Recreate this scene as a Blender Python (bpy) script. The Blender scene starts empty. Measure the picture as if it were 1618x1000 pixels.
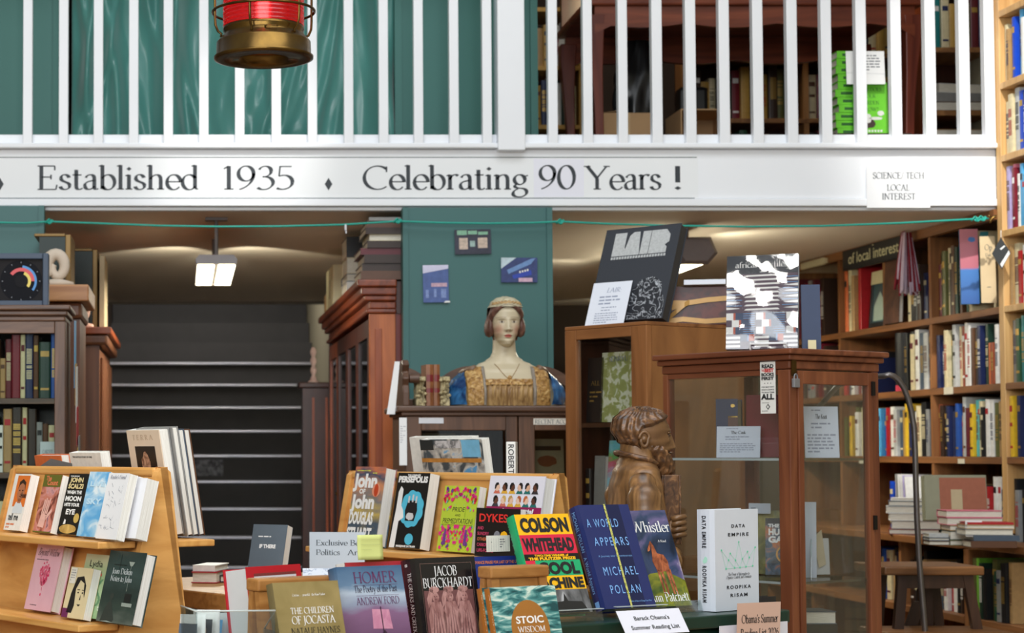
import bpy, math, random
from math import sin, cos, tan, pi, radians, sqrt, exp, atan2
from mathutils import Vector, Matrix, Euler
random.seed(11)
SC = bpy.context.scene
COL = SC.collection

# ---------------------------------------------------------------- camera
FPX, CX, CY, PITCH, ZC = 3000.0, 290.0, 583.0, radians(2.5), 1.4
cam_d = bpy.data.cameras.new('camera')
cam = bpy.data.objects.new('camera', cam_d)
COL.objects.link(cam)
SC.camera = cam
cam.location = (0, 0, ZC)
cam.rotation_euler = (pi/2 + PITCH, 0, 0)
cam_d.sensor_width = 36.0
cam_d.lens = FPX*36.0/1618.0
cam_d.shift_x = (809-CX)/1618.0
cam_d.shift_y = (CY-500)/1618.0
cam_d.clip_start = 0.05
cam_d.dof.use_dof = True
cam_d.dof.focus_distance = 4.35
cam_d.dof.aperture_fstop = 7.5

def P(px, py, Y):
    """point at distance Y (metres in front of the eye) that the photograph shows at px, py"""
    u, v = (px-CX)/FPX, (CY-py)/FPX
    d = Vector((u, cos(PITCH) - v*sin(PITCH), sin(PITCH) + v*cos(PITCH)))
    t = Y/d.y
    return Vector((d.x*t, Y, ZC + d.z*t))
def XX(px, Y): return (px-CX)/FPX*Y*1.0
def ZZ(py, Y): return P(CX, py, Y).z

# ---------------------------------------------------------------- view + world + main lights
SC.view_settings.view_transform = 'Standard'
SC.view_settings.look = 'None'
SC.view_settings.gamma = 1.0
SC.view_settings.exposure = 0.0
SC.view_settings.use_curve_mapping = False
try:
    SC.cycles.use_denoising = True
    SC.cycles.max_bounces = 8
    SC.cycles.transparent_max_bounces = 16
    SC.cycles.sample_clamp_indirect = 4.0
    SC.cycles.caustics_reflective = False
    SC.cycles.caustics_refractive = False
except Exception:
    pass
W = bpy.data.worlds.new('world'); SC.world = W
W.use_nodes = True
bg = W.node_tree.nodes['Background']
bg.inputs[0].default_value = (0.86, 0.93, 1.0, 1)
bg.inputs[1].default_value = 0.34

def area(name, loc, target, sx, sy, energy, color=(1, 1, 1)):
    d = bpy.data.lights.new(name, 'AREA'); d.shape = 'RECTANGLE'; d.size = sx; d.size_y = sy
    d.energy = energy; d.color = color
    o = bpy.data.objects.new(name, d); COL.objects.link(o); o.location = loc
    o.rotation_euler = (Vector(target)-Vector(loc)).to_track_quat('-Z', 'Y').to_euler()
    return o
def spot(name, loc, target, ang, energy, color=(1, 1, 1), blend=0.5, size=0.05):
    d = bpy.data.lights.new(name, 'SPOT'); d.spot_size = radians(ang); d.spot_blend = blend
    d.energy = energy; d.color = color; d.shadow_soft_size = size
    o = bpy.data.objects.new(name, d); COL.objects.link(o); o.location = loc
    o.rotation_euler = (Vector(target)-Vector(loc)).to_track_quat('-Z', 'Y').to_euler()
    return o
# daylight from the glazed roof of the hall, and from the shop window behind the viewer
area('skylight', (1.2, 2.3, 6.2), (1.2, 4.0, 1.0), 5.0, 3.6, 235, (0.93, 0.97, 1.0))
area('shop_window', (-1.2, -1.8, 3.2), (1.0, 5.0, 1.3), 5.0, 2.4, 290, (0.94, 0.975, 1.0))
area('shop_window', (-2.70, -0.75, 4.74), (1.55, 5.25, 1.8), 0.27, 0.40, 16, (1.0, 0.97, 0.92))  # added light, not a window; aimed to glare on the textile book
# shafts of sun that come through the roof panes
spot('sun_shaft', (1.6, 1.2, 7.6), P(375, 250, 7.5), 6.0, 1500, (1.0, 0.97, 0.92), 0.9, 0.1)
spot('sun_shaft', (1.3, 0.9, 7.4), P(130, 790, 4.75), 6.5, 900, (1.0, 0.96, 0.9), 1.0, 0.1)
spot('sun_shaft', (1.0, 1.6, 7.8), P(1588, 235, 7.45), 10.5, 2900, (1.0, 0.96, 0.9), 1.0, 0.1)
# ---------------------------------------------------------------- materials
def lin(c):
    out = []
    for v in c[:3]:
        v = v/255.0
        out.append(v/12.92 if v <= 0.04045 else ((v+0.055)/1.055)**2.4)
    return tuple(out) + (1.0,)
_M = {}
def M(name, rgb, rough=0.5, metal=0.0, var=0.06, scale=30.0, spec=0.5, bump=0.0, coat=0.0, sheen=0.0):
    """plain painted / paper / cloth surface: one colour with a little procedural unevenness"""
    if name in _M: return _M[name]
    m = bpy.data.materials.new(name); m.use_nodes = True
    nt = m.node_tree; b = nt.nodes['Principled BSDF']
    b.inputs['Roughness'].default_value = rough; b.inputs['Metallic'].default_value = metal
    b.inputs['Specular IOR Level'].default_value = spec
    if coat: b.inputs['Coat Weight'].default_value = coat
    if sheen: b.inputs['Sheen Weight'].default_value = sheen
    c = lin(rgb)
    tc = nt.nodes.new('ShaderNodeTexCoord'); no = nt.nodes.new('ShaderNodeTexNoise')
    no.inputs['Scale'].default_value = scale; no.inputs['Detail'].default_value = 3
    nt.links.new(tc.outputs['Object'], no.inputs['Vector'])
    mx = nt.nodes.new('ShaderNodeMix'); mx.data_type = 'RGBA'
    mx.inputs[6].default_value = tuple(max(0, x*(1-var*1.6)) for x in c[:3]) + (1,)
    mx.inputs[7].default_value = tuple(min(1, x*(1+var*1.6)) for x in c[:3]) + (1,)
    nt.links.new(no.outputs[0], mx.inputs[0]); nt.links.new(mx.outputs[2], b.inputs['Base Color'])
    if bump:
        bp = nt.nodes.new('ShaderNodeBump'); bp.inputs['Strength'].default_value = bump; bp.inputs['Distance'].default_value = 0.004
        nt.links.new(no.outputs[0], bp.inputs['Height']); nt.links.new(bp.outputs[0], b.inputs['Normal'])
    _M[name] = m
    return m
def ramp_mat(name, stops, scale=(6, 6, 6), rough=0.45, kind='noise', detail=5, dist=1.0, bump=0.0, metal=0.0, coat=0.0):
    """several colours mixed by a noise or wave pattern: wood, marbled paper, painted covers"""
    if name in _M: return _M[name]
    m = bpy.data.materials.new(name); m.use_nodes = True
    nt = m.node_tree; b = nt.nodes['Principled BSDF']
    b.inputs['Roughness'].default_value = rough; b.inputs['Metallic'].default_value = metal
    if coat: b.inputs['Coat Weight'].default_value = coat
    tc = nt.nodes.new('ShaderNodeTexCoord'); mp = nt.nodes.new('ShaderNodeMapping')
    mp.inputs['Scale'].default_value = scale
    nt.links.new(tc.outputs['Object'], mp.inputs['Vector'])
    if kind == 'noise':
        t = nt.nodes.new('ShaderNodeTexNoise'); t.inputs['Scale'].default_value = 1; t.inputs['Detail'].default_value = detail
        t.inputs['Distortion'].default_value = dist
    elif kind == 'voronoi':
        t = nt.nodes.new('ShaderNodeTexVoronoi'); t.inputs['Scale'].default_value = 1
    else:
        t = nt.nodes.new('ShaderNodeTexWave'); t.inputs['Scale'].default_value = 1; t.inputs['Distortion'].default_value = dist
        t.inputs['Detail'].default_value = detail
        t.bands_direction = kind[-1].upper()
    nt.links.new(mp.outputs[0], t.inputs['Vector'])
    r = nt.nodes.new('ShaderNodeValToRGB'); e = r.color_ramp.elements
    while len(e) < len(stops): e.new(0.5)
    for i, (pos, c) in enumerate(stops):
        e[i].position = pos; e[i].color = lin(c)
    nt.links.new(t.outputs['Fac'] if 'Fac' in t.outputs else t.outputs[0], r.inputs[0]); nt.links.new(r.outputs[0], b.inputs['Base Color'])
    if bump:
        bp = nt.nodes.new('ShaderNodeBump'); bp.inputs['Strength'].default_value = bump; bp.inputs['Distance'].default_value = 0.004
        nt.links.new(r.outputs[0], bp.inputs['Height']); nt.links.new(bp.outputs[0], b.inputs['Normal'])
    _M[name] = m
    return m
def band_mat(name, axis, stops, rough=0.45, noise=0.0, nscale=8.0, tint=0.12):
    """colour that runs through stops along one local axis (metres), wobbling with noise: printed cover pictures"""
    if name in _M: return _M[name]
    m = bpy.data.materials.new(name); m.use_nodes = True
    nt = m.node_tree; b = nt.nodes['Principled BSDF']; b.inputs['Roughness'].default_value = rough
    tc = nt.nodes.new('ShaderNodeTexCoord'); sp = nt.nodes.new('ShaderNodeSeparateXYZ')
    nt.links.new(tc.outputs['Object'], sp.inputs[0])
    lo, hi = stops[0][0], stops[-1][0]
    mr = nt.nodes.new('ShaderNodeMapRange'); mr.inputs[1].default_value = lo; mr.inputs[2].default_value = hi
    no = nt.nodes.new('ShaderNodeTexNoise'); no.inputs['Scale'].default_value = nscale; no.inputs['Detail'].default_value = 5
    mp = nt.nodes.new('ShaderNodeMapping'); mp.inputs['Scale'].default_value = (1, 1, 3.0) if axis == 'z' else (1, 1, 1)
    nt.links.new(tc.outputs['Object'], mp.inputs[0]); nt.links.new(mp.outputs[0], no.inputs['Vector'])
    ma = nt.nodes.new('ShaderNodeMath'); ma.operation = 'MULTIPLY_ADD'; ma.inputs[1].default_value = noise; ma.inputs[2].default_value = -noise*0.5
    nt.links.new(no.outputs[0], ma.inputs[0])
    ad = nt.nodes.new('ShaderNodeMath'); ad.operation = 'ADD'
    nt.links.new(sp.outputs[axis.upper()], mr.inputs[0]); nt.links.new(mr.outputs[0], ad.inputs[0]); nt.links.new(ma.outputs[0], ad.inputs[1])
    r = nt.nodes.new('ShaderNodeValToRGB'); e = r.color_ramp.elements
    while len(e) < len(stops): e.new(0.5)
    for i, (pos, c) in enumerate(stops):
        e[i].position = (pos-lo)/(hi-lo); e[i].color = lin(c)
    nt.links.new(ad.outputs[0], r.inputs[0]); nt.links.new(r.outputs[0], b.inputs['Base Color'])
    _M[name] = m
    return m
def wood(name, dark, light, axis='z', scale=9.0, rough=0.42, coat=0.0):
    s = {'x': (scale*0.1, scale, scale), 'y': (scale, scale*0.1, scale), 'z': (scale, scale, scale*0.1)}[axis]
    mid = tuple((a+b)/2 for a, b in zip(dark, light))
    return ramp_mat(name, [(0.3, dark), (0.5, mid), (0.7, light)], s, rough, 'noise', 6, 1.5, 0.06, coat=coat)
def emit(name, rgb, strength):
    if name in _M: return _M[name]
    m = bpy.data.materials.new(name); m.use_nodes = True
    b = m.node_tree.nodes['Principled BSDF']; b.inputs['Base Color'].default_value = lin(rgb)
    b.inputs['Emission Color'].default_value = lin(rgb); b.inputs['Emission Strength'].default_value = strength
    _M[name] = m
    return m
def glass(name, tint=(255, 255, 255), rough=0.02, refl=0.07, edge=0.5):
    if name in _M: return _M[name]
    m = bpy.data.materials.new(name); m.use_nodes = True
    nt = m.node_tree; nt.nodes.remove(nt.nodes['Principled BSDF'])
    out = nt.nodes['Material Output']
    tr = nt.nodes.new('ShaderNodeBsdfTransparent'); tr.inputs[0].default_value = lin(tint)
    gl = nt.nodes.new('ShaderNodeBsdfGlossy'); gl.inputs['Roughness'].default_value = rough
    lw = nt.nodes.new('ShaderNodeLayerWeight'); lw.inputs[0].default_value = 0.25
    mr = nt.nodes.new('ShaderNodeMapRange'); mr.inputs[3].default_value = refl; mr.inputs[4].default_value = edge
    nt.links.new(lw.outputs['Facing'], mr.inputs[0])
    mx = nt.nodes.new('ShaderNodeMixShader')
    nt.links.new(mr.outputs[0], mx.inputs[0]); nt.links.new(tr.outputs[0], mx.inputs[1]); nt.links.new(gl.outputs[0], mx.inputs[2])
    nt.links.new(mx.outputs[0], out.inputs[0])
    _M[name] = m
    return m

# ---------------------------------------------------------------- meshes
class MB:
    def __init__(s): s.v = []; s.f = []; s.m = []
    def poly(s, pts, m=0):
        i = len(s.v); s.v += [tuple(p) for p in pts]; s.f.append(tuple(range(i, i+len(pts)))); s.m.append(m); return s
    def box(s, x0, y0, z0, x1, y1, z1, m=0):
        x0, x1 = min(x0, x1), max(x0, x1); y0, y1 = min(y0, y1), max(y0, y1); z0, z1 = min(z0, z1), max(z0, z1)
        i = len(s.v)
        s.v += [(x0,y0,z0),(x1,y0,z0),(x1,y1,z0),(x0,y1,z0),(x0,y0,z1),(x1,y0,z1),(x1,y1,z1),(x0,y1,z1)]
        for q in ((0,3,2,1),(4,5,6,7),(0,1,5,4),(1,2,6,5),(2,3,7,6),(3,0,4,7)):
            s.f.append(tuple(i+k for k in q)); s.m.append(m)
        return s
    def rings(s, rings, m=0, closed=True, cap0=True, cap1=True):
        n = len(rings[0]); i = len(s.v)
        for r in rings: s.v += [tuple(p) for p in r]
        for a in range(len(rings)-1):
            for k in range(n if closed else n-1):
                k2 = (k+1) % n
                s.f.append((i+a*n+k, i+a*n+k2, i+(a+1)*n+k2, i+(a+1)*n+k)); s.m.append(m)
        if cap0 and closed: s.f.append(tuple(i+k for k in reversed(range(n)))); s.m.append(m)
        if cap1 and closed:
            j = i+(len(rings)-1)*n; s.f.append(tuple(j+k for k in range(n))); s.m.append(m)
        return s
    def lathe(s, prof, n=32, c=(0, 0, 0), m=0, caps=True):
        return s.rings([[(c[0]+r*cos(2*pi*k/n), c[1]+r*sin(2*pi*k/n), c[2]+z) for k in range(n)] for r, z in prof], m, True, caps, caps)
    def tube(s, pts, r, n=8, m=0, rr=None):
        pts = [Vector(p) for p in pts]; R = []
        prev = None
        for i, p in enumerate(pts):
            t = (pts[min(i+1, len(pts)-1)]-pts[max(i-1, 0)]).normalized()
            if prev is None:
                a = Vector((0, 0, 1)) if abs(t.z) < 0.9 else Vector((1, 0, 0))
                prev = t.cross(a).normalized()
            prev = (prev - t*prev.dot(t)).normalized()
            b = t.cross(prev)
            q = rr[i] if rr else r
            R.append([p + prev*q*cos(2*pi*k/n) + b*q*sin(2*pi*k/n) for k in range(n)])
        return s.rings(R, m)
    def prism(s, pts, d, m=0):
        """closed polygon pts (3-D) pushed along vector d"""
        d = Vector(d); a = [Vector(p) for p in pts]
        return s.rings([a, [p+d for p in a]], m)
    def grid(s, fn, nu, nv, m=0):
        i = len(s.v)
        for a in range(nu+1):
            for b in range(nv+1): s.v.append(tuple(fn(a/nu, b/nv)))
        for a in range(nu):
            for b in range(nv):
                q = i+a*(nv+1)+b
                s.f.append((q, q+nv+1, q+nv+2, q+1)); s.m.append(m)
        return s
    def build(s, name, mats, parent=None, loc=None, rot=None, smooth=False, bevel=0.0, seg=2, sub=0):
        me = bpy.data.meshes.new(name); me.from_pydata(s.v, [], s.f)
        if not isinstance(mats, (list, tuple)): mats = [mats]
        for m in mats: me.materials.append(m)
        for p, k in zip(me.polygons, s.m): p.material_index = k
        if smooth:
            for p in me.polygons: p.use_smooth = True
        me.update()
        o = bpy.data.objects.new(name, me); COL.objects.link(o)
        if parent: o.parent = parent
        if loc is not None: o.location = loc
        if rot is not None: o.rotation_euler = rot
        if bevel:
            b = o.modifiers.new('edges', 'BEVEL'); b.width = bevel; b.segments = seg; b.limit_method = 'ANGLE'; b.angle_limit = radians(40)
        if sub:
            b = o.modifiers.new('smooth', 'SUBSURF'); b.levels = sub; b.render_levels = sub
        return o
def tag(o, label, cat, group=None):
    o['label'] = label; o['category'] = cat
    if group: o['group'] = group
    return o
def thing(name, label, cat, loc=(0, 0, 0), rz=0.0, tilt=0.0, group=None):
    o = bpy.data.objects.new(name, None); COL.objects.link(o); o.empty_display_size = 0.05
    o.location = loc
    o.rotation_euler = (Matrix.Rotation(rz, 3, 'Z') @ Matrix.Rotation(-tilt, 3, 'X')).to_euler()
    return tag(o, label, cat, group)
def struct(o): o['kind'] = 'structure'; return o
def stuff(o): o['kind'] = 'stuff'; return o
def bx(name, x0, y0, z0, x1, y1, z1, mat, parent=None, bevel=0.0):
    return MB().box(x0, y0, z0, x1, y1, z1).build(name, mat, parent, bevel=bevel)

ORD = 'first second third fourth fifth sixth seventh eighth ninth tenth eleventh twelfth thirteenth fourteenth fifteenth sixteenth seventeenth eighteenth nineteenth twentieth'.split()
for _t in ('twenty', 'thirty', 'forty'):
    ORD += [_t+'-'+w for w in 'first second third fourth fifth sixth seventh eighth ninth'.split()] + [{'twenty': 'thirtieth', 'thirty': 'fortieth', 'forty': 'fiftieth'}[_t]]

PAL = dict(maroon=(98,28,38), burgundy=(120,24,40), navy=(28,38,80), blue=(34,80,160), cream=(214,200,160), tan=(176,140,92), white=(232,230,224),
 grey=(140,140,138), black=(24,24,26), brown=(92,58,36), orange=(214,110,60), teal=(24,128,130), olive=(96,98,52), red=(176,30,36), pink=(218,120,140),
 yellow=(226,184,46), green=(34,82,56), lime=(120,190,60), lilac=(176,164,206), turquoise=(90,190,196), slate=(70,84,100), ochre=(188,148,70), mint=(150,196,170), rust=(150,70,40))
PAL['dark green'] = (22,52,40); PAL['sky blue'] = (86,170,220); PAL['pale grey'] = (186,188,186); PAL['dark brown'] = (52,34,24); PAL['royal blue'] = (20,70,190)
def cov(c, gloss=False):
    n = 'book_'+c.replace(' ', '_')
    return M(n, PAL[c], 0.42, var=0.12, scale=60)
PAGES = ramp_mat('book_pages', [(0.3, (205,198,180)), (0.7, (236,231,218))], (40, 40, 900), 0.8, 'noise', 2, 0)
PAGES_V = ramp_mat('book_pages_upright', [(0.3, (214,210,200)), (0.7, (240,238,232))], (900, 900, 10), 0.8, 'noise', 2, 0)
GILT = M('gilt_lettering', (196,160,84), 0.35, 0.6)
INKW = M('white_ink', (238,238,236), 0.5)
INKB = M('black_ink', (26,27,30), 0.55)

def shelf_book(name, label, group, loc, rz, T, D, H, c, bands=(), bc=None, lean=0.0, taper=0.0, bounds=None):
    """upright book: local x = thickness, y = into the shelf (spine at y=0), z up.  one mesh: boards, rounded spine, page block, spine bands"""
    b = MB(); e = min(0.003, T*0.18)
    pr = [(0, 0.004), (T*0.15, 0.0015), (T*0.5, 0), (T*0.85, 0.0015), (T, 0.004), (T, D), (T-e, D), (T-e, 0.006), (e, 0.006), (e, D), (0, D)]
    i = len(b.v)
    b.rings([[(x, y, 0) for x, y in pr], [(x, y, H) for x, y in pr]], 0, True, False, False)
    for z, fl in ((0, True), (H, False)):
        q = [(x, y, z) for x, y in pr]
        a1 = [q[0], q[1], q[2], q[3], q[4], q[7], q[8]]
        for fc in (a1, [q[4], q[5], q[6], q[7]], [q[8], q[9], q[10], q[0]]):
            b.poly(list(reversed(fc)) if fl else fc, 0)
    b.box(e, 0.006, 0.003, T-e, D-0.003, H-0.004, 1)
    for (z0, z1) in bands:
        b.poly([(T*0.14, 0.0008, H*z0), (T*0.5, -0.0006, H*z0), (T*0.5, -0.0006, H*z1), (T*0.14, 0.0008, H*z1)], 2)
        b.poly([(T*0.5, -0.0006, H*z0), (T*0.86, 0.0008, H*z0), (T*0.86, 0.0008, H*z1), (T*0.5, -0.0006, H*z1)], 2)
    o = b.build(name, [cov(c), PAGES_V, cov(bc) if bc else GILT])
    o.location = loc
    o.rotation_euler = (Matrix.Rotation(rz, 3, 'Z') @ Matrix.Rotation(lean, 3, 'Y')).to_euler()
    return tag(o, label, 'book', group)

def colour_noun(c): return c
def fill_row(origin, rz, length, colours, hr, tr, depth, where, group, end_word='near', inset=(0.005, 0.03), gap=0.0, first=0, lean_p=0.06, hs=None, ts=None, count_from='left', nm='book'):
    """a row of upright books. origin: bottom point at the row's start (spine side); rz: local x runs along the row"""
    x = 0.002; k = 0
    rnd = random.Random(sum(ord(ch) for ch in where))
    d = Vector((cos(rz), sin(rz), 0)); n = Vector((-sin(rz), cos(rz), 0))
    out = []
    while k < len(colours):
        c = colours[k]
        T = ts[k] if ts else rnd.uniform(*tr)
        if x + T > length: break
        H = hs[k] if hs else rnd.uniform(*hr)
        if c:
            s = rnd.uniform(*inset)
            nb = rnd.choice((0, 1, 2, 2, 3))
            light = sum(PAL[c]) > 380
            bands = [(0.74, 0.84), (0.14, 0.18), (0.5, 0.56)][:nb]
            if rnd.random() < 0.35: bands = [(0.3, 0.8)]
            bc = rnd.choice(('black', 'navy', 'maroon', 'brown', 'red')) if light else rnd.choice((None, None, 'cream', 'white', 'ochre'))
            if bands == [(0.3, 0.8)]:
                bands = [(0.3+0.02*q*1.2, 0.3+0.02*q*1.2+0.014) for q in range(20) if rnd.random() < 0.8]
            adj = 'tall' if H > hr[0]+(hr[1]-hr[0])*0.66 else ('short' if H < hr[0]+(hr[1]-hr[0])*0.33 else 'upright')
            lb = f'{adj} {c} book, {ORD[k]} from {count_from}, {where}'
            o = shelf_book(nm, lb, group, Vector(origin)+d*x+n*s+Vector((0, 0, 0.0012)), rz, T, depth*rnd.uniform(0.85, 1.0), H, c, bands, bc)
            out.append(o)
        x += T + rnd.uniform(0.0005, 0.002) + gap
        k += 1
    return out
def rnd_cols(seed, n, pool):
    r = random.Random(seed); return [r.choice(pool) for _ in range(n)]
OLD = ['maroon', 'brown', 'dark brown', 'navy', 'dark green', 'green', 'tan', 'cream', 'black', 'rust', 'olive', 'grey', 'ochre', 'burgundy']
NEWP = ['white', 'cream', 'navy', 'black', 'teal', 'red', 'grey', 'ochre', 'green', 'sky blue', 'orange', 'pale grey', 'tan', 'yellow', 'slate', 'lilac', 'maroon', 'dark green', 'blue']

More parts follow.
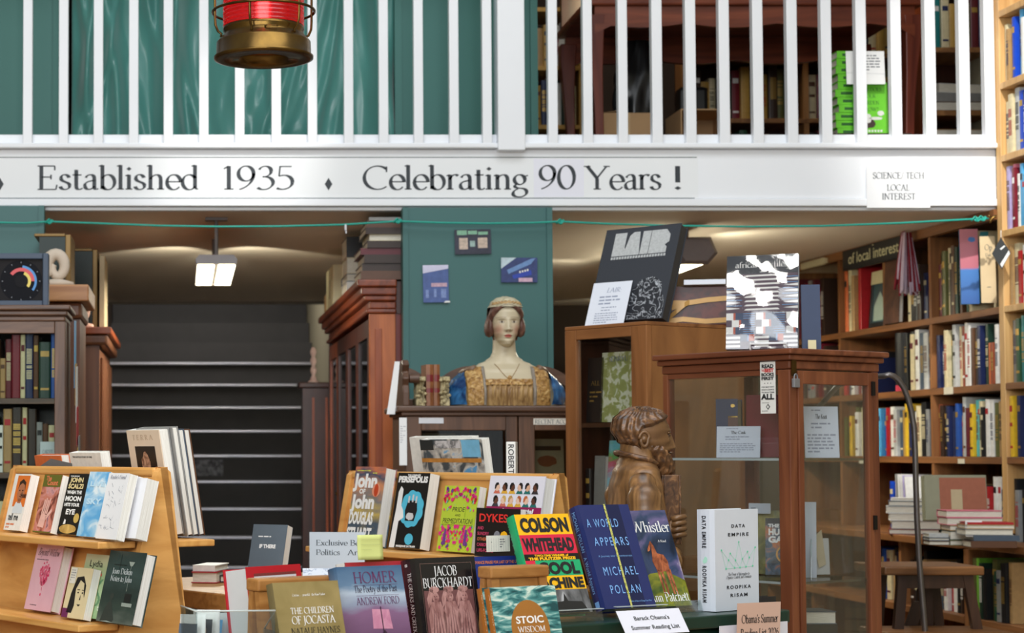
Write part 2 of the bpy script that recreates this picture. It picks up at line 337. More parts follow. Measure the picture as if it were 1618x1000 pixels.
# ---------------------------------------------------------------- flat print on surfaces
GL = {}
def _g(ch, w, s): GL[ch] = (w, s)
for _line in '''A|.95|l .46 1 .84 0;l .46 1 .11 0;l .24 .36 .7 .36;s .11 0 .13;s .84 0 .14
B|.74|l .17 0 .17 1;l .05 1 .36 1;l .05 0 .4 0;l .17 .53 .4 .53;a .36 .765 .24 .235 90 -90;a .38 .265 .29 .265 90 -90
C|.86|a .5 .5 .43 .5 48 312;h .79 .98 .79 .74
D|.92|l .17 0 .17 1;a .4 .5 .44 .5 90 -90;l .05 1 .4 1;l .05 0 .4 0
E|.72|l .17 0 .17 1;l .05 1 .6 1;l .05 0 .64 0;l .17 .53 .48 .53;h .6 1 .6 .82;h .64 0 .67 .2;h .48 .43 .48 .63
F|.66|l .17 0 .17 1;l .05 1 .6 1;l .17 .53 .46 .53;h .6 1 .6 .82;s .17 0 .13;h .46 .43 .46 .63
G|.92|a .5 .5 .43 .5 48 300;l .77 .1 .77 .42;s .77 .42 .13;h .79 .98 .79 .74
H|.95|l .17 0 .17 1;l .78 0 .78 1;l .17 .52 .78 .52;s .17 0 .13;s .78 0 .13;s .17 1 .13;s .78 1 .13
I|.36|l .18 0 .18 1;s .18 0 .13;s .18 1 .13
J|.42|l .24 1 .24 .02;b .24 .02 .24 -.16 .1 -.24 0 -.2;s .24 1 .13
K|.85|l .17 0 .17 1;l .17 .46 .68 1;l .3 .6 .76 0;s .17 0 .13;s .17 1 .13;s .68 1 .1;s .77 0 .1
L|.66|l .17 0 .17 1;l .05 0 .58 0;h .58 0 .61 .22;s .17 1 .13
M|1.12|l .17 0 .2 1;l .2 1 .56 .05;l .56 .05 .9 1;l .9 1 .95 0;s .17 0 .12;s .95 0 .13;s .17 1 .08;s .95 1 .08
N|.95|l .17 0 .17 1;l .17 1 .8 0;h .8 0 .8 1;s .17 0 .12;s .8 1 .12;s .14 1 .08
O|.98|a .49 .5 .43 .5 0 360
P|.68|l .17 0 .17 1;a .36 .73 .27 .27 90 -90;l .05 1 .36 1;l .17 .46 .36 .46;s .17 0 .13
Q|.98|a .49 .5 .43 .5 0 360;l .46 .0 .9 -.22
R|.82|l .17 0 .17 1;a .36 .74 .25 .26 90 -90;l .05 1 .36 1;l .17 .48 .36 .48;l .34 .48 .74 0;s .17 0 .13;s .75 0 .09
S|.6|b .5 .84 .44 1.06 .1 1.04 .1 .76;b .1 .76 .1 .5 .52 .52 .52 .24;b .52 .24 .52 -.06 .12 -.06 .08 .18;h .51 .96 .51 .74;h .075 .04 .075 .26
T|.76|l .38 0 .38 1;l .06 1 .7 1;h .06 1 .06 .8;h .7 1 .7 .8;s .38 0 .13
U|.9|l .17 1 .17 .32;a .46 .32 .29 .33 180 360;h .75 .32 .75 1;s .17 1 .13;s .75 1 .12
V|.9|l .08 1 .45 0;l .45 0 .8 1;s .08 1 .12;s .8 1 .12
W|1.28|l .08 1 .38 0;l .38 0 .64 .95;l .6 1 .9 0;l .9 0 1.18 1;s .08 1 .12;s .6 1 .1;s 1.18 1 .12
X|.85|l .1 1 .74 0;l .7 1 .12 0;s .1 1 .11;s .72 1 .11;s .12 0 .11;s .74 0 .11
Y|.84|l .08 1 .42 .48;l .76 1 .42 .48;l .42 .48 .42 0;s .08 1 .12;s .76 1 .11;s .42 0 .13
Z|.75|l .1 1 .66 1;l .66 1 .08 0;l .08 0 .66 0;h .1 1 .1 .8;h .66 0 .68 .2
a|.5|b .1 .5 .14 .68 .38 .68 .37 .46;l .37 .46 .37 .1;b .37 .1 .38 0 .44 -.01 .5 .04;b .37 .38 .1 .36 .06 .24 .065 .14;b .065 .14 .1 -.06 .3 -.02 .37 .14
b|.58|l .13 .02 .13 1.04;h .02 .99 .13 1.04;a .31 .31 .21 .32 150 -150;h .13 .04 .22 -.01
c|.48|a .29 .31 .23 .32 48 318
d|.6|l .46 1.04 .46 .04;h .35 .99 .46 1.04;a .28 .31 .22 .32 32 328;h .46 .03 .56 .02
e|.5|a .28 .31 .22 .32 0 322;l .07 .33 .49 .33
f|.34|l .15 0 .15 .78;b .15 .78 .15 1.02 .3 1.08 .4 .98;l .03 .62 .31 .62;s .15 0 .11
g|.54|a .25 .42 .17 .21 0 360;b .16 .24 .02 .12 .12 .06 .3 .05;b .3 .05 .58 .03 .5 -.32 .24 -.32;b .24 -.32 -.08 -.32 .02 -.03 .2 .03;l .38 .55 .52 .6
h|.6|l .13 0 .13 1.04;h .02 .99 .13 1.04;b .13 .44 .2 .66 .46 .72 .46 .42;l .46 .42 .46 0;s .13 0 .11;s .46 0 .11
i|.27|l .13 0 .13 .63;h .02 .58 .13 .63;s .13 0 .11;d .13 .88 .085
j|.27|l .14 .63 .14 -.12;b .14 -.12 .14 -.3 .04 -.34 -.04 -.28;h .03 .58 .14 .63;d .14 .88 .085
k|.56|l .13 0 .13 1.04;h .02 .99 .13 1.04;l .13 .26 .42 .6;l .22 .38 .48 0;s .13 0 .11;s .49 0 .09;s .42 .62 .09
l|.27|l .13 0 .13 1.04;h .02 .99 .13 1.04;s .13 0 .11
m|.92|l .13 0 .13 .63;h .02 .58 .13 .63;b .13 .44 .2 .66 .45 .72 .45 .42;l .45 .42 .45 0;b .45 .44 .52 .66 .78 .72 .78 .42;l .78 .42 .78 0;s .13 0 .11;s .45 0 .1;s .78 0 .11
n|.6|l .13 0 .13 .63;h .02 .58 .13 .63;b .13 .44 .2 .66 .46 .72 .46 .42;l .46 .42 .46 0;s .13 0 .11;s .46 0 .11
o|.56|a .28 .31 .22 .32 0 360
p|.58|l .13 -.33 .13 .63;h .02 .58 .13 .63;a .31 .31 .21 .32 150 -150;s .13 -.33 .11
q|.58|l .46 -.33 .46 .6;a .28 .31 .22 .32 32 328;s .46 -.33 .11
r|.4|l .13 0 .13 .63;h .02 .58 .13 .63;b .13 .42 .18 .6 .28 .7 .39 .58;s .13 0 .11
s|.42|b .34 .5 .3 .68 .08 .68 .08 .48;b .08 .48 .08 .3 .36 .34 .36 .16;b .36 .16 .36 -.05 .08 -.05 .06 .13
t|.36|l .15 .84 .15 .12;b .15 .12 .16 -.02 .28 -.03 .35 .06;l .03 .62 .32 .62
u|.6|l .13 .63 .13 .2;b .13 .2 .13 -.08 .4 -.06 .46 .16;l .46 .63 .46 .04;h .46 .03 .57 .02;h .03 .6 .13 .63;h .36 .6 .46 .63
v|.54|l .07 .62 .27 0;l .27 0 .46 .62;s .07 .62 .1;s .46 .62 .09
w|.8|l .07 .62 .25 0;l .25 0 .42 .58;l .4 .62 .56 0;l .56 0 .73 .62;s .07 .62 .1;s .73 .62 .09
x|.54|l .08 .62 .45 0;l .44 .62 .08 0;s .09 .62 .09;s .44 .62 .09;s .08 0 .09;s .45 0 .09
y|.54|l .07 .62 .28 0;l .46 .62 .2 -.24;b .2 -.24 .16 -.34 .08 -.34 .03 -.28;s .07 .62 .1;s .46 .62 .09
z|.48|l .06 .62 .42 .62;l .42 .62 .05 0;l .05 0 .43 0
0|.62|a .31 .5 .25 .5 0 360
1|.44|l .22 0 .22 1;h .07 .88 .22 1;s .22 0 .14
2|.6|b .08 .78 .14 1.08 .52 1.06 .5 .72;b .5 .72 .48 .4 .12 .2 .06 .02;l .06 .02 .54 .02
3|.58|b .1 .84 .16 1.06 .48 1.04 .46 .77;b .46 .77 .44 .58 .3 .54 .2 .54;b .2 .54 .5 .58 .58 .3 .47 .14;b .47 .14 .36 -.04 .14 -.04 .05 .08
4|.62|l .42 0 .42 1;l .42 1 .05 .3;l .05 .3 .58 .3
5|.58|l .15 .98 .5 .98;h .15 1 .12 .56;b .12 .56 .3 .68 .54 .56 .52 .3;b .52 .3 .5 .02 .2 -.06 .05 .06
6|.6|b .5 .98 .2 .88 .06 .62 .07 .34;a .3 .31 .23 .31 0 360
7|.56|l .06 .98 .52 .98;l .52 .98 .2 0
8|.58|a .29 .75 .19 .24 0 360;a .29 .27 .23 .27 0 360
9|.6|a .3 .68 .23 .32 0 360;b .53 .7 .54 .36 .36 .1 .1 .0
!|.3|l .15 1 .15 .3;d .15 .06 .085
'|.2|l .1 1.02 .08 .78
.|.24|d .12 .06 .075
,|.24|d .12 .06 .075;h .15 .04 .08 -.14
:|.26|d .13 .06 .075;d .13 .5 .075
/|.5|h .06 -.1 .44 1.05
-|.4|l .06 .3 .34 .3
?|.5|b .08 .8 .12 1.06 .44 1.04 .42 .76;b .42 .76 .4 .56 .24 .5 .24 .28;d .24 .06 .08'''.splitlines():
    _c, _w, _s = _line.split('|', 2); GL[_c] = (float(_w), _s)
GL[' '] = (0.34, '')
def glyph_polys(s, stem, hair):
    out = []
    nib = radians(22)
    for st in s.split(';'):
        if not st: continue
        k, *a = st.split(); a = [float(x) for x in a]
        if k == 'd':
            x, y, r = a; out.append([(x, y+r), (x-r, y), (x, y-r), (x+r, y)]); continue
        if k == 's':
            x, y, h = a; t = hair*0.55
            y0, y1 = (y-t*0.2, y+t*1.5) if y < 0.3 else (y-t*1.5, y+t*0.2)
            out.append([(x-h, y0), (x+h, y0), (x+h, y1), (x-h, y1)])
            continue
        if k in 'lh': pts = [(a[0]+(a[2]-a[0])*i/2, a[1]+(a[3]-a[1])*i/2) for i in range(3)]
        elif k == 'a':
            n = max(8, int(abs(a[5]-a[4])/14))
            pts = [(a[0]+a[2]*cos(radians(a[4]+(a[5]-a[4])*i/n)), a[1]+a[3]*sin(radians(a[4]+(a[5]-a[4])*i/n))) for i in range(n+1)]
        else:
            pts = []
            for i in range(11):
                t = i/10; q = 1-t
                pts.append(tuple(q**3*a[j]+3*q*q*t*a[2+j]+3*q*t*t*a[4+j]+t**3*a[6+j] for j in (0, 1)))
        L, R = [], []
        for i, p in enumerate(pts):
            p0, p1 = pts[max(0, i-1)], pts[min(len(pts)-1, i+1)]
            dx, dy = p1[0]-p0[0], p1[1]-p0[1]; dl = sqrt(dx*dx+dy*dy) or 1
            w = hair if k == 'h' else max(hair, stem*abs(sin(atan2(dy, dx)-nib))**1.25)
            if k == 'l' and abs(dx) < 1e-6: w = stem
            if k == 'l' and abs(dy) < 1e-6: w = hair
            nx, ny = -dy/dl*w/2, dx/dl*w/2
            L.append((p[0]+nx, p[1]+ny)); R.append((p[0]-nx, p[1]-ny))
        for i in range(len(pts)-1): out.append([L[i], R[i], R[i+1], L[i+1]])
    return out
def serif_polys(text, stem=0.125, hair=0.05, track=0.0):
    x = 0.0; out = []
    for ch in text:
        w, s = GL.get(ch, GL[' '])
        for p in glyph_polys(s, stem, hair): out.append([(x+a, b) for a, b in p])
        x += w + track
    return out, x
_bf = {}
def sans_polys(text, bold=0.0, track=1.0):
    cu = bpy.data.curves.new('lettering', 'FONT'); cu.body = text; cu.size = 1.0; cu.offset = bold; cu.space_character = track
    cu.resolution_u = 3
    o = bpy.data.objects.new('lettering', cu); COL.objects.link(o)
    dg = bpy.context.evaluated_depsgraph_get(); dg.update()
    me = bpy.data.meshes.new_from_object(o.evaluated_get(dg))
    cap = 0.729
    out = [[(me.vertices[i].co.x/cap, me.vertices[i].co.y/cap) for i in p.vertices] for p in me.polygons]
    bpy.data.objects.remove(o); bpy.data.curves.remove(cu); bpy.data.meshes.remove(me)
    w = max((p[0] for q in out for p in q), default=1)
    return out, w
class Plane:
    """a flat printed face: o = origin, r = reading direction, u = up, n = outward"""
    def __init__(s, o, r, u): s.o, s.r, s.u = Vector(o), Vector(r).normalized(), Vector(u).normalized(); s.n = s.r.cross(s.u)
    def at(s, x, y, lift=0.0005): return s.o + s.r*x + s.u*y + s.n*lift
def text(pl, parent, string, x, y, h, mat, font='serif', width=None, align='l', stem=0.125, hair=0.05, bold=0.0, track=0.0, shear=0.0, lift=0.0008, name='lettering', rot=0.0):
    if font == 'serif': polys, w = serif_polys(string, stem, hair, track)
    else: polys, w = sans_polys(string, bold, 1.0+track)
    sx = h if width is None else width/w
    W_ = w*sx
    x0 = x if align == 'l' else (x-W_/2 if align == 'c' else x-W_)
    b = MB(); cr, sr = cos(rot), sin(rot)
    for q in polys:
        pts = []
        for a, c in q:
            dx, dy = a*sx + c*h*shear, c*h
            pts.append(pl.at(x0+dx*cr-dy*sr, y+dx*sr+dy*cr, lift))
        b.poly(pts)
    return b.build(name, mat, parent)
def patch(pl, parent, polys, mat, lift=0.0004, name='printed_shape'):
    b = MB()
    for q in polys: b.poly([pl.at(x, y, lift) for x, y in q])
    return b.build(name, mat, parent)
def rect(x0, y0, x1, y1): return [(x0, y0), (x1, y0), (x1, y1), (x0, y1)]
def ell(cx, cy, rx, ry, n=24, a0=0.0): return [(cx+rx*cos(2*pi*k/n+a0), cy+ry*sin(2*pi*k/n+a0)) for k in range(n)]
def blob(cx, cy, rx, ry, seed, n=22, amt=0.12):
    r = random.Random(seed); return [(cx+rx*(1+r.uniform(-amt, amt))*cos(2*pi*k/n), cy+ry*(1+r.uniform(-amt, amt))*sin(2*pi*k/n)) for k in range(n)]
def lines_of(x0, y1, x1, n, dy, h, seed=1):
    """rows of little word-long bars, print too fine to read"""
    r = random.Random(seed); out = []
    for i in range(n):
        x = x0; y = y1-i*dy; end = x1 if i < n-1 else x0+(x1-x0)*0.6
        while x < end:
            w = r.uniform(1.5, 5)*h; 
            if x+w > end: break
            out.append(rect(x, y-h, x+w, y)); x += w+0.8*h
    return out

def make_book(label, loc, rz, tilt, W_, H, T, front, spine=None, back=None, hard=True, group=None, name=None, pages=None, sp=0.0, cat='book'):
    """display book: local x along the cover, front at y=0 facing -y, spine at x=0, z up.  parts: cover, pages"""
    loc = Vector(loc); loc.z += abs(sin(tilt))*(T if tilt > 0 else 0.0)+0.0006
    t = thing(name or ('hardback' if hard else 'paperback'), label, cat, loc, rz, tilt, group)
    e = 0.0025 if hard else 0.0008; i = 0.003 if hard else 0.0005
    b = MB()
    b.box(0.0, 0, 0, W_, e, H, 0)
    b.box(0.0, T-e, 0, W_, T, H, 2)
    pr = [(0, 0), (-sp, T*0.25), (-sp*1.2, T*0.5), (-sp, T*0.75), (0, T), (e, T-e), (e, e)]
    b.rings([[(x, y, 0) for x, y in pr], [(x, y, H) for x, y in pr]], 1)
    b.build('cover', [front, spine or front, back or front], t)
    MB().box(e, e, i, W_-i, T-e, H-i).build('pages', pages or PAGES_V, t)
    return t
FRONT = lambda W_, H: Plane((0, 0, 0), (1, 0, 0), (0, 0, 1))
FP = Plane((0, 0, 0), (1, 0, 0), (0, 0, 1))
def SPINE(H, T, sp=0.0): return Plane((-sp*1.2, T/2, H), (0, 0, -1), (0, -1, 0))   # reads downwards
def flat_book(label, loc, rz, W_, D, T, c, group=None, name='book', spine_bands=True, hard=True, pages_front=False, lab=None):
    """book lying flat: local x along its long side (spine side faces -y), z up. root at the bottom corner"""
    t = thing('flat_book' if name == 'book' else name, label, 'book', loc, rz, 0, group)
    e = 0.0025
    m = cov(c) if isinstance(c, str) else c
    b = MB().box(0, 0, 0, W_, D, e).box(0, 0, T-e, W_, D, T)
    if pages_front: b.box(0, D-e, e, W_, D, T-e)
    else: b.box(0, 0, e, W_, e, T-e)
    b.build('cover', m, t)
    if pages_front: MB().box(0.003, 0.003, e, W_-0.003, D-e, T-e).build('pages', PAGES, t)
    else: MB().box(0.003, e, e, W_-0.003, D-0.003, T-e).build('pages', PAGES, t)
    if lab and not pages_front:
        MB().poly([(W_*lab[0], -0.0006, T*0.25), (W_*lab[1], -0.0006, T*0.25), (W_*lab[1], -0.0006, T*0.78), (W_*lab[0], -0.0006, T*0.78)]).build('spine_title', lab[2], t)
    return t
# ---------------------------------------------------------------- the shell
YB = 7.5                                    # face of the balcony
WHITE = M('white_gloss_paint', (236,238,242), 0.35, var=0.02, scale=4)
WHITE2 = M('white_board_paint', (238,240,244), 0.5, var=0.02, scale=3)
TEAL = M('teal_paint', (58,104,102), 0.5, var=0.04, scale=3)
TEAL2 = M('teal_paint_upstairs', (62,120,112), 0.5, var=0.04, scale=3)
CEILM = M('ceiling_paint', (232,220,206), 0.75, var=0.04, scale=1.2)
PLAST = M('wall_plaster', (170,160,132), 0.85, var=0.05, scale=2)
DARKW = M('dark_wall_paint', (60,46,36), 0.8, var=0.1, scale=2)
FLOORM = wood('floor_boards', (150,132,112), (190,172,150), 'y', 5)
OAK = wood('oak_wood', (72,48,34), (122,86,62), 'z', 22)
OAKX = wood('oak_wood_rail', (72,48,34), (118,84,62), 'x', 22)
MAHO = wood('mahogany_wood', (120,52,22), (176,88,40), 'z', 12, 0.35)
MAHOX = wood('mahogany_wood_rail', (96,40,20), (150,72,36), 'y', 12, 0.35)
MAHD = wood('dark_mahogany', (44,20,14), (74,34,22), 'z', 12, 0.35)
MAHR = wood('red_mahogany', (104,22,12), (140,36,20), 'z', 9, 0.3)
SHELFW = wood('pine_shelf', (120,78,42), (176,124,72), 'y', 14, 0.5)
SHELFZ = wood('pine_upright', (124,80,44), (184,132,78), 'z', 14, 0.5)
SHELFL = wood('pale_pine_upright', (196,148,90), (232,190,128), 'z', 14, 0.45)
CZ = ZZ(331, YB)                            # underside of the balcony
struct(bx('floor', -4.0, -3.0, -0.1, 4.6, 17, 0.0, FLOORM))
struct(bx('wall_left', -3.7, 0, 0, -3.6, 17, 5.4, PLAST))
struct(bx('wall_right', 3.55, 0, 0, 3.65, 17, 5.4, PLAST))
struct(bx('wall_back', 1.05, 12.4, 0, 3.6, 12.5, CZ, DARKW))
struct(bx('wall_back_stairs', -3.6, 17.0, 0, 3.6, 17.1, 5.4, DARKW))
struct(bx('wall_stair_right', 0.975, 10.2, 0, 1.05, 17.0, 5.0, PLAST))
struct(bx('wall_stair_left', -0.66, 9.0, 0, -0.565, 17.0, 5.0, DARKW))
struct(bx('ceiling', -3.6, YB+0.06, CZ, 3.55, 12.05, CZ+0.1, CEILM))
struct(bx('ceiling_rear', 1.05, 12.05, CZ, 3.55, 12.4, CZ+0.1, CEILM))
struct(bx('ceiling_stairs', -0.66, 12.05, 3.6, 1.05, 17.0, 3.7, DARKW))
# a pipe-like trim where the ceiling stops at the stairs
struct(bx('trim_stairs', -0.56, 12.06, CZ-0.02, 0.97, 12.1, CZ+0.02, M('dull_brown_trim', (104,94,84), 0.6)))
# upstairs
UZ = ZZ(216, YB)
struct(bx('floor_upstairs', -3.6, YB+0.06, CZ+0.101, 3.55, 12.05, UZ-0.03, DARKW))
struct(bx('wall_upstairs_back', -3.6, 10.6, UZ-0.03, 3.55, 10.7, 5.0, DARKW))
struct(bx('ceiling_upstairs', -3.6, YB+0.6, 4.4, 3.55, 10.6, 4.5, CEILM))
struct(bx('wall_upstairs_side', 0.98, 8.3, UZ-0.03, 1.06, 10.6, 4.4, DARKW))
# balcony front: bottom mould, fascia, cap mould
b = MB()
x0, x1 = P(-60, 300, YB).x, P(1575, 300, YB).x
b.box(x0, YB, ZZ(314, YB), x1, YB+0.06, ZZ(236, YB))
b.box(x0, YB-0.012, ZZ(326, YB), x1, YB+0.06, ZZ(314, YB)-0.001)
b.box(x0, YB+0.012, ZZ(332, YB), x1, YB+0.06, ZZ(326, YB)-0.001)
b.box(x0, YB-0.036, ZZ(236, YB)+0.001, x1, YB+0.06, ZZ(228, YB))
struct(b.build('beam', WHITE2, bevel=0.004))

# ---------------------------------------------------------------- railing
rail = thing('balcony_railing', 'white painted balcony railing of square balusters above the painted sign', 'railing', (0, YB, UZ))
def rl(px, py, Y): 
    q = P(px, py, Y); return (q.x, q.y-YB, q.z-UZ)
z0, z1 = ZZ(228, YB)-UZ, ZZ(212.5, YB)-UZ
MB().box(x0, 0.0, z0, P(1571, 220, YB).x, 0.05, z1).build('bottom_rail', WHITE, rail, bevel=0.003)
MB().box(x0, -0.035, 0.88, P(1566, 220, YB).x, 0.045, 0.95).build('handrail', WHITE, rail, bevel=0.006)
zb = ZZ(229, YB)-UZ
for px in (-11, 44.5, 101, 155.8, 211.5, 266, 322, 378.5, 436, 493, 550, 605, 660, 716, 768, 871.6, 926.7, 982, 1036, 1089, 1142, 1195, 1249, 1303, 1358, 1413, 1467, 1520.5, 1560):
    x = P(px, 212, YB).x
    w = 0.0185 if px < 1000 else 0.0205
    MB().box(x-w, -0.034, zb, x+w, 0.004, 0.9).build('baluster', WHITE, rail, bevel=0.002)
xa, xb = P(784, 220, YB).x, P(826.5, 220, YB).x
MB().box(xa, -0.05, ZZ(240, YB)-UZ, xb, 0.05, 1.1).build('newel_post', WHITE, rail, bevel=0.003)

# ---------------------------------------------------------------- the long paper sign
ba = P(-40, 248, YB); bb = P(1103, 318, YB)
sgn = thing('paper_banner', 'long white paper banner with black serif lettering across the balcony front', 'sign', (0, YB-0.003, UZ))
PAPER = M('banner_paper', (236,238,240), 0.6, var=0.015, scale=3)
zt, zb_ = ZZ(246, YB)-UZ, ZZ(313.8, YB)-UZ
MB().box(ba.x, 0, zb_, bb.x, 0.0025, zt).build('paper', PAPER, sgn)
pl = Plane((0, 0, 0), (1, 0, 0), (0, 0, 1))
def sx(px): return P(px, 290, YB).x
INK = M('sign_ink', (44,50,56), 0.55)
LINE = M('sign_rule', (96,104,110), 0.55)
patch(pl, sgn, [rect(ba.x, ZZ(249.6, YB)-UZ, sx(1101), ZZ(248.2, YB)-UZ), rect(ba.x, ZZ(314, YB)-UZ, sx(1097), ZZ(312.6, YB)-UZ)], LINE, name='ruled_line')
zl, hc = ZZ(299.5, YB)-UZ, ZZ(262.5, YB)-ZZ(299.5, YB)
SS = dict(stem=0.125, hair=0.05)
for s, a, e in (('Established', 57, 315), ('1935', 350, 465), ('Celebrating', 572, 835), ('Years', 924, 1045), ('!', 1061, 1080)):
    text(pl, sgn, s, sx(a), zl, hc, INK, 'serif', sx(e)-sx(a), **SS)
for px in (0, 519):
    patch(pl, sgn, [[(sx(px), ZZ(301, YB)-UZ), (sx(px+6), ZZ(291, YB)-UZ), (sx(px), ZZ(281, YB)-UZ), (sx(px-6), ZZ(291, YB)-UZ)]], INK, name='diamond', lift=0.0008)
patch(pl, sgn, [[(sx(843), ZZ(312, YB)-UZ), (sx(922), ZZ(311, YB)-UZ), (sx(923), ZZ(252, YB)-UZ), (sx(843), ZZ(251, YB)-UZ)]], M('patch_paper', (232,232,242), 0.6, var=0.01), name='pasted_sheet', lift=0.0006)
text(pl, sgn, '90', sx(850), zl+0.002, hc, INK, 'serif', sx(910)-sx(850), lift=0.0012, **SS)

s2 = thing('paper_notice', 'white paper notice with three small lines of capitals pinned to the balcony front', 'sign', (0, YB-0.0145, UZ))
MB().box(sx(1367), 0, ZZ(329, YB)-UZ, sx(1467), 0.002, ZZ(262, YB)-UZ).build('paper', M('notice_paper', (238,239,241), 0.6, var=0.01), s2)
GI = M('grey_ink', (70,76,84), 0.6)
for s, a, e, yb in (('SCIENCE/ TECH', 1377, 1458, 283), ('LOCAL', 1399, 1435, 302), ('INTEREST', 1391, 1444, 316)):
    text(pl, s2, s, sx(a), ZZ(yb, YB)-UZ, 0.0245, GI, 'serif', sx(e)-sx(a), stem=0.15, hair=0.06)

# ---------------------------------------------------------------- teal column, left pier
def pier(name, px0, px1, py0, Y, th, mat=TEAL):
    a, c = P(px0, py0, Y), P(px1, py0, Y)
    b = MB().box(a.x, Y, 0, c.x, Y+th, a.z)
    # raised edge strips
    b.box(a.x, Y-0.008, 0, a.x+0.022, Y-0.0005, a.z); b.box(c.x-0.022, Y-0.008, 0, c.x, Y-0.0005, a.z)
    return struct(b.build(name, mat))
pier('column', 636, 872, 328, YB-0.03, 0.06)
pier('pillar', -60, 70, 325, YB-0.03, 0.06)

# upstairs teal panels + curtain
YU = 7.85
def upan(px0, px1, Y=YU, nm='trim_1'):
    a, c = P(px0, 212, Y), P(px1, 212, Y)
    b = MB().box(a.x, Y, UZ-0.03, c.x, Y+0.04, 4.3)
    b.box(a.x, Y-0.01, UZ-0.03, a.x+0.03, Y-0.0005, 4.3); b.box(c.x-0.03, Y-0.01, UZ-0.03, c.x, Y-0.0005, 4.3)
    return struct(b.build(nm, TEAL2))
upan(-80, 95, nm='trim_1'); upan(624, 795, nm='trim_2'); upan(800, 850, nm='trim_3')
SATIN = M('teal_satin', (84,148,140), 0.24, var=0.05, scale=6, sheen=0.4)
ca, cb = P(113, 212, YU+0.05), P(622, 212, YU+0.05)
rc = random.Random(5)
folds = [(rc.uniform(0, 1), rc.uniform(-0.9, 0.9), rc.uniform(0.010, 0.028), rc.uniform(0.016, 0.045)) for _ in range(44)]
def cur(u, v):
    x = ca.x + (cb.x-ca.x)*u; z = UZ-0.03 + 1.7*v
    d = 0.02*sin(u*19+1.5*v)+0.012*sin(u*7-2*v)
    fan = min(1, max(0, v*1.4))
    for (uc, sl, wd, am) in folds:
        q = (u - (uc + sl*0.3*(v-0.2) + 0.05*sin(v*4+uc*9)))/wd
        d += am*exp(-q*q)*(0.55+0.45*sin(v*3+uc*20))
    d += 0.01*sin(v*23+u*40+3*sin(u*11))*max(0, 1-v*2.2)
    return (x, YU+0.06-d, z)
o = MB().grid(cur, 150, 60).build('curtain', SATIN, smooth=True)
o.modifiers.new('thick', 'SOLIDIFY').thickness = 0.003
tag(o, 'wrinkled teal satin curtain hanging behind the balcony railing', 'curtain')

# ---------------------------------------------------------------- staircase
STM = M('stair_covering', (72,70,70), 0.7, var=0.12, scale=7)
NOS = M('metal_nosing', (196,196,206), 0.35, 0.7, var=0.1, scale=25)
ys0, zs0 = 11.95, ZZ(848, 11.95)
k0 = -5
b = MB()
steps = [(ys0+0.3*k, zs0+0.17*k) for k in range(k0, 13)]
xl, xr = -0.56, 0.97
for y, z in steps:
    if z > 0.02: b.box(xl, y+0.002, max(0, z-0.34), xr, y+0.32, z-0.002)
st = struct(b.build('stairs', STM))
for y, z in steps[2:13]:
    MB().box(xl, y-0.022, z-0.014, xr, y+0.012, z+0.004).build('nosing', NOS, st, bevel=0.003)
q = P(322, 704, ys0+0.3*3)
SMP = ramp_mat('dark_smudge', [(0.35, (48,48,54)), (0.65, (128,128,136))], (30, 30, 30), 0.5)
struct(MB().box(q.x-0.14, 0, -0.055, q.x+0.13, 0.0015, 0.055).build('trim_smudge', SMP, None, (0, ys0+0.9-0.001, zs0+0.34+0.085)))  # dark smudged patch on one stair riser
# ---------------------------------------------------------------- red ship's lantern
BRASS = ramp_mat('aged_brass', [(0.3, (74,54,26)), (0.7, (120,92,44))], (9, 9, 9), 0.26, 'noise', 4, 0.6, 0.0, 0.9)
lan_c = P(416.5, 93.5, 4.8)
L = thing('ship_lantern', 'hanging brass ship lantern with ribbed red glass in a wire cage', 'lantern', lan_c)
MB().lathe([(0.065, 0.03), (0.065, 0.0), (0.118, -0.002), (0.1265, 0.0), (0.127, 0.006), (0.121, 0.010), (0.12, 0.042), (0.116, 0.047), (0.106, 0.058), (0.101, 0.066), (0.104, 0.073), (0.103, 0.082), (0.095, 0.084), (0.06, 0.05)], 56, caps=False).build('brass_base', BRASS, L, smooth=True)
gl = bpy.data.materials.new('red_lens_glass'); gl.use_nodes = True
g = gl.node_tree.nodes['Principled BSDF']
g.inputs['Base Color'].default_value = lin((190, 4, 22)); g.inputs['Roughness'].default_value = 0.22
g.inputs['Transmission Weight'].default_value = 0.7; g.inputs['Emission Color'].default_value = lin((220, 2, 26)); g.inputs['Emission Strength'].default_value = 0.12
pr = []
for k in range(92):
    z = 0.08+k*0.0026
    pr.append((0.1005+0.0034*abs(sin(k*pi/4)), z))
MB().lathe(pr, 48, caps=False).build('red_glass', gl, L, smooth=True)
MB().lathe([(0.085, 0.318), (0.112, 0.32), (0.112, 0.35), (0.06, 0.40), (0.03, 0.46), (0.0, 0.465)], 40, caps=False).build('brass_cap', BRASS, L, smooth=True)
MB().lathe([(0.0, 0.07), (0.008, 0.075), (0.009, 0.11), (0.009, 0.27), (0.006, 0.29), (0, 0.295)], 20, caps=False).build('bulb', emit('warm_bulb', (255,170,110), 16), L, smooth=True)
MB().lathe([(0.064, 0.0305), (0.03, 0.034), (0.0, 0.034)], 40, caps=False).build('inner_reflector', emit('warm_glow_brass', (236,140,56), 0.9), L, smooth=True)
MB().tube([(0.130*cos(2*pi*k/40), 0.130*sin(2*pi*k/40), 0.121) for k in range(41)], 0.0035, 8).build('cage_ring', BRASS, L, smooth=True)
MB().tube([(0.130*cos(2*pi*k/40), 0.130*sin(2*pi*k/40), 0.235) for k in range(41)], 0.0035, 8).build('cage_ring', BRASS, L, smooth=True)
